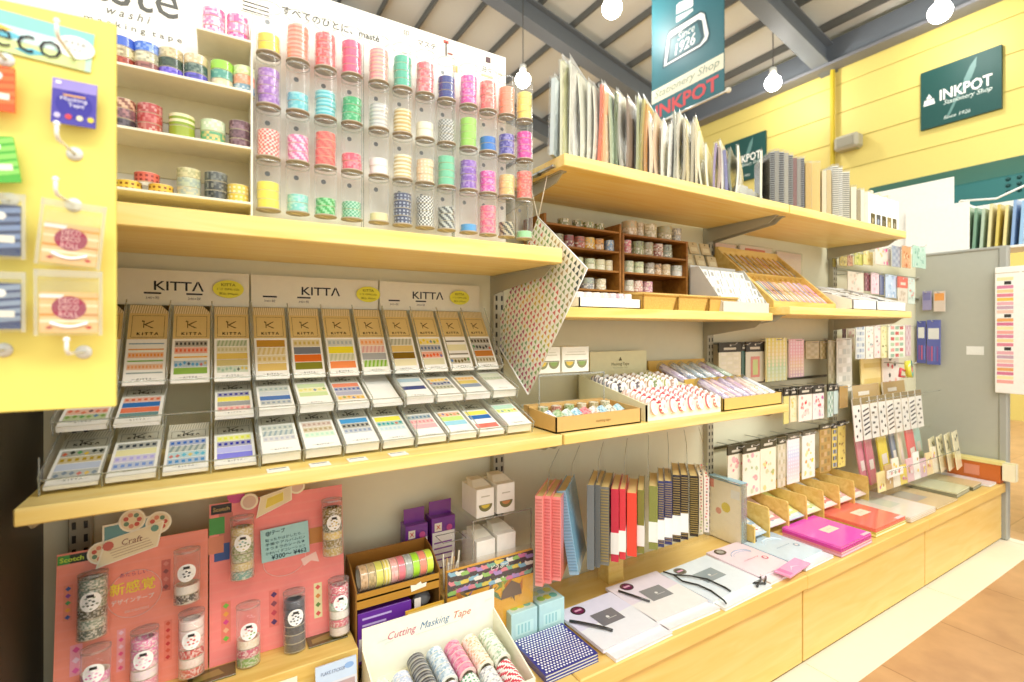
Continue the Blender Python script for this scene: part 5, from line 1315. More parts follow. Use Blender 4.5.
b = MB('card'); M = frame((.41, 1.036, BT + .001), XV, (0, .03, 1)); b.M = M; b.box(-.055, .035, 0, .150, -.003, 0, 'e0b040'); rect(b, -.05, .03, .135, .146, .0004, 'eacb70')
tag(b.build('yellow_pack', loc=(.41, 1.036, BT)), 'yellow flat pack peeping over the script counter box', 'packet')
# pastel boxes
for k, (x0, x1) in enumerate(((.612, .688), (.694, .772))):
    t = thing('pastel_box', ['left pale blue box with window lid behind the polka dot notebook', 'right pale blue box with window lid behind the polka dot notebook'][k], 'box', ((x0 + x1) / 2, 1.07, BT), group='pale blue boxes')
    z1 = -.688
    b = MB('card'); b.box(x0, x1, 1.022, 1.098, BT + .0005, z1, 'b8dcdc', 'card', .001); b.build('box_body', t)
    g = MB('gloss'); g.quad((x0 + .006, 1.03, z1 + .0005), (x1 - .006, 1.03, z1 + .0005), (x1 - .006, 1.09, z1 + .0005), (x0 + .006, 1.09, z1 + .0005), 'dceee4')
    for j in range(6): g.disc((x0 + .02 + (j % 3) * .019, 1.045 + (j // 3) * .028, z1 + .0008 + j * .0001), .011, (0, 0, 1), 12, ['a8d868', 'e8e058', '78c8b8', 'c8e0a0', '98d0d8', 'd8e870'][j])
    g.build('window_lid', t)
    g = MB('card'); y = 1.0214; g.quad((x0 + .012, y, BT + .02), (x1 - .012, y, BT + .02), (x1 - .012, y, BT + .05), (x0 + .012, y, BT + .05), 'c8e8e4')
    for j in range(4): g.quad((x0 + .018 + j * .010, y - .0003, BT + .024), (x0 + .023 + j * .010, y - .0003, BT + .024), (x0 + .023 + j * .010, y - .0003, BT + .046), (x0 + .018 + j * .010, y - .0003, BT + .046), '98cccc')
    g.build('print', t)

# ================================================================ flat notebooks along the bench front
def notebook(label, x0, x1, y0, y1, z, cover, pages='f6f2e2', th=.007, rot=0.0, deco=None, group=None, name='notebook', cat='notebook'):
    c = Vector(((x0 + x1) / 2, (y0 + y1) / 2, z)); w = (x1 - x0) / 2; h = (y1 - y0) / 2
    t = thing(name, label, cat, c, rz(rot), group)
    M = Matrix.Translation(c) @ Matrix.Rotation(rot, 4, 'Z')
    b = MB('paper'); b.M = M; b.box(-w + .001, w - .002, -h + .002, h - .002, .0006, th - .0006, pages)
    for k in range(3): b.box(-w + .0008, w - .0018, -h + .0018, h - .0018, .0012 + k * th * .25, .0014 + k * th * .25, 'd8d2bc')
    b.build('page_block', t)
    b = MB('gloss'); b.M = M; b.box(-w, w, -h, h, th - .0006, th, cover); b.box(-w, w, -h, h, 0, .0006, cover); b.box(-w - .0006, -w, -h, h, 0, th, cover); b.build('cover', t)
    if deco:
        g = MB('gloss'); g.M = M @ Matrix.Translation((0, 0, th + .0003)); deco(g, w, h); g.build('cover_print', t)
    return t
Zb = BT + .0006
def d_polka(g, w, h):
    nx, ny = 17, 17
    for j in range(ny):
        for i in range(nx):
            x = -w + .008 + (i + (.5 if j % 2 else 0)) * (2 * w - .012) / nx; y = -h + .008 + j * (2 * h - .012) / (ny - 1)
            if x < w - .004: g.disc((x, y, 0), .0027, (0, 0, 1), 8, 'f4f4fa')
for k in range(3):
    notebook(['lowest navy notebook with white polka dots, bottom of its stack', 'middle navy notebook with white polka dots', 'top navy notebook with white polka dots, front left of the bench'][k], .612 - k * .001, .757, .872 + k * .001, 1.012, Zb + k * .0062, '3c3f8e', th=.006, deco=d_polka if k == 2 else None, group='polka dot notebooks')
def d_label(sq, badge, tint=None, ring='6a1a48'):
    def f(g, w, h):
        if tint: g.quad((-w, -h, 0), (w, -h, 0), (w, h * .1, 0), (-w, -h * .1, 0), tint)
        rect(g, -w * .34, w * .44, -h * .26, h * .34, .0004, sq); g.disc((w * .05, h * .04, .0006), .005, (0, 0, 1), 10, 'e8e8e4'); rect(g, w * .0, w * .3, -h * .06, -h * .03, .0006, 'b8b8b4')
        g.disc((-w * .45, h * .72, .0006), .021, (0, 0, 1), 20, badge, sx=.9, up=(1, 0, 0)); g.disc((-w * .45, h * .72, .0008), .016, (0, 0, 1), 20, ring, sx=.9, up=(1, 0, 0)); rect(g, -w * .56, -w * .34, h * .68, h * .76, .001, 'e0a0c0')
    return f
def d_arc(badge, arc, mark):
    def f(g, w, h):
        g.disc((-w * .5, h * .76, .0006), .022, (0, 0, 1), 20, badge, sx=.85, up=(1, 0, 0)); g.disc((-w * .5, h * .76, .0008), .013, (0, 0, 1), 16, 'a8a49c', sx=.85, up=(1, 0, 0))
        g.tube([(w * .1 + w * .55 * math.cos(q), h * .25 + h * .3 * math.sin(q), .0004) for q in [math.pi * (.9 - i * .09) for i in range(11)]], .0012, 4, arc)
        g.tube([(w * .1 + w * .5 * math.cos(q), h * .2 + h * .24 * math.sin(q), .0004) for q in [math.pi * (.9 - i * .09) for i in range(11)]], .0006, 4, arc)
        g.text('stationery', (w * .05, -h * .12, .0006), XV, YV, w=w * .9, h=.007, col=mark, shear=.2); g.disc((w * .62, -h * .3, .0006), .011, (0, 0, 1), 12, mark); g.disc((w * .62, -h * .3, .0008), .006, (0, 0, 1), 12, 'f4e8e8')
    return f
NB = [('lavender', .775, .968, .868, 1.062, 'e4e0f2', 'ece8e0', d_label('77767c', '3a2432', 'edeef2'), 0.02), ('lilac pink', .968, 1.170, .880, 1.085, 'ecdfe8', 'f4ece6', d_label('8a8a8c', '4a2436', 'f2eeea'), -.02), ('pale blue white', 1.172, 1.40, .872, 1.070, 'e6eff4', 'f2f2ea', d_label('97a4a8', '7a7468', None, '4a463c'), .03),
      ('pale pink', 1.412, 1.580, .885, 1.085, 'f4dee6', 'f6e8ea', d_arc('4a4038', '98b0c8', 'd86a8a'), 0.0), ('sky blue', 1.588, 1.765, .880, 1.092, 'cfe4f0', 'e8f0f0', d_arc('6a6a68', 'f0f6fa', '88a8c0'), .02)]
for cn_, xa, xb, ya, yb_, cov, pg, dc, rot in NB:
    notebook('lower %s notebook, its page edge showing under the top one' % cn_, xa + .012, xb + .012, ya - .018, yb_ - .03, Zb, mixc(cov, 'fbf8ee', .5), pg, .008, rot)
    notebook('upper %s notebook with printed cover lying on the bench' % cn_, xa, xb, ya + .012, yb_, Zb + .0085, cov, pg, .008, rot, dc)
# cords, glasses-like cord, ribbon and pink slip lying on the notebooks
zt = Zb + .0175
def cord(name, label, cat, pts, r, col, z=zt):
    g = MB('gloss'); g.tube([(x, y, z + r + dz) for x, y, dz in pts], r, 7, col); tag(g.build(name, loc=(pts[0][0], pts[0][1], z)), label, cat)
cord('black_pen', 'black crossed pen cord on the lavender notebook', 'pen', [(.775, 1.005, 0), (.792, .985, .001), (.812, .958, .002), (.834, .93, .001), (.842, .918, 0)], .0035, '22201e')
cord('black_pen', 'slim dark pen at the left edge of the lilac pink notebook', 'pen', [(.985, 1.05, 0), (1.002, 1.005, .001), (1.02, .965, 0)], .003, '2e2624')
cord('elastic_loop', 'looped black elastic across the pale blue white notebook edge', 'cord', [(1.178, 1.06, .002), (1.19, 1.03, .002), (1.225, 1.0, .003), (1.255, .96, .002), (1.262, .905, .0), (1.258, .885, 0)], .0026, '24221f')
cord('elastic_loop', 'second black elastic loop hanging beside the pale blue white notebook', 'cord', [(1.190, 1.028, .0015), (1.182, .99, .002), (1.205, .955, .001), (1.212, .915, 0), (1.205, .868, -.004), (1.20, .858, -.006)], .0026, '24221f')
g = MB('gloss'); z = Zb + .0095
for (a_, b_) in (((1.36, .87), (1.40, .885)), ((1.365, .893), (1.395, .868)), ((1.40, .885), (1.43, .905)), ((1.395, .868), (1.435, .89))):
    g.tube([(a_[0], a_[1], z + .003), (b_[0], b_[1], z + .004)], .0034, 6, '302e2a')
tag(g.build('black_ribbon', loc=(1.39, .88, z)), 'black ribbon bow on the cream notebook edge at the bench front', 'ribbon')
g = MB('gloss'); g.M = Matrix.Translation((1.545, .872, Zb + .0175)) @ Matrix.Rotation(.12, 4, 'Z'); g.box(-.07, .075, -.024, .024, 0, .006, 'f0a0c8', 'gloss', .001)
g.poly([(-.03, -.01, .0064), (.0, .006, .0064), (.03, -.01, .0064), (.0, .0, .0064)], 'f8d0e4'); rect(g, -.06, -.04, -.02, .02, .0064, 'e878b0')
tag(g.build('pink_packet', loc=(1.545, .872, Zb + .017)), 'small bright pink packet on the front of the pale pink notebook', 'packet')

# ================================================================ folders at the right of the bench
def d_slip(col='f6ead8'):
    def f(g, w, h): rect(g, -w * .22, w * .48, -h * .2, h * .16, 0, col); rect(g, -w * .02, w * .3, -h * .02, 0, .0003, 'd8c0b0'); rect(g, w * .5, w * .98, -h * .98, -h * .86, .0003, 'f4d8e0')
    return f
def folder_stack(items, x0, x1, y0, y1, rot=0):
    z = Zb
    for lab, cov, pg, th, dc in items:
        notebook(lab, x0, x1, y0, y1, z, cov, pg, th, rot, dc, name='folder', cat='folder'); z += th + .0005; x0 += .001; y0 += .001
folder_stack([('pink edged clear folder at the bottom of the magenta stack', 'e8b0cc', 'f0d0d8', .008, None), ('salmon folder inside the magenta stack', 'e88a98', 'f4d8c8', .007, None), ('deep magenta folder in the middle of its stack', 'd8389a', 'c02a80', .009, None), ('bright magenta folder with cream slip on top of its stack', 'f65cc8', 'd84aa8', .008, d_slip())], 1.80, 2.025, .853, 1.055, .02)
folder_stack([('pale yellow folder at the bottom of the red stack', 'f0e488', 'f4f0c8', .009, None), ('olive yellow folder inside the red stack', 'c8b850', 'e8e0a0', .007, None), ('red orange folder with cream slip on top of its stack', 'f27a68', 'e8684e', .012, d_slip('f8f0dc'))], 2.085, 2.335, .868, 1.10, .0)
folder_stack([('lowest clear beige folder right of the red stack', 'e0d0b8', 'e8dcc4', .006, None), ('second clear beige folder right of the red stack', 'ead8c0', 'f0d8c8', .006, None), ('top clear pale folder right of the red stack', 'ece4d4', 'e8e0d0', .006, lambda g, w, h: rect(g, -w * .5, w * .3, -h * .3, h * .5, 0, 'd8dcc8'))], 2.36, 2.60, .862, 1.13, .0)
folder_stack([('wide tan folder with grey middle on the far bench', 'dcc090', 'e8d8b0', .006, lambda g, w, h: rect(g, -w * .8, w * .2, -h * .4, h * .4, 0, 'bcb4a4'))], 2.63, 2.86, .87, 1.13, .0)
folder_stack([('grey green folder with dark edge on the far bench', '8a8a70', 'a8a48a', .016, None), ('cream green card pad on the dark edged folder', 'd8d8b0', 'e8e4c8', .006, None)], 2.88, 3.06, .885, 1.11, .04)
folder_stack([('dark spined folder near the far bench end', '6a6a50', '98947a', .014, None), ('tan card pad on the dark spined folder', 'd8c898', 'e8dcc0', .005, None)], 3.08, 3.21, .885, 1.11, .04)
folder_stack([('white sheet pad at the very end of the bench', 'f0f0f0', 'e8e8e4', .008, lambda g, w, h: rect(g, -w * .6, w * .6, h * .2, h * .8, 0, 'd8dcea'))], 3.225, 3.325, .862, 1.12, .02)
t = thing('orange_book_box', 'long orange box of cream cards beside the grey partition', 'box', (3.36, .95, BT))
b = MB('card'); b.box(3.335, 3.385, .852, 1.06, BT + .0005, -.672, 'c86a2a', 'card', .0015); b.build('box_body', t)
b = MB('card'); b.box(3.33, 3.39, .846, 1.065, -.672, -.655, 'e6d58a', 'card', .001); b.box(3.3325, 3.335, .93, .99, -.74, -.69, 'd88a6a'); b.build('card_stack', t)
b = MB('card'); 
for k in range(5): b.box(3.335 + k * .011, 3.344 + k * .011, .80, .845, BT + .02, -.662 + .004 * (k % 2), ['f0e8c8', 'e0d8a8', 'f4f0e0'][k % 3])
b.build('card_bundle', t)

# ================================================================ clear stand of ring notebooks
ZN = -.617
t = thing('clear_bookstand', 'clear stand holding the upright ring notebooks at a slant', 'stand', (1.0, 1.08, BT))
AN = math.radians(47); DV = Vector((math.sin(AN), math.cos(AN), 0)); WV = Vector((math.cos(AN), -math.sin(AN), 0))
b = MB('clear'); b.prism([(.64, .955, ZN - .004), (1.30, .955, ZN - .004), (1.42, 1.19, ZN - .004), (.66, 1.19, ZN - .004)], (0, 0, .0034)); b.build('plate', t)
for x, y in ((.70, 1.17), (1.05, 1.17), (1.38, 1.17)): b = MB('clear'); b.box(x, x + .03, y, y + .003, BT + .0005, ZN - .004); b.build('leg', t)
for x in (.70, .772, .862, .958, 1.05, 1.135, 1.215, 1.29):
    a_ = Vector((x, 1.0, ZN)); e_ = a_ + DV * .17
    b = MB('clear'); b.prism([a_, a_ + Vector((0, 0, .20)), a_ + DV * .04 + Vector((0, 0, .265)), e_ + Vector((0, 0, .285)), e_], WV * .0018); b.tube([a_ + Vector((0, 0, .20)), a_ + DV * .04 + Vector((0, 0, .265)), e_ + Vector((0, 0, .285))], .001, 6, 'ffffff', 'edge'); b.build('divider', t)
q = ray(616, 582, Z=BT); b = MB('wood_box'); b.box(q.x - .03, q.x + .03, q.y, q.y + .05, BT + .0005, ZN - .0045); tag(b.build('small_block', loc=(q.x, q.y, BT)), 'small wooden block under the clear notebook stand', 'riser')
SPN = [(535, 543, 496, 'f08a80', 'ring', None), (544, 551, 496, 'e87a78', 'ring', None), (552, 561, 497, 'ee8078', 'ring', None), (569.5, 579, 491, '7ab0cc', 'ring', None), (587, 594, 485, '70787a', '', None), (595, 600, 485, '5a6264', '', None), (600.5, 609, 487, '55564a', 'ring', None),
       (611, 618.5, 489, 'd02848', '', 'f4f2ea'), (619.5, 625.5, 489, 'd83848', '', 'f4f2ea'), (627, 636.5, 493, 'ee4a38', '', None), (637.5, 644, 490, '7a8038', '', 'f2f2ea'), (649, 657.5, 486, '8a9048', '', 'f2f2ea'), (658.2, 664, 481, '3a4478', 'ring', 'f2f2f2'), (664.8, 672, 481, '34407a', 'ring', 'f4f4f2'), (672.8, 680.3, 475, '262a38', 'ring', 'f4f4f0'), (681, 688, 475, '262834', 'ring', 'f4f4f0'), (690, 698, 476, '2a261e', 'ring', None), (699, 703, 476, 'e8dcc0', 'dot', None), (704, 709, 477, 'e4dcd4', 'dot', None)]
SLB = ['leftmost coral ring notebook', 'second coral ring notebook', 'third coral ring notebook, right of the first two', 'slim sky blue ring notebook leaning', 'left grey notebook', 'slim dark grey notebook between two grey ones', 'dark grey notebook with gold rings', 'crimson notebook with white band', 'red notebook with white band', 'bright orange red notebook without band', 'left olive notebook with white band', 'right olive notebook with white band', 'left navy ring notebook with white band', 'right navy ring notebook with white band', 'left black notebook with white band', 'right black notebook with white band', 'black gold ringed notebook without band', 'slim cream floral notebook', 'slim white floral notebook at the right end']
for (u0, u1, vt, c, sty, band), lb in zip(SPN, SLB):
    q = ray((u0 + u1) / 2, vt, Y=.985); zt_ = q.z; d_ = q.y * CS + q.x * SN; tw = (u1 - u0) * d_ / F
    lean = .16 if 'sky blue' in lb else 0
    o = Vector((q.x, .985, ZN)); Mr = Matrix.Rotation(-AN, 4, 'Z') @ Matrix.Rotation(-lean, 4, 'Y')
    t = thing('ring_notebook', lb + ' on the clear stand', 'notebook', o, Mr.to_3x3(), 'upright notebooks on the clear stand')
    Mn = Matrix.Translation(o) @ Mr @ Matrix.Translation(Vector((0, 0, -ZN)))
    xa, xb, yf, dep = -tw / 2, tw / 2, 0.0, .148
    b = MB('gloss'); b.M = Mn; b.box(xa, xa + .0012, yf, yf + dep, ZN + .0008, zt_, c); b.box(xb - .0012, xb, yf, yf + dep, ZN + .0008, zt_, c)
    if sty != 'ring': b.box(xa, xb, yf - .001, yf + .0006, ZN + .0008, zt_, c, 'gloss', .0006)
    b.build('cover', t)
    b = MB('paper'); b.M = Mn; b.box(xa + .0014, xb - .0014, yf + .002, yf + dep - .002, ZN + .002, zt_ - .003, 'd8c080' if sty != 'dot' else 'f0e8d0'); b.build('page_block', t)
    if sty == 'ring':
        b = MB('gloss'); b.M = Mn; b.box(xa + .0002, xb - .0002, yf - .0006, yf + .001, ZN + .0008, zt_, c if c < '40' else mixc(c, 'ffffff', .12))
        b.build('spine', t)
        b = MB('metal'); b.M = Mn; n = 26; rc = mixc(c, 'd8b860', .45) if ('gold' in lb or c < '40') else mixc(c, 'f4e8e0', .35)
        for k in range(n):
            z = ZN + .012 + (zt_ - ZN - .02) * k / (n - 1); b.box(xa + .0015, xb - .0015, yf - .003, yf - .0006, z - .0012, z + .0012, rc if ('gold' in lb or c < '40') else mixc(c, '3a2020', .3), 'card')
        b.build('wire_binding', t)
    if sty == 'dot':
        g = MB('card'); g.M = Mn
        for k in range(22):
            z = ZN + .01 + k * .0095; x = (xa + xb) / 2 + R.uniform(-.002, .002); g.disc((x, yf - .0013, z), .0026, (0, -1, 0), 8, R.choice(('c85a58', '5a5a58', 'a8b070', 'b88a78')))
        g.build('floral_print', t)
    if band:
        b = MB('card'); b.M = Mn; b.box(xa - .0006, xb + .0006, yf - .0034, yf + dep - .02, ZN + .022, ZN + .078, band); b.build('paper_band', t)
    f = MB('clear'); f.M = Mn
    f.box(xa - .0012, xb + .0012, yf - .0045, yf + dep + .002, ZN + .0004, zt_ + .006); f.build('clear_sleeve', t)
# clear case with peach sheets
t = thing('clear_case', 'clear case of peach and blue sheets right of the upright notebooks', 'case', (1.6, 1.14, BT))
b = MB('film'); b.box(1.575, 1.605, 1.065, 1.205, BT + .001, -.538); b.build('case', t)
b = MB('card'); b.box(1.579, 1.584, 1.07, 1.20, BT + .003, -.55, 'fcf0d4'); b.box(1.586, 1.590, 1.07, 1.20, BT + .003, -.548, 'c8e0ec'); b.box(1.592, 1.597, 1.07, 1.2, BT + .003, -.55, 'e8e8d8')
b.quad((1.5785, 1.11, -.60), (1.5785, 1.075, -.60), (1.5785, 1.075, -.57), (1.5785, 1.11, -.57), 'f4f2e8'); b.disc((1.5785, 1.13, -.64), .018, (-1, 0, 0), 14, 'e8d048'); b.disc((1.5785, 1.16, -.66), .012, (-1, 0, 0), 12, 'e8a088'); b.quad((1.5785, 1.2, -.58), (1.5785, 1.18, -.58), (1.5785, 1.18, -.55), (1.5785, 1.2, -.55), 'e88a78')
b.build('sheets', t)
b = MB('edge'); 
for (y, z0, z1) in ((1.065, BT + .001, -.538), (1.203, BT + .001, -.538)): b.box(1.5745, 1.6055, y, y + .002, z0, z1)
b.box(1.5745, 1.6055, 1.065, 1.205, -.54, -.537, 'a8d0e0', 'card'); b.build('rim', t)

# ================================================================ wooden pigeonhole tray
t = thing('slotted_tray', 'wooden slotted tray of small card packs along the back of the bench', 'tray', (2.03, 1.13, BT))
xs = [1.706 + .1225 * i for i in range(7)]
b = MB('wood_box'); b.box(1.615, 2.455, 1.05, 1.215, Zb, BT + .012); b.build('base_board', t)
b = MB('wood_box'); b.box(1.615, 2.455, 1.205, 1.215, BT + .012, -.63); b.build('back_board', t)
for x in xs + [1.618]:
    b = MB('wood_box'); hb = -.64 if x > 1.65 else -.69
    b.prism([(x, 1.046, BT + .012), (x, 1.046, -.69), (x, 1.05, hb - .003), (x, 1.056, hb), (x, 1.205, hb), (x, 1.205, BT + .012)], (.007, 0, 0)); b.build('divider', t)
PC = [['c8dcec', 'e4ecf4', 'a8c8e0'], ['f4e4e8', 'e8a0a8', 'f0d0c8'], ['c8e0e8', 'f0e8a0', 'e0e890'], ['f0eec8', 'd0e0a0', 'f4e8c0'], ['f4e0dc', 'e88a88', 'e0e8e8'], ['ece4e0', 'e8b8b8', 'c8d0d8'], ['f0dcd8', 'd8a0a0', 'e8e0d0']]
PX = [1.628] + [x + .010 for x in xs]
for i in range(7):
    xa, xb = PX[i], (xs + [2.455])[i] - .004
    for k in range(3):
        c = PC[i][k]
        M = frame(((xa + xb) / 2, 1.052 + k * .022, BT + .035 + k * .008 + (.012 if i else 0)), XV, (0, .955, .296))
        g = MB('gloss'); g.M = M; w = (xb - xa) / 2 - .003
        g.box(-w, w, 0, .115, 0, .004, c, 'gloss'); rect(g, -w * .7, w * .7, .012, .05, .0043, 'f6f4ee'); g.disc((R.uniform(-.3, .3) * w, .03, .0046), .012, (0, 0, 1), 10, R.choice(('e8c050', 'd86a78', '7ab0c8', '98c078'))); rect(g, -w * .4, w * .5, .06, .075, .0043, mixc(c, 'd86a78', .5))
        tag(g.build('card_pack', loc=M.translation), '%s card pack, %s in the %s slot of the wooden tray' % (cname(c), ['frontmost', 'middle', 'rearmost'][k], ORD[i]), 'card pack', 'card packs in the wooden slotted tray')
# ================================================================ packs hanging on wall hooks, right bays
def hook_pack(label, u0, u1, vt, vb, Y, col, hdr=None, hh=.25, sty='blob', cols=('e8a0a8', 'f0e0a0', 'a8c8a0'), group=None, wall=True, bag=False):
    xa, xb = ray(u0, vt, Y=Y).x, ray(u1, vt, Y=Y).x; um = (u0 + u1) / 2
    zt = ray(um, vt, Y=Y).z; zb = ray(um, vb, Y=Y).z; w = xb - xa; h = zt - zb
    c = Vector(((xa + xb) / 2, Y, zb)); t = thing('sticker_pack', label, 'sticker pack', c, group=group)
    b = MB('gloss'); b.box(xa, xb, Y, Y + .004, zb, zt, col, 'gloss', .0008)
    y = Y - .0005
    rnd = random.Random(int(u0 * 10 + vt))
    hb = zt - (h * hh if hdr else 0)
    if sty == 'blob':
        for k in range(15):
            cx = rnd.uniform(xa + w * .15, xb - w * .15); cz = rnd.uniform(zb + h * .08, hb - h * .05); r = min(w, h) * rnd.uniform(.04, .11)
            b.disc((cx, y - k * .00005, cz), r, (0, -1, 0), 9, mixc(rnd.choice(cols), col, rnd.choice((0, .25, .45))), sx=rnd.uniform(.7, 1.3))
    elif sty == 'grad':
        n = 12
        for k in range(n):
            t_ = k / (n - 1); q = t_ * (len(cols) - 1); i = min(int(q), len(cols) - 2)
            z1 = hb - (hb - zb) * k / n; z0 = hb - (hb - zb) * (k + 1) / n
            b.quad((xa + w * .04, y, z0), (xb - w * .04, y, z0), (xb - w * .04, y, z1), (xa + w * .04, y, z1), mixc(cols[i], cols[i + 1], q - i))
            for j in range(5): b.disc((xa + w * (.14 + .18 * j), y - .0002, (z0 + z1) / 2), w * .05, (0, -1, 0), 6, mixc(cols[i], 'ffffff', .45))
    elif sty == 'rows':
        n = 6
        for k in range(n):
            z1 = hb - (hb - zb) * (k + .2) / n; z0 = hb - (hb - zb) * (k + .8) / n
            for j in range(3): b.quad((xa + w * (.1 + .28 * j), y, z0), (xa + w * (.32 + .28 * j), y, z0), (xa + w * (.32 + .28 * j), y, z1), (xa + w * (.1 + .28 * j), y, z1), cols[(k + j) % len(cols)])
    elif sty == 'frame':
        b.quad((xa + w * .25, y, zb + h * .12), (xb - w * .25, y, zb + h * .12), (xb - w * .25, y, hb - h * .12), (xa + w * .25, y, hb - h * .12), cols[0])
        b.quad((xa + w * .36, y - .0003, zb + h * .18), (xb - w * .36, y - .0003, zb + h * .18), (xb - w * .36, y - .0003, hb - h * .2), (xa + w * .36, y - .0003, hb - h * .2), cols[1])
    b.build('printed_card', t)
    if hdr:
        g = MB('card'); g.box(xa - .0008, xb + .0008, Y - .0012, Y + .0052, hb, zt + .001, hdr); g.disc((c.x, Y - .0016, zt - h * .06), min(.0045, w * .1), (0, -1, 0), 10, 'e8e4d8'); g.quad((xa + w * .2, Y - .0014, hb + h * hh * .25), (xb - w * .25, Y - .0014, hb + h * hh * .25), (xb - w * .25, Y - .0014, hb + h * hh * .5), (xa + w * .2, Y - .0014, hb + h * hh * .5), 'cfc8b4'); g.build('header', t)
    if bag:
        f = MB('film'); f.box(xa - .003, xb + .003, Y - .003, Y + .007, zb - .004, zt + .004); f.build('clear_bag', t)
    if wall:
        m_ = MB('paint'); m_.tube([(c.x, YW - .002, zt - .006), (c.x, Y - .02, zt - .006), (c.x, Y - .03, zt + .002)], .0016, 6, 'b8b8b0'); m_.build('hook', t)
    return t
G = 'sticker packs on the upper wall hooks'
A = [('wide black headed pack of cream sheets below the slanted display', 719, 741, 343, 378, 1.165, 'e8e0c0', '3a3424', .26, 'rows', ('f0e8d0', 'e4dcc0', 'ece4cc')),
 ('black headed pack with rainbow frame next to the upright', 746, 764, 342, 382, 1.165, 'e0dcc8', '38342a', .24, 'frame', ('d88a80', 'c8d890')),
 ('dark green card edge between two black headed packs', 741.5, 745.5, 343, 382, 1.17, '2f5a4a', '3a3424', .2, 'none', ()),
 ('yellow to green glitter sticker sheet on a wall hook', 766, 787, 338, 381, 1.15, 'e8e0a0', None, 0, 'grad', ('e0d458', 'e8d488', 'b8d8a8', 'e0e4b0')),
 ('pink to peach glitter sticker sheet on a wall hook', 789, 804, 339, 377, 1.15, 'ecc8c8', None, 0, 'grad', ('e8b0c0', 'e8a8b8', 'ecc8a0', 'd8b0c8')),
 ('small kraft pack with grey print on a wall hook', 806, 819, 341, 359, 1.155, 'b5a578', None, 0, 'rows', ('a89868', 'c0b088')),
 ('smaller kraft pack beside the kraft one', 820.5, 827, 341, 359, 1.155, 'b0a070', None, 0, 'rows', ('9a8a5a', 'c8b890')),
 ('tall olive grey clear pack left of the pale one', 828.5, 836, 340, 388, 1.14, 'a8a07c', None, 0, 'rows', ('b8b090', '98906c')),
 ('tall pale grey clear pack with faint rows', 837, 852, 338, 392, 1.13, 'd4d4c8', None, 0, 'rows', ('c4c4b8', 'e4e4dc', 'b8bcb4'))]
for a_ in A: hook_pack(*a_, group=G)
A2 = [('dark maroon card edge under the white stamp trays', 843, 846.5, 325, 349, 1.165, '5a2a2a', None, 0, 'none', ()), ('cream card edge beside the dark maroon one', 848, 854.5, 325, 352, 1.165, 'ecdcc8', '3a3a38', .12, 'blob', ('d8a0a0',)),
 ('white sheet with small blue stickers under the right stamp tray', 856, 865, 325, 359, 1.12, 'e4ece8', None, 0, 'rows', ('b8c8d8', 'd0dce0', '98a8b8')), ('pale sheet with green and red fruit stickers', 866, 873.5, 325, 359, 1.12, 'f0ece0', None, 0, 'blob', ('88b058', 'e0684a', 'e8b0b0', '5a8a98')),
 ('pale sheet with red berries and dark dots', 874.5, 880.5, 325, 358, 1.12, 'f0e4dc', None, 0, 'blob', ('d84a58', 'f0a0a8', '4a4a48')), ('yellow sheet with dark leaf stickers', 881.5, 887.5, 325, 358, 1.12, 'e8e4b0', None, 0, 'blob', ('4a5a3a', 'c8c060', '5a4a3a')),
 ('white green sheet with red icons in rows', 889, 905, 325, 358, 1.11, 'eef0e0', None, 0, 'rows', ('e8a098', '98b8a0', 'c85a58', 'b8d0a8')), ('pinkish sheet at the right end of its hook row', 906, 911, 325, 356, 1.11, 'd8c0c4', None, 0, 'rows', ('c8a0a8', 'e0d0d4'))]
for a_ in A2: hook_pack(*a_, group='sticker sheets under the stamp trays')
for k, (u, vt, c) in enumerate(((784, 393, 'd8c8d8'), (790, 393, '6a5a78'))):
    pass
B = [('dark headed pale pack behind the ochre tray end', 776, 782, 389, 412, 1.15, 'd0c8d0', '35322a', .3, 'none', ()), ('yellow green narrow pack in the dark headed row', 784, 789, 388, 424, 1.12, 'd8d080', '35322a', .22, 'none', ()), ('cream narrow pack with yellow figures in the dark headed row', 790.5, 797, 387, 422, 1.12, 'ece0b8', '38342c', .24, 'blob', ('e0c860', 'c8d080')),
 ('white pack with red ribbon figures in the dark headed row', 799, 812, 386, 421, 1.11, 'f4ece0', '38342c', .24, 'blob', ('d84a50', 'e88080', 'f0c8c0')), ('white pack with purple and red bouquet, dark headed row', 813, 824, 385, 419, 1.11, 'f0e8e4', '38342c', .24, 'blob', ('c870a8', 'd84a50', 'a8a0d0')),
 ('slim green and white pack right of the bouquet pack', 828, 833, 384, 417, 1.12, 'b8d0c0', '35322a', .22, 'rows', ('88a898', 'e0e8e0')), ('slim pale teal pack at the end of the dark headed row', 834, 838, 384, 414, 1.12, 'c8dcd8', '35322a', .22, 'none', ()), ('brown cardboard pack right of the dark headed row', 840, 848, 386, 408, 1.12, 'b89458', None, 0, 'none', ())]
for a_ in B: hook_pack(*a_, group='packs in the dark headed row')
b = MB('metal', '5a564a'); b.box(1.86, 2.42, 1.205, 1.212, -.215, -.205); tag(b.build('hook_rail', loc=(2.1, 1.21, -.21)), 'dark metal rail behind the dark headed packs', 'rail')
b = MB('metal', '8a8674'); b.box(1.60, 2.46, 1.205, 1.212, -.055, -.047); tag(b.build('hook_rail', loc=(2.0, 1.21, -.05)), 'grey metal rail behind the glitter sticker sheets', 'rail')
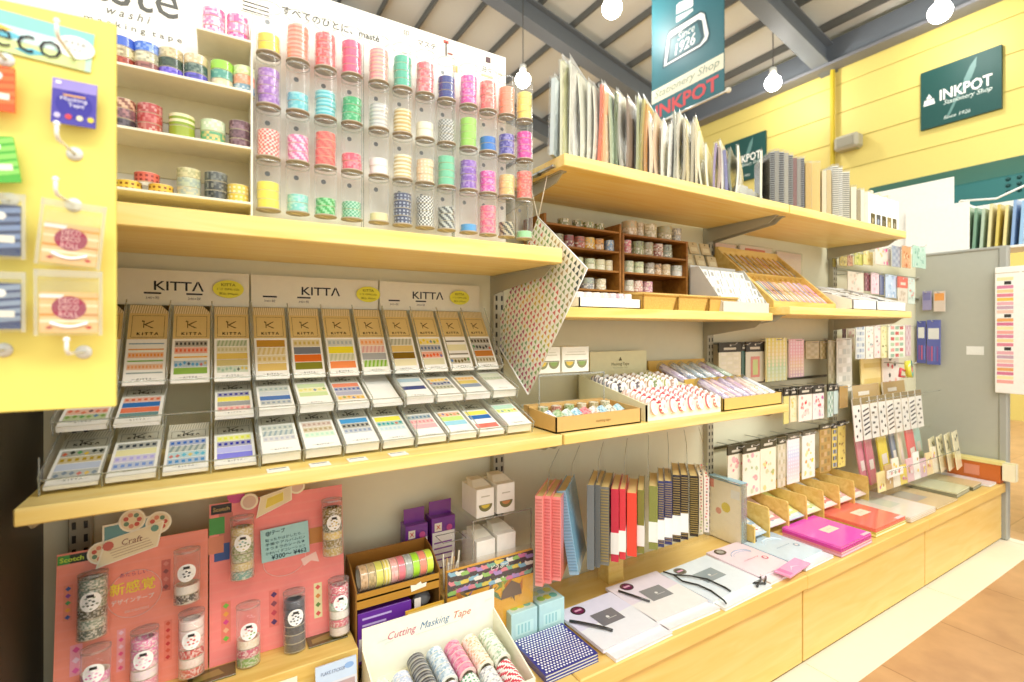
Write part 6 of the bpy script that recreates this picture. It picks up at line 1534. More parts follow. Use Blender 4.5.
Cc = [('left cream sheet with pink flower stickers, lowest hook row', 728, 745.5, 445, 500, 1.135, 'f2ead4', '4a4632', .16, 'blob', ('e85a80', 'f0a0b0', 'b8c890', 'e87a90')), ('second cream sheet with pink flower stickers, lowest hook row', 743, 760, 443, 496, 1.12, 'f4ecd8', '48442f', .18, 'blob', ('e8486a', 'f090a8', 'a8c088')), ('third cream sheet with red and yellow flowers, lowest hook row', 760.5, 776, 438, 491, 1.12, 'f2ead0', '4a462f', .18, 'blob', ('d8485a', 'e8d070', 'b8c078')),
 ('narrow grey beige pack, lowest hook row', 778, 785.5, 438, 487, 1.12, 'd4ccb0', '4a4632', .12, 'rows', ('c0b898', 'd8d4c0')), ('white sheet with pastel blue and pink, lowest hook row', 787.5, 799.5, 434, 483, 1.12, 'f0ecf0', '5a5644', .1, 'grad', ('f4f0f0', 'c8d4ec', 'f0d0d8', 'f0e8e0')), ('white sheet with orange and yellow ducks, lowest hook row', 802.5, 815, 431, 478, 1.12, 'ecf0e8', '5a5644', .08, 'blob', ('f0a848', 'f0dc48', 'e8e070')),
 ('brown patterned sheet, lowest hook row', 820, 831, 424, 472, 1.12, 'b8985a', '4a4632', .1, 'rows', ('a8844a', 'c8a878', '98885a')), ('yellow strip with black and blue marks, lowest hook row', 832.5, 837, 424, 468, 1.12, 'e0cc70', '3a3834', .1, 'rows', ('5a5448', '88a0c8')), ('yellow strip with brown animal marks, right end of lowest hook row', 838.5, 845.5, 421, 467, 1.12, 'ecd878', '3a3834', .1, 'blob', ('8a5a3a', '6a4a2a', 'a8885a'))]
for a_ in Cc: hook_pack(*a_, group='packs in the lowest hook row')
b = MB('metal', '6a6654'); b.box(1.60, 2.46, 1.205, 1.212, -.452, -.443); tag(b.build('hook_rail', loc=(2.0, 1.21, -.45)), 'metal rail behind the lowest row of flower sticker sheets', 'rail')
U1 = [('small olive card leftmost on the topmost hook row', 833, 836, 257, 267, 1.19, '8a7a3a', None, 0, 'none', ()), ('small yellow brown card second on the topmost hook row', 840, 847, 255, 266, 1.17, 'b8a050', None, 0, 'blob', ('6a5a2a', 'e0d080')), ('small pink and brown card on the topmost hook row', 848, 853, 255, 266, 1.17, 'd0a080', None, 0, 'blob', ('8a4a3a',)), ('yellow green card on the topmost hook row', 855, 863, 253, 265, 1.16, 'd0d070', None, 0, 'blob', ('e8e0a0', '8a9a48')), ('pale yellow card on the topmost hook row', 864, 873, 251, 265, 1.15, 'e8dc90', None, 0, 'blob', ('d8b860', 'f4ecc0')),
 ('white card with bright pink circle on the topmost hook row', 875.5, 891, 248, 265, 1.12, 'f0dccc', None, 0, 'blob', ('ee4a98', 'f080b8', 'e8d070')), ('grey blue card on the topmost hook row', 892.5, 901, 246, 267, 1.10, 'a8b0bc', None, 0, 'rows', ('98a0b0', 'b8c0c8')), ('orange figure card on the topmost hook row', 902.5, 911, 246, 268, 1.09, 'e0a878', None, 0, 'blob', ('c8703a', 'f0d0a0')), ('mint card at the right of the topmost hook row', 913, 926, 246, 268, 1.10, 'b8dcc8', None, 0, 'blob', ('88b8a0', 'dceee0'))]
for a_ in U1: hook_pack(*a_, group='cards on the topmost hook row')
U2 = [('cream floral bag on the second hook row', 848, 863.5, 272, 292, 1.13, 'e8dcc8', None, 0, 'blob', ('d8b8a0', 'c8c8b0')), ('maroon striped card on the second hook row', 865, 870.5, 273, 291, 1.13, '8a5058', None, 0, 'rows', ('6a3a48', 'a87078')), ('pale pink card on the second hook row', 871.5, 879, 273, 294, 1.12, 'ecccd4', None, 0, 'blob', ('d8a0b0', 'f4e0e4')), ('navy card on the second hook row', 880, 884.5, 275, 295, 1.12, '6a7090', None, 0, 'none', ()),
 ('pale blue card with white figures on the second hook row', 886, 897, 275, 298, 1.11, 'c4d8ec', None, 0, 'blob', ('f0f4f8', '98b8d8')), ('red topped cream card on the second hook row', 898.5, 907.5, 277, 303, 1.10, 'e4d8c4', 'd87060', .42, 'blob', ('c8b8a0',)), ('mint white card on the second hook row', 908.5, 915, 278, 304, 1.10, 'd4e4d8', None, 0, 'blob', ('98c0a8', 'e88a80'))]
for a_ in U2: hook_pack(*a_, group='cards on the second hook row')
for z, lb in ((.285, 'topmost'), (.17, 'second')):
    b = MB('metal', 'a8a898'); b.box(2.49, 3.395, 1.205, 1.212, z, z + .008); tag(b.build('hook_rail', loc=(2.9, 1.21, z)), 'thin grey rail of the %s hook row beside the partition' % lb, 'rail')
for k, (x0, x1, z0, z1, c, lb) in enumerate(((1.62, 1.74, .20, .33, 'e8c8b8', 'pale pink hang bag'), (1.77, 1.98, .22, .335, 'eadccc', 'pale bag with orange label'), (2.02, 2.2, .19, .33, 'ecd4c4', 'pale peach hang bag'))):
    t = thing('hang_bag', lb + ' on the back wall above the slanted wooden display', 'bag', ((x0 + x1) / 2, 1.205, z0), group='pale bags on the back wall')
    b = MB('card'); b.box(x0, x1, 1.203, 1.209, z0, z1, c); b.build('card', t)
    if k == 1: b = MB('card'); b.box(x0 + .03, x0 + .16, 1.2, 1.203, z1 - .035, z1 - .01, 'd85a38'); b.build('label', t)
    f = MB('film'); f.box(x0 - .004, x1 + .004, 1.199, 1.2105, z0 - .004, z1 + .004); f.build('clear_bag', t)

# ================================================================ clear tiered rack at the end bay
def slab(name, label, cat, c, w, h, th, col, lean=0.0, yaw=0.0, deco=None, group=None, mat='gloss', W2=None):
    """Card standing at c (bottom centre), leaning back, optionally turned about the vertical."""
    M = Matrix.Translation(Vector(c)) @ Matrix.Rotation(yaw, 4, 'Z') @ frame((0, 0, 0), XV, (0, math.sin(lean), math.cos(lean)))
    t = thing(name, label, cat, c, M.to_3x3(), group)
    b = MB(mat); b.M = M; b.box(-w / 2, w / 2, 0, h, -th, 0, col, mat, min(.0006, th * .3)); 
    if deco: deco(b, w, h)
    b.build('card', t)
    return t
t = thing('clear_rack', 'clear tiered rack of black and white packs against the grey partition bay', 'rack', (2.75, 1.1, BT))
for (x0, x1, y0, z0, z1, ln) in ((2.33, 3.10, 1.045, -.485, -.30, .12), (2.44, 3.2, .985, -.70, -.60, .06)):
    b = MB('clear'); b.prism([(x0, y0, z0), (x1, y0, z0), (x1, y0 - ln * .3, z1), (x0, y0 - ln * .3, z1)], (0, .003, 0)); b.box(x0, x1, y0, y0 + .13, z0 - .003, z0)
    b.tube([(x0, y0 - ln * .3, z1), (x1, y0 - ln * .3, z1)], .002, 6, 'ffffff', 'edge')
    for x in (x0, x1 - .003): b.prism([(x, y0, z0), (x, y0 - ln * .3, z1), (x, y0 + .13, z1 + .06), (x, y0 + .13, z0)], (.003, 0, 0))
    b.build('pocket', t)
b = MB('clear'); b.box(2.40, 3.15, 1.17, 1.175, BT + .001, -.25); b.build('back_plate', t)
for x in (2.40, 3.147): b = MB('clear'); b.box(x, x + .003, 1.0, 1.175, BT + .001, -.48); b.build('side', t)
def d_kraft_top(a, c): 
    def f(g, w, h):
        rect(g, -w / 2, w / 2, h * .72, h, .0004, 'b99a62'); rect(g, -w * .3, w * .1, h * .78, h * .86, .0007, 'e8e0d0')
        for k in range(4): rect(g, -w * .4, w * .4, h * (.1 + .15 * k), h * (.18 + .15 * k), .0004, a if k % 2 else c)
    return f
slab('card_pack', 'big yellow card pack leaning at the back of the clear rack', 'card pack', (2.80, 1.162, -.4845), .28, .375, .006, 'eed890', .03, 0, lambda g, w, h: [rect(g, -w * .4, w * .2, h * (.2 + .2 * k), h * (.26 + .2 * k), .0004, 'e0c470') for k in range(4)])
slab('card_pack', 'white and red printed pack in front of the yellow card', 'card pack', (2.95, 1.153, -.4845), .18, .375, .006, 'f0e6dc', .03, 0, lambda g, w, h: [g.disc((R.uniform(-.4, .4) * w, R.uniform(.1, .95) * h, .0004 + k * .00005), .012, (0, 0, 1), 9, R.choice(('d8484a', '4a4a48', 'e8a898', 'c83a3a'))) for k in range(30)])
t = thing('tape_ring', 'yellow and red ring shaped tape cutter on top of the packs', 'tape', (2.95, 1.06, -.2))
b = MB('gloss'); q = ray(909, 369, Y=1.06); b.lathe([(.018, -.012), (.042, -.012), (.042, .012), (.018, .012), (.018, -.012)], 24, q, (.25, -1, .1), cols=['e8485a', 'e0dc48', '58b8a0', 'e86a58']); b.build('ring', t)
m_ = MB('paint', 'b8b8b0'); m_.tube([(q.x, 1.218, q.z + .026), (q.x, 1.04, q.z + .026), (q.x, 1.03, q.z + .033)], .003, 6); m_.build('hook', t)
b = MB('gloss'); b.tube([q + Vector((-.05, 0, -.005)), q + Vector((-.09, .0, .005)), q + Vector((-.10, 0, -.03)), q + Vector((-.05, 0, -.035))], .006, 8, 'e0485a'); b.lathe([(.020, -.0125), (.030, -.0125)], 20, q, (.25, -1, .1), col='f0e060'); b.build('handle', t)
for k, (x, w, lb) in enumerate(((2.66, .26, 'left'), (2.95, .24, 'right'))):
    slab('card_pack', '%s kraft topped white pack at the back of the upper rack pocket' % lb, 'card pack', (x, 1.13, -.48), w, .222, .006, 'eeeae0', .10, 0, d_kraft_top('d8d4cc', 'c8c0b0'))
for k in range(9):
    x = 2.40 + k * .078; s = k % 3
    def dd(g, w, h, s=s):
        rect(g, -w / 2, w / 2, h * .84, h, .0004, '8a7a58')
        for j in range(6):
            if s == 0: g.disc(((j % 2 - .5) * w * .45, h * (.12 + .13 * (j // 1) * .9), .0005), w * .11, (0, 0, 1), 7, '3a3a3a')
            elif s == 1: g.quad((-w * .4, h * (.1 + .11 * j), .0005), (w * .4, h * (.16 + .11 * j), .0005), (w * .4, h * (.2 + .11 * j), .0005), (-w * .4, h * (.14 + .11 * j), .0005), '4a4850')
            else: rect(g, -w * .35 + (j % 2) * w * .3, w * .0 + (j % 2) * w * .3, h * (.1 + .12 * j), h * (.15 + .12 * j), .0005, '6a6660')
    slab('slim_pack', 'slim black and white patterned pack, %s from left in the upper rack pocket' % ORD[k], 'card pack', (x, 1.062, -.484), .066, .185, .004, 'f2efe6', .08, 0, dd, 'slim packs in the upper rack pocket')
LOW = [('pink', 2.50, 1.08, .22, 'd88a98', .07), ('rose', 2.57, 1.075, .215, 'cf7888', .08), ('yellow', 2.70, 1.075, .235, 'ecd850', .11), ('greyish blue', 2.82, 1.08, .235, '8a92a4', .06), ('cream', 2.87, 1.07, .23, 'ece4c4', .05), ('coral', 2.96, 1.06, .235, 'ec6a6c', .11), ('mint', 3.09, 1.08, .26, 'bcdccc', .10)]
for n_, x, y, h, c, w in LOW:
    slab('card_pack', '%s card standing at the back of the lower rack pocket' % n_, 'card pack', (x, y, -.698), w, h, .008, c, .14, .1, lambda g, w, h: rect(g, -w * .3, w * .3, h * .3, h * .5, .0004, 'f0e8dc'))
for k in range(4):
    slab('card_pack', 'cream card with black animal marks, %s from left, right end of the lower rack' % ORD[k], 'card pack', (3.05 + k * .06, 1.01 - k * .012, -.698), .12, .165 + .006 * k, .004, 'f0e8c0', .12, .15,
         lambda g, w, h: [g.disc((R.uniform(-.3, .3) * w, h * R.uniform(.45, .9), .0005 + j * .0001), .009, (0, 0, 1), 8, '3a352a', sx=R.uniform(.6, 1.6)) for j in range(5)])
FR = [(2.47, 'f2e4a8', 'pale yellow'), (2.54, 'c8a878', 'tan'), (2.61, 'f4ecd8', 'ivory'), (2.68, 'e8d060', 'yellow'), (2.75, 'e8c0c8', 'pink'), (2.82, 'f4f0ec', 'white'), (2.89, 'd8b8c8', 'mauve'), (2.96, 'eed8a8', 'beige'), (3.03, 'e8e0c8', 'oatmeal')]
for k, (x, c, n_) in enumerate(FR):
    slab('card_pack', 'small %s pack behind the clear front of the lower rack pocket' % n_, 'card pack', (x, 1.003, -.698), .066, .085 + .02 * (k % 3), .006, c, .08, 0, lambda g, w, h: [g.disc((R.uniform(-.3, .3) * w, h * R.uniform(.2, .8), .0005 + j * .0001), .008, (0, 0, 1), 8, R.choice(('f0d060', 'f4f4f0', 'd88aa0', 'c8a060'))) for j in range(4)])
b = MB('card'); b.box(2.45, 2.60, .978, .981, -.632, -.60, 'f6f4ee'); 
for k in range(3): b.disc((2.49 + k * .035, .9778, -.616), .008, (0, -1, 0), 10, ['e0a0a0', 'a8c0a8', 'd86a58'][k])
tag(b.build('shelf_talker', loc=(2.52, .98, -.62)), 'small white strip sign on the front of the lower rack pocket', 'sign')
# dark packs hanging on the partition
for k, (y0, y1, z0, z1, c, lb) in enumerate(((1.10, 1.16, -.19, .055, '5a62a8', 'front blue violet bagged pack hanging on the partition side'), (1.165, 1.205, -.185, .05, '4a5298', 'rear blue violet bagged pack hanging on the partition side'), (1.08, 1.13, .10, .21, 'd8c8b8', 'small beige and orange pack hanging on the partition side'), (1.14, 1.18, .11, .215, '9a94b8', 'small lilac pack hanging on the partition side'))):
    t = thing('side_pack', lb, 'sticker pack', (3.375, (y0 + y1) / 2, z0), group='packs on the partition side')
    b = MB('gloss'); b.box(3.372, 3.378, y0, y1, z0, z1, c, 'gloss', .001)
    if k < 2:
        b.quad((3.3715, y1 - .006, z0 + .14), (3.3715, y0 + .006, z0 + .14), (3.3715, y0 + .006, z0 + .20), (3.3715, y1 - .006, z0 + .20), 'dcdcd8')
        for j in range(4): b.quad((3.3715, y1 - .008 - j * .012, z0 + .02), (3.3715, y1 - .014 - j * .012, z0 + .02), (3.3715, y1 - .014 - j * .012, z0 + .1), (3.3715, y1 - .008 - j * .012, z0 + .1), ['8a4a88', 'c85a78', '6a78c0', '8a5a98'][j])
    else: b.quad((3.3715, y1 - .004, z1 - .05), (3.3715, y0 + .004, z1 - .05), (3.3715, y0 + .004, z1 - .01), (3.3715, y1 - .004, z1 - .01), ['e8a058', '7a78a8'][k - 2])
    b.build('printed_card', t)
    m_ = MB('paint', 'b8b8b0'); m_.tube([(3.399, (y0 + y1) / 2, z1 - .008), (3.35, (y0 + y1) / 2, z1 - .008), (3.342, (y0 + y1) / 2, z1 + .002)], .0016, 6); m_.build('hook', t)
# ================================================================ sleeved sheets on the high shelf
ZT = .4035
def bent_sheet(g, w, h, bow, col, th, mat='gloss', x0=0.0):
    nx, ny = 5, 6; vs = []
    for s in (0, 1):
        for j in range(ny + 1):
            for i in range(nx + 1):
                x = x0 + w * i / nx; z = h * j / ny
                vs.append((x, bow * math.sin(math.pi * j / ny) * (.4 + .6 * i / nx) + (th if s else 0), z))
    fs = []; n = (nx + 1) * (ny + 1)
    for j in range(ny):
        for i in range(nx):
            a = j * (nx + 1) + i; fs += [(a, a + 1, a + nx + 2, a + nx + 1), (n + a, n + a + nx + 1, n + a + nx + 2, n + a + 1)]
    for j in range(ny):
        for i in (0, nx):
            a = j * (nx + 1) + i; fs.append((a, a + nx + 1, n + a + nx + 1, n + a))
    for i in range(nx):
        for j in (0, ny):
            a = j * (nx + 1) + i; fs.append((a, n + a, n + a + 1, a + 1))
    g.add(vs, fs, col, mat)
SH = [(553.5, 72, 'ccd8d8', 'grey blue', .01, .15), (562, 54, 'e4e0bc', 'cream', .006, .22), (565.5, 52, 'd0d0a0', 'olive cream', .006, .22), (570, 57, 'f0eee2', 'white', .004, .22), (575.5, 51, 'f4f2ea', 'bright white', .006, .24), (582, 66, 'ecead8', 'ivory', .005, .24), (588, 76, 'e8e6da', 'milky', .004, .24), (593.5, 80, 'f0e8d8', 'pale cream', .004, .24),
 (599, 79, 'd86a48', 'coral red', .006, .24), (602.5, 80, 'eca878', 'salmon', .006, .24), (606.5, 82, 'f0d0a8', 'peach', .006, .24), (612, 87, 'c0d0b0', 'pale green', .005, .24), (617.5, 86, '5f6f48', 'dark green', .006, .24), (622, 86, 'c4c0b4', 'grey', .005, .24), (628, 93, '98806c', 'brown', .006, .24), (637.5, 91, 'b8bc90', 'sage', .005, .24), (641, 94, 'a8a060', 'olive', .006, .24), (646, 99, 'd09858', 'ochre', .006, .24),
 (651.5, 96, 'f4e4cc', 'blush cream', .006, .24), (657, 108, 'f0d0b0', 'apricot', .005, .24), (663, 116, 'ece8dc', 'white floral', .006, .2), (669, 120, 'f0eee6', 'white lace', .006, .2), (674.5, 108, 'a8a898', 'stone grey', .005, .2), (679, 108, 'ece4d0', 'eggshell', .006, .2), (683.5, 116, 'b8b098', 'taupe', .005, .2), (688.5, 113, 'e8d8a8', 'straw', .006, .2), (692.5, 118, 'c0b8a0', 'mushroom', .006, .2), (697.5, 112, 'e0d4b0', 'sand', .006, .2), (703, 126, 'f0ecd8', 'translucent cream', .005, .2),
 (709, 140, 'f4f2e0', 'pearl', .005, .2), (715, 140, '9a88b0', 'purple edged', .006, .2), (718.5, 143, 'b8a090', 'rosy brown', .006, .2), (723, 136, 'f2f0e8', 'snow white', .005, .2), (728, 146, '7a78a8', 'violet', .008, .2), (733, 145, '8a9078', 'moss grey', .006, .2), (736.5, 142, 'f4f4ea', 'paper white', .005, .2), (762, 147, 'efe8d0', 'last cream', .006, .16)]
th_ = math.radians(30)
for k, (u, vt, c, n_, thk, w) in enumerate(SH):
    q = ray(u, 150, Y=.925); zt = ray(u, vt, Y=.925).z
    lean = R.uniform(-.05, .05); h = (zt - ZT)
    Mr = Matrix.Rotation(th_ + R.uniform(-.04, .04), 4, 'Z') @ Matrix.Rotation(lean, 4, 'X')
    o = Vector((q.x, .925, ZT + .0003))
    t = thing('paper_sheet', '%s sleeved sheet, %s' % (n_, 'standing at the left end of the high shelf' if k == 0 else 'between the %s and %s ones, high shelf' % (SH[k - 1][3], SH[k + 1][3]) if k < len(SH) - 1 else 'standing at the bay joint of the high shelf'), 'paper', o, Mr.to_3x3(), 'sleeved paper sheets on the high shelf')
    M = Matrix.Translation(o) @ Mr
    g = MB('gloss'); g.M = M; bow = R.uniform(-.012, .016) if k > 4 else 0
    hh = h * .93
    bent_sheet(g, w, hh, bow, c, thk)
    g.build('sheets', t)
    f = MB('film'); f.M = M
    bent_sheet(f, w + .006, hh + .004, bow, 'ffffff', thk + .004, 'film', -.003)
    f.add([(0, .002, hh), (w * .85, .002, hh), (w * .12, .004, h * 1.0), (0, .003, h)], [(0, 1, 2, 3)], 'ffffff', 'frost')
    f.build('clear_sleeve', t)
for k in range(4):
    q = ray(742 + k * 5, 195, Y=.95)
    g = MB('frost'); g.box(q.x - .018, q.x + .018, .94, .97, ZT + .0004, ZT + .045 - .006 * k, 'ffffff', 'frost', .003); g.box(q.x - .012, q.x + .012, .944, .966, ZT + .004, ZT + .02, 'e0e4e4')
    tag(g.build('clear_packet', loc=(q.x, .955, ZT)), 'small clear packet on the high shelf, %s of four before the bay joint' % ORD[k], 'packet', 'clear packets on the high shelf')
# notebooks standing in the right bay of the high shelf
NBK = [(770, 774, 152, '4a4a44', 'ring'), (774.6, 778.6, 151, '8a867a', 'plain'), (779.2, 783.5, 152, '5a5850', 'ring'), (784, 788, 153, 'a09a8a', 'plain'), (788.6, 792.5, 155, '6a665a', 'ring'), (793, 796.5, 158, '7a4a40', 'plain'), (797, 800.5, 159, '8a8478', 'plain'), (801, 804, 158, '4a463e', 'ring'),
 (805.5, 811, 163, 'cba64e', 'plain'), (811.5, 819.5, 163, 'd8b860', 'plain'), (822, 826, 171, 'd8cca8', 'plain'), (826.5, 831, 170, 'c8b078', 'plain'), (832.5, 838, 166, 'ddd8c4', 'ring'), (838.6, 842, 168, 'eae6d8', 'ring'), (842.6, 849, 172, 'd8d2ba', 'ring'), (851, 856, 187, 'e4dcc0', 'plain'), (857, 860, 190, '9a8a60', 'plain'), (860.6, 864, 190, 'ece4cc', 'plain')]
NL = ['leftmost charcoal ring notebook', 'stone grey notebook right of the charcoal one', 'second charcoal ring notebook', 'light stone notebook', 'olive grey ring notebook', 'reddish brown notebook', 'slim grey notebook left of the black ring one', 'black ring notebook', 'narrow kraft file', 'wide kraft file', 'beige bagged notebook', 'tan notebook', 'pale ring notebook with kraft neighbour', 'slim white ring notebook', 'wide pale ring notebook', 'short cream notebook', 'short brown notebook', 'short ivory notebook next to the photo box']
for (u0, u1, vt, c, sty), lb in zip(NBK, NL):
    yf = .935; um = (u0 + u1) / 2; q = ray(um, vt, Y=yf); d = q.y * CS + q.x * SN; wth = (u1 - u0) * d / F; h = q.z - ZT
    ang = math.radians(40); Mr = Matrix.Rotation(-ang, 4, 'Z'); o = Vector((q.x, yf, ZT + .0003)); M = Matrix.Translation(o) @ Mr
    t = thing('ring_notebook' if sty == 'ring' else 'notebook', lb + ' on the high shelf, right bay', 'notebook', o, Mr.to_3x3(), 'notebooks on the high shelf')
    b = MB('gloss'); b.M = M; dep = .15; b.box(-wth / 2, -wth / 2 + .0012, 0, dep, 0, h, c); b.box(wth / 2 - .0012, wth / 2, 0, dep, 0, h, c)
    if sty == 'plain': b.box(-wth / 2, wth / 2, -.001, .001, 0, h, c)
    b.build('cover', t)
    b = MB('paper'); b.M = M; b.box(-wth / 2 + .0013, wth / 2 - .0013, .002, dep - .002, .001, h - .003, 'efe8d2'); b.build('page_block', t)
    if sty == 'ring':
        b = MB('card'); b.M = M; b.box(-wth / 2, wth / 2, -.0004, .0015, 0, h, mixc(c, 'ffffff', .25))
        n = 24
        for k in range(n): z = .006 + (h - .012) * k / (n - 1); b.box(-wth / 2 + .001, wth / 2 - .001, -.0028, -.0004, z - .0016, z + .0016, mixc(c, '2a2a2a', .6))
        b.build('wire_binding', t)
    f = MB('film'); f.M = M; f.box(-wth / 2 - .001, wth / 2 + .001, -.0035, dep + .002, 0, h + .007); f.build('clear_sleeve', t)
t = thing('photo_box', 'white open display box with small dark photos at the high shelf end', 'box', (2.27, 1.0, ZT))
b = MB('card', 'f6f5ee'); x0, x1 = 2.16, 2.415
b.box(x0, x1, .925, .93, ZT + .0004, ZT + .125); b.box(x0, x0 + .004, .93, 1.1, ZT + .0004, ZT + .125); b.box(x1 - .004, x1, .93, 1.1, ZT + .0004, ZT + .125); b.box(x0, x1, 1.1, 1.104, ZT + .0004, ZT + .125); b.box(x0, x1, .93, 1.1, ZT + .0004, ZT + .004); b.build('box_body', t)
for k in range(5):
    g = MB('gloss'); x = x0 + .018 + k * .046; g.quad((x, .9245, ZT + .006), (x + .034, .9245, ZT + .006), (x + .034, .9245, ZT + .05), (x, .9245, ZT + .05), ['4a4434', '3a4458', '34302c', '8a7a50', '4a4640'][k]); g.quad((x + .006, .9242, ZT + .012), (x + .02, .9242, ZT + .012), (x + .024, .9242, ZT + .03), (x + .008, .9242, ZT + .034), ['a89a78', '8a98b0', '6a6458', 'c8b880', '98907c'][k]); g.build('photo', t)
g = MB('card'); 
for k in range(10): g.box(x0 + .008 + k * .024, x0 + .026 + k * .024, .94, 1.09, ZT + .006, ZT + .128 + .01 * (k % 3), ['f4f2ea', 'ece8d8', 'e8d8b8'][k % 3])
g.build('card_stock', t)

# ================================================================ beyond the partition
for nm_, lb, x, y0, y1, z0, z1 in (('white_board', 'large white board standing on top of the grey partition', 3.425, 1.06, 1.44, .426, .83), ('white_board', 'smaller white board leaning in front of the large one on the partition', 3.405, .99, 1.27, .426, .68)):
    b = MB('card'); b.box(x, x + .006, y0, y1, z0, z1, 'f4f2e8'); tag(b.build(nm_, loc=(x, (y0 + y1) / 2, z0)), lb, 'board', 'white boards on the partition')
t = thing('file_rack', 'white open file rack of coloured folders above the grey partition', 'rack', (3.56, .9, .43))
b = MB('card', 'f2f0e8'); b.box(3.46, 3.70, .60, 1.05, .418, .43); b.box(3.46, 3.70, 1.045, 1.05, .43, .70); b.box(3.69, 3.70, .6, 1.05, .43, .70); b.build('tray', t)
b = MB('gloss', 'f8f8f4'); b.tube([(3.465, 1.045, .70), (3.465, .90, .68), (3.465, .80, .72), (3.465, .62, .74)], .006, 8); b.box(3.46, 3.70, .60, .612, .43, .74); b.build('wire_rim', t)
b = MB('metal', 'a8a8a0'); 
for y in (.64, 1.02): b.box(3.66, 3.69, y - .015, y + .015, FL, .418)
b.build('post', t)
for k, (c, n_) in enumerate((('a8c0a0', 'pale green'), ('88b098', 'sea green'), ('b8ccb0', 'sage'), ('e0d8a0', 'cream'), ('d8c058', 'mustard'), ('e8d890', 'yellow'), ('88a8d0', 'blue'), ('98c0e0', 'sky blue'))):
    g = MB('gloss'); y = 1.03 - k * .030; g.prism([(3.475, y, .4305), (3.68, y, .4305), (3.68, y - .012, .66 - .01 * (k % 3)), (3.475, y - .012, .66 - .01 * (k % 3))], (0, -.012, 0), c)
    tag(g.build('file_folder', loc=(3.56, y, .43)), '%s folder standing in the white file rack, %s from left' % (n_, ORD[k]), 'folder', 'folders in the file rack')
t = thing('sample_board', 'white board of coloured sticker swatches at the right picture edge', 'board', (3.376, .6, -.32))
b = MB('card'); b.box(3.372, 3.380, .25, .882, -.315, .315, 'f4f2ea', 'card', .002); b.build('panel', t)
g = MB('gloss'); x = 3.3715
for col in range(6):
    yc = .852 - col * .098
    g.quad((x, yc + .03, .283), (x, yc - .06, .283), (x, yc - .06, .286), (x, yc + .03, .286), 'c8b890')
    for k in range(26):
        z = .255 - k * .0205
        if k in (1, 9, 17): g.quad((x - .0004, yc - .005, z - .008), (x - .0004, yc - .03, z - .008), (x - .0004, yc - .03, z + .008), (x - .0004, yc - .005, z + .008), '3a3a38'); continue
        c = (['f4e8b0', 'f0c860', 'e8a868', 'f4d8a0', 'f0c8b8', 'f0a8a0', 'e8b0b8', 'd87a98', 'e0889a', 'e8a0b0', 'd88aa8', 'c8a8b8'] if col % 2 == 0 else ['f0d0a8', '98a8d8', 'a8b0e0', 'e8d8b8', 'd8c8a8', 'b8c8d0'])[(k * 5 + col) % (12 if col % 2 == 0 else 6)]
        g.quad((x, yc + .022, z - .008), (x, yc - .038, z - .008), (x, yc - .038, z + .008), (x, yc + .022, z + .008), c)
g.build('swatches', t)
b = MB('metal', 'b0b0a8'); 
for z in (-.2, .2): b.box(3.380, 3.3925, .845, .87, z, z + .03)
b.build('clamp', t)
t = thing('aisle_rack', 'low white rack of boxes beyond the grey partition post', 'rack', (3.8, .5, FL))
b = MB('card', 'f0eee6')
for z in (FL + .10, -.62): b = MB('card', 'f0eee6'); b.box(3.56, 4.2, .05, .80, z, z + .02); b.build('shelf_board', t)
for x in (3.56, 4.18): b = MB('metal', 'c8c8c0'); b.box(x, x + .02, .78, .80, FL, -.2); b.build('post', t)
for k, (y0, y1, z0, z1, c, lb) in enumerate(((.62, .77, -.599, -.52, 'd8b878', 'tan box on the low white rack'), (.60, .77, -.5195, -.40, '1f6a5a', 'dark green box on top of the tan box'), (.35, .57, -.599, -.42, '3a342c', 'dark box on the upper board of the low white rack'), (.58, .77, FL + .121, FL + .26, '5a3a48', 'dark plum cloth bundle on the lower board of the white rack'), (.3, .55, FL + .121, FL + .22, 'b89a60', 'brown box on the lower board of the white rack'))):
    b = MB('card'); b.box(3.575, 3.85, y0, y1, z0, z1, c, 'card', .004); b.box(3.574, 3.576, y0 + .03, y1 - .03, z0 + .02, z1 - .02, mixc(c, 'ffffff', .25)); tag(b.build('storage_box', loc=(3.7, (y0 + y1) / 2, z0)), lb, 'box')
# ---------------------------------------------------------------- pieces of parts go one level deeper
SUB = {'round_sticker': ('clear_tube',), 'header': ('printed_card',), 'cover_print': ('cover',), 'paper_band': ('cover',), 'wire_binding': ('spine', 'cover'), 'floral_print': ('cover',), 'bowl_print': ('carton',), 'cord_loop': ('carton',),
       'print': ('carton', 'box_body'), 'hang_tab': ('carton',), 'feather_mark': ('panel',), 'name_lettering': ('panel',), 'tagline_lettering': ('panel',), 'date_lettering': ('panel',), 'bottle_mark': ('panel',), 'round_note': ('header_card',), 'year_lettering': ('bottle_emblem',), 'diecut_header': ('printed_card',),
       'handwritten_note': ('printed_card',), 'yellow_price_oval': ('header_card',), 'header_sleeve': ('header_card',), 'screw': ('back_plate',), 'cloud_tag': ('roll_tray',), 'window_lid': ('box_body',), 'photo': ('box_body',), 'swatches': ('panel',), 'grille': ('housing',), 'rivet': ('valance',), 'torn_label': ('panel',), 'picture': ('pad',)}
for o in list(SC.objects):
    if o.parent is None and o.type == 'EMPTY':
        kids = {}
        for c in o.children: kids.setdefault(c.name.split('.')[0], []).append(c)
        for nm_, hosts in SUB.items():
            for c in kids.get(nm_, []):
                for h_ in hosts:
                    if len(kids.get(h_, [])) == 1: c.parent = kids[h_][0]; break
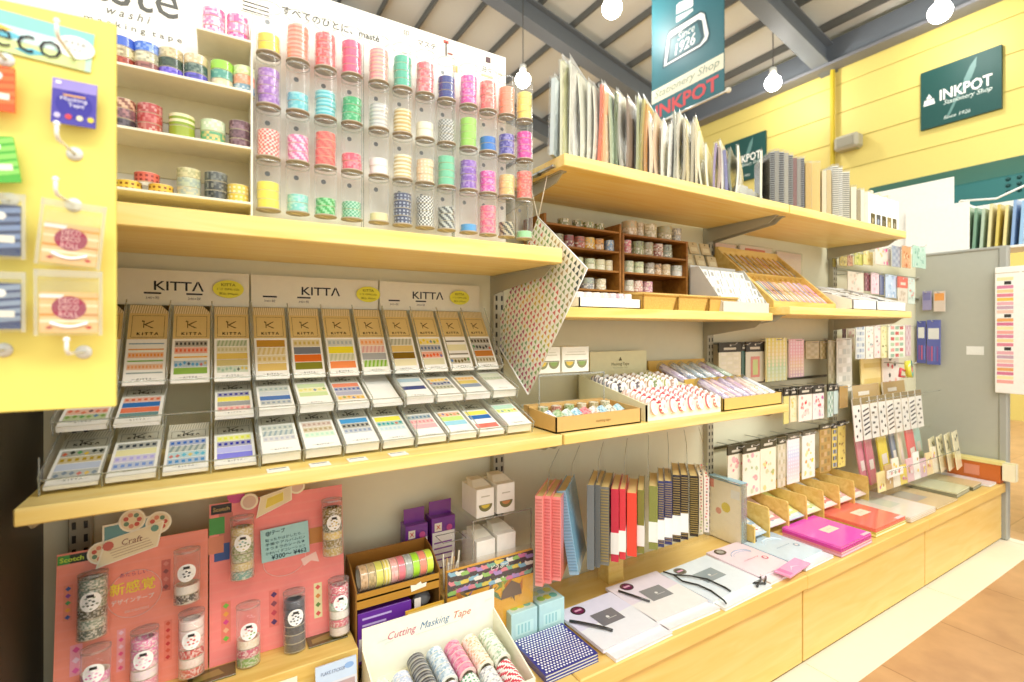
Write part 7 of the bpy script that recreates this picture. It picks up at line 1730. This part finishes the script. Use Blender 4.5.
# ---------------------------------------------------------------- camera, light, view
cam = bpy.data.cameras.new('camera'); co = bpy.data.objects.new('camera', cam); COL.objects.link(co)
cam.sensor_width = 36; cam.lens = F / 1024 * 36
cam.shift_y = -11 / 1024
cam.clip_start = 0.05; cam.clip_end = 60
co.location = (0, 0, H); co.rotation_euler = (math.pi / 2, 0, -YAW)
cam.dof.use_dof = True; cam.dof.focus_distance = 1.25; cam.dof.aperture_fstop = 3.4
SC.camera = co

def lamp(name, kind, loc, power, col=(1, 1, 1), size=0.3, size_y=None, rot=None):
    d = bpy.data.lights.new(name, kind); d.energy = power; d.color = col
    if kind == 'AREA':
        d.shape = 'RECTANGLE'; d.size = size; d.size_y = size_y or size
    else: d.shadow_soft_size = size
    o = bpy.data.objects.new(name, d); COL.objects.link(o); o.location = Vector(loc) + Vector((0, 0, H))
    if rot: o.rotation_euler = rot
    return o
WC = (1.0, 1.0, 0.955)
# added area fills without fixtures, behind the camera and further into the shop
lamp('aisle_light', 'AREA', (0.2, -0.9, 2.1), 34, WC, 2.4, 0.5, (math.radians(28), 0, 0))
lamp('aisle_light', 'AREA', (2.6, -0.9, 2.2), 36, WC, 2.4, 0.5, (math.radians(28), 0, 0))
lamp('aisle_light', 'AREA', (5.6, 1.2, 2.6), 50, WC, 1.6, 1.6, (0, math.radians(-25), 0))
lamp('aisle_light', 'AREA', (4.5, 4.5, 2.4), 50, WC, 1.6, 1.6, (0, 0, 0))
for i, (u, v, x) in enumerate(PENDANTS):
    p = ray(u, v, X=x); lamp('pendant_light', 'POINT', p - Vector((0, 0, 0.14)), 22, (1, 0.98, 0.95), 0.07)
w = bpy.data.worlds.new('world'); SC.world = w; w.use_nodes = True
bg = w.node_tree.nodes['Background']; bg.inputs['Color'].default_value = (0.985, 1.0, 0.965, 1); bg.inputs['Strength'].default_value = 0.85
SC.view_settings.view_transform = 'Standard'; SC.view_settings.look = 'None'
SC.view_settings.gamma = 1; SC.view_settings.use_curve_mapping = False
SC.view_settings.exposure = 0.66
SC.cycles.use_denoising = True
SC.cycles.transparent_max_bounces = 32
SC.cycles.max_bounces = 8; SC.cycles.diffuse_bounces = 4; SC.cycles.glossy_bounces = 3
SC.cycles.caustics_reflective = False; SC.cycles.caustics_refractive = False
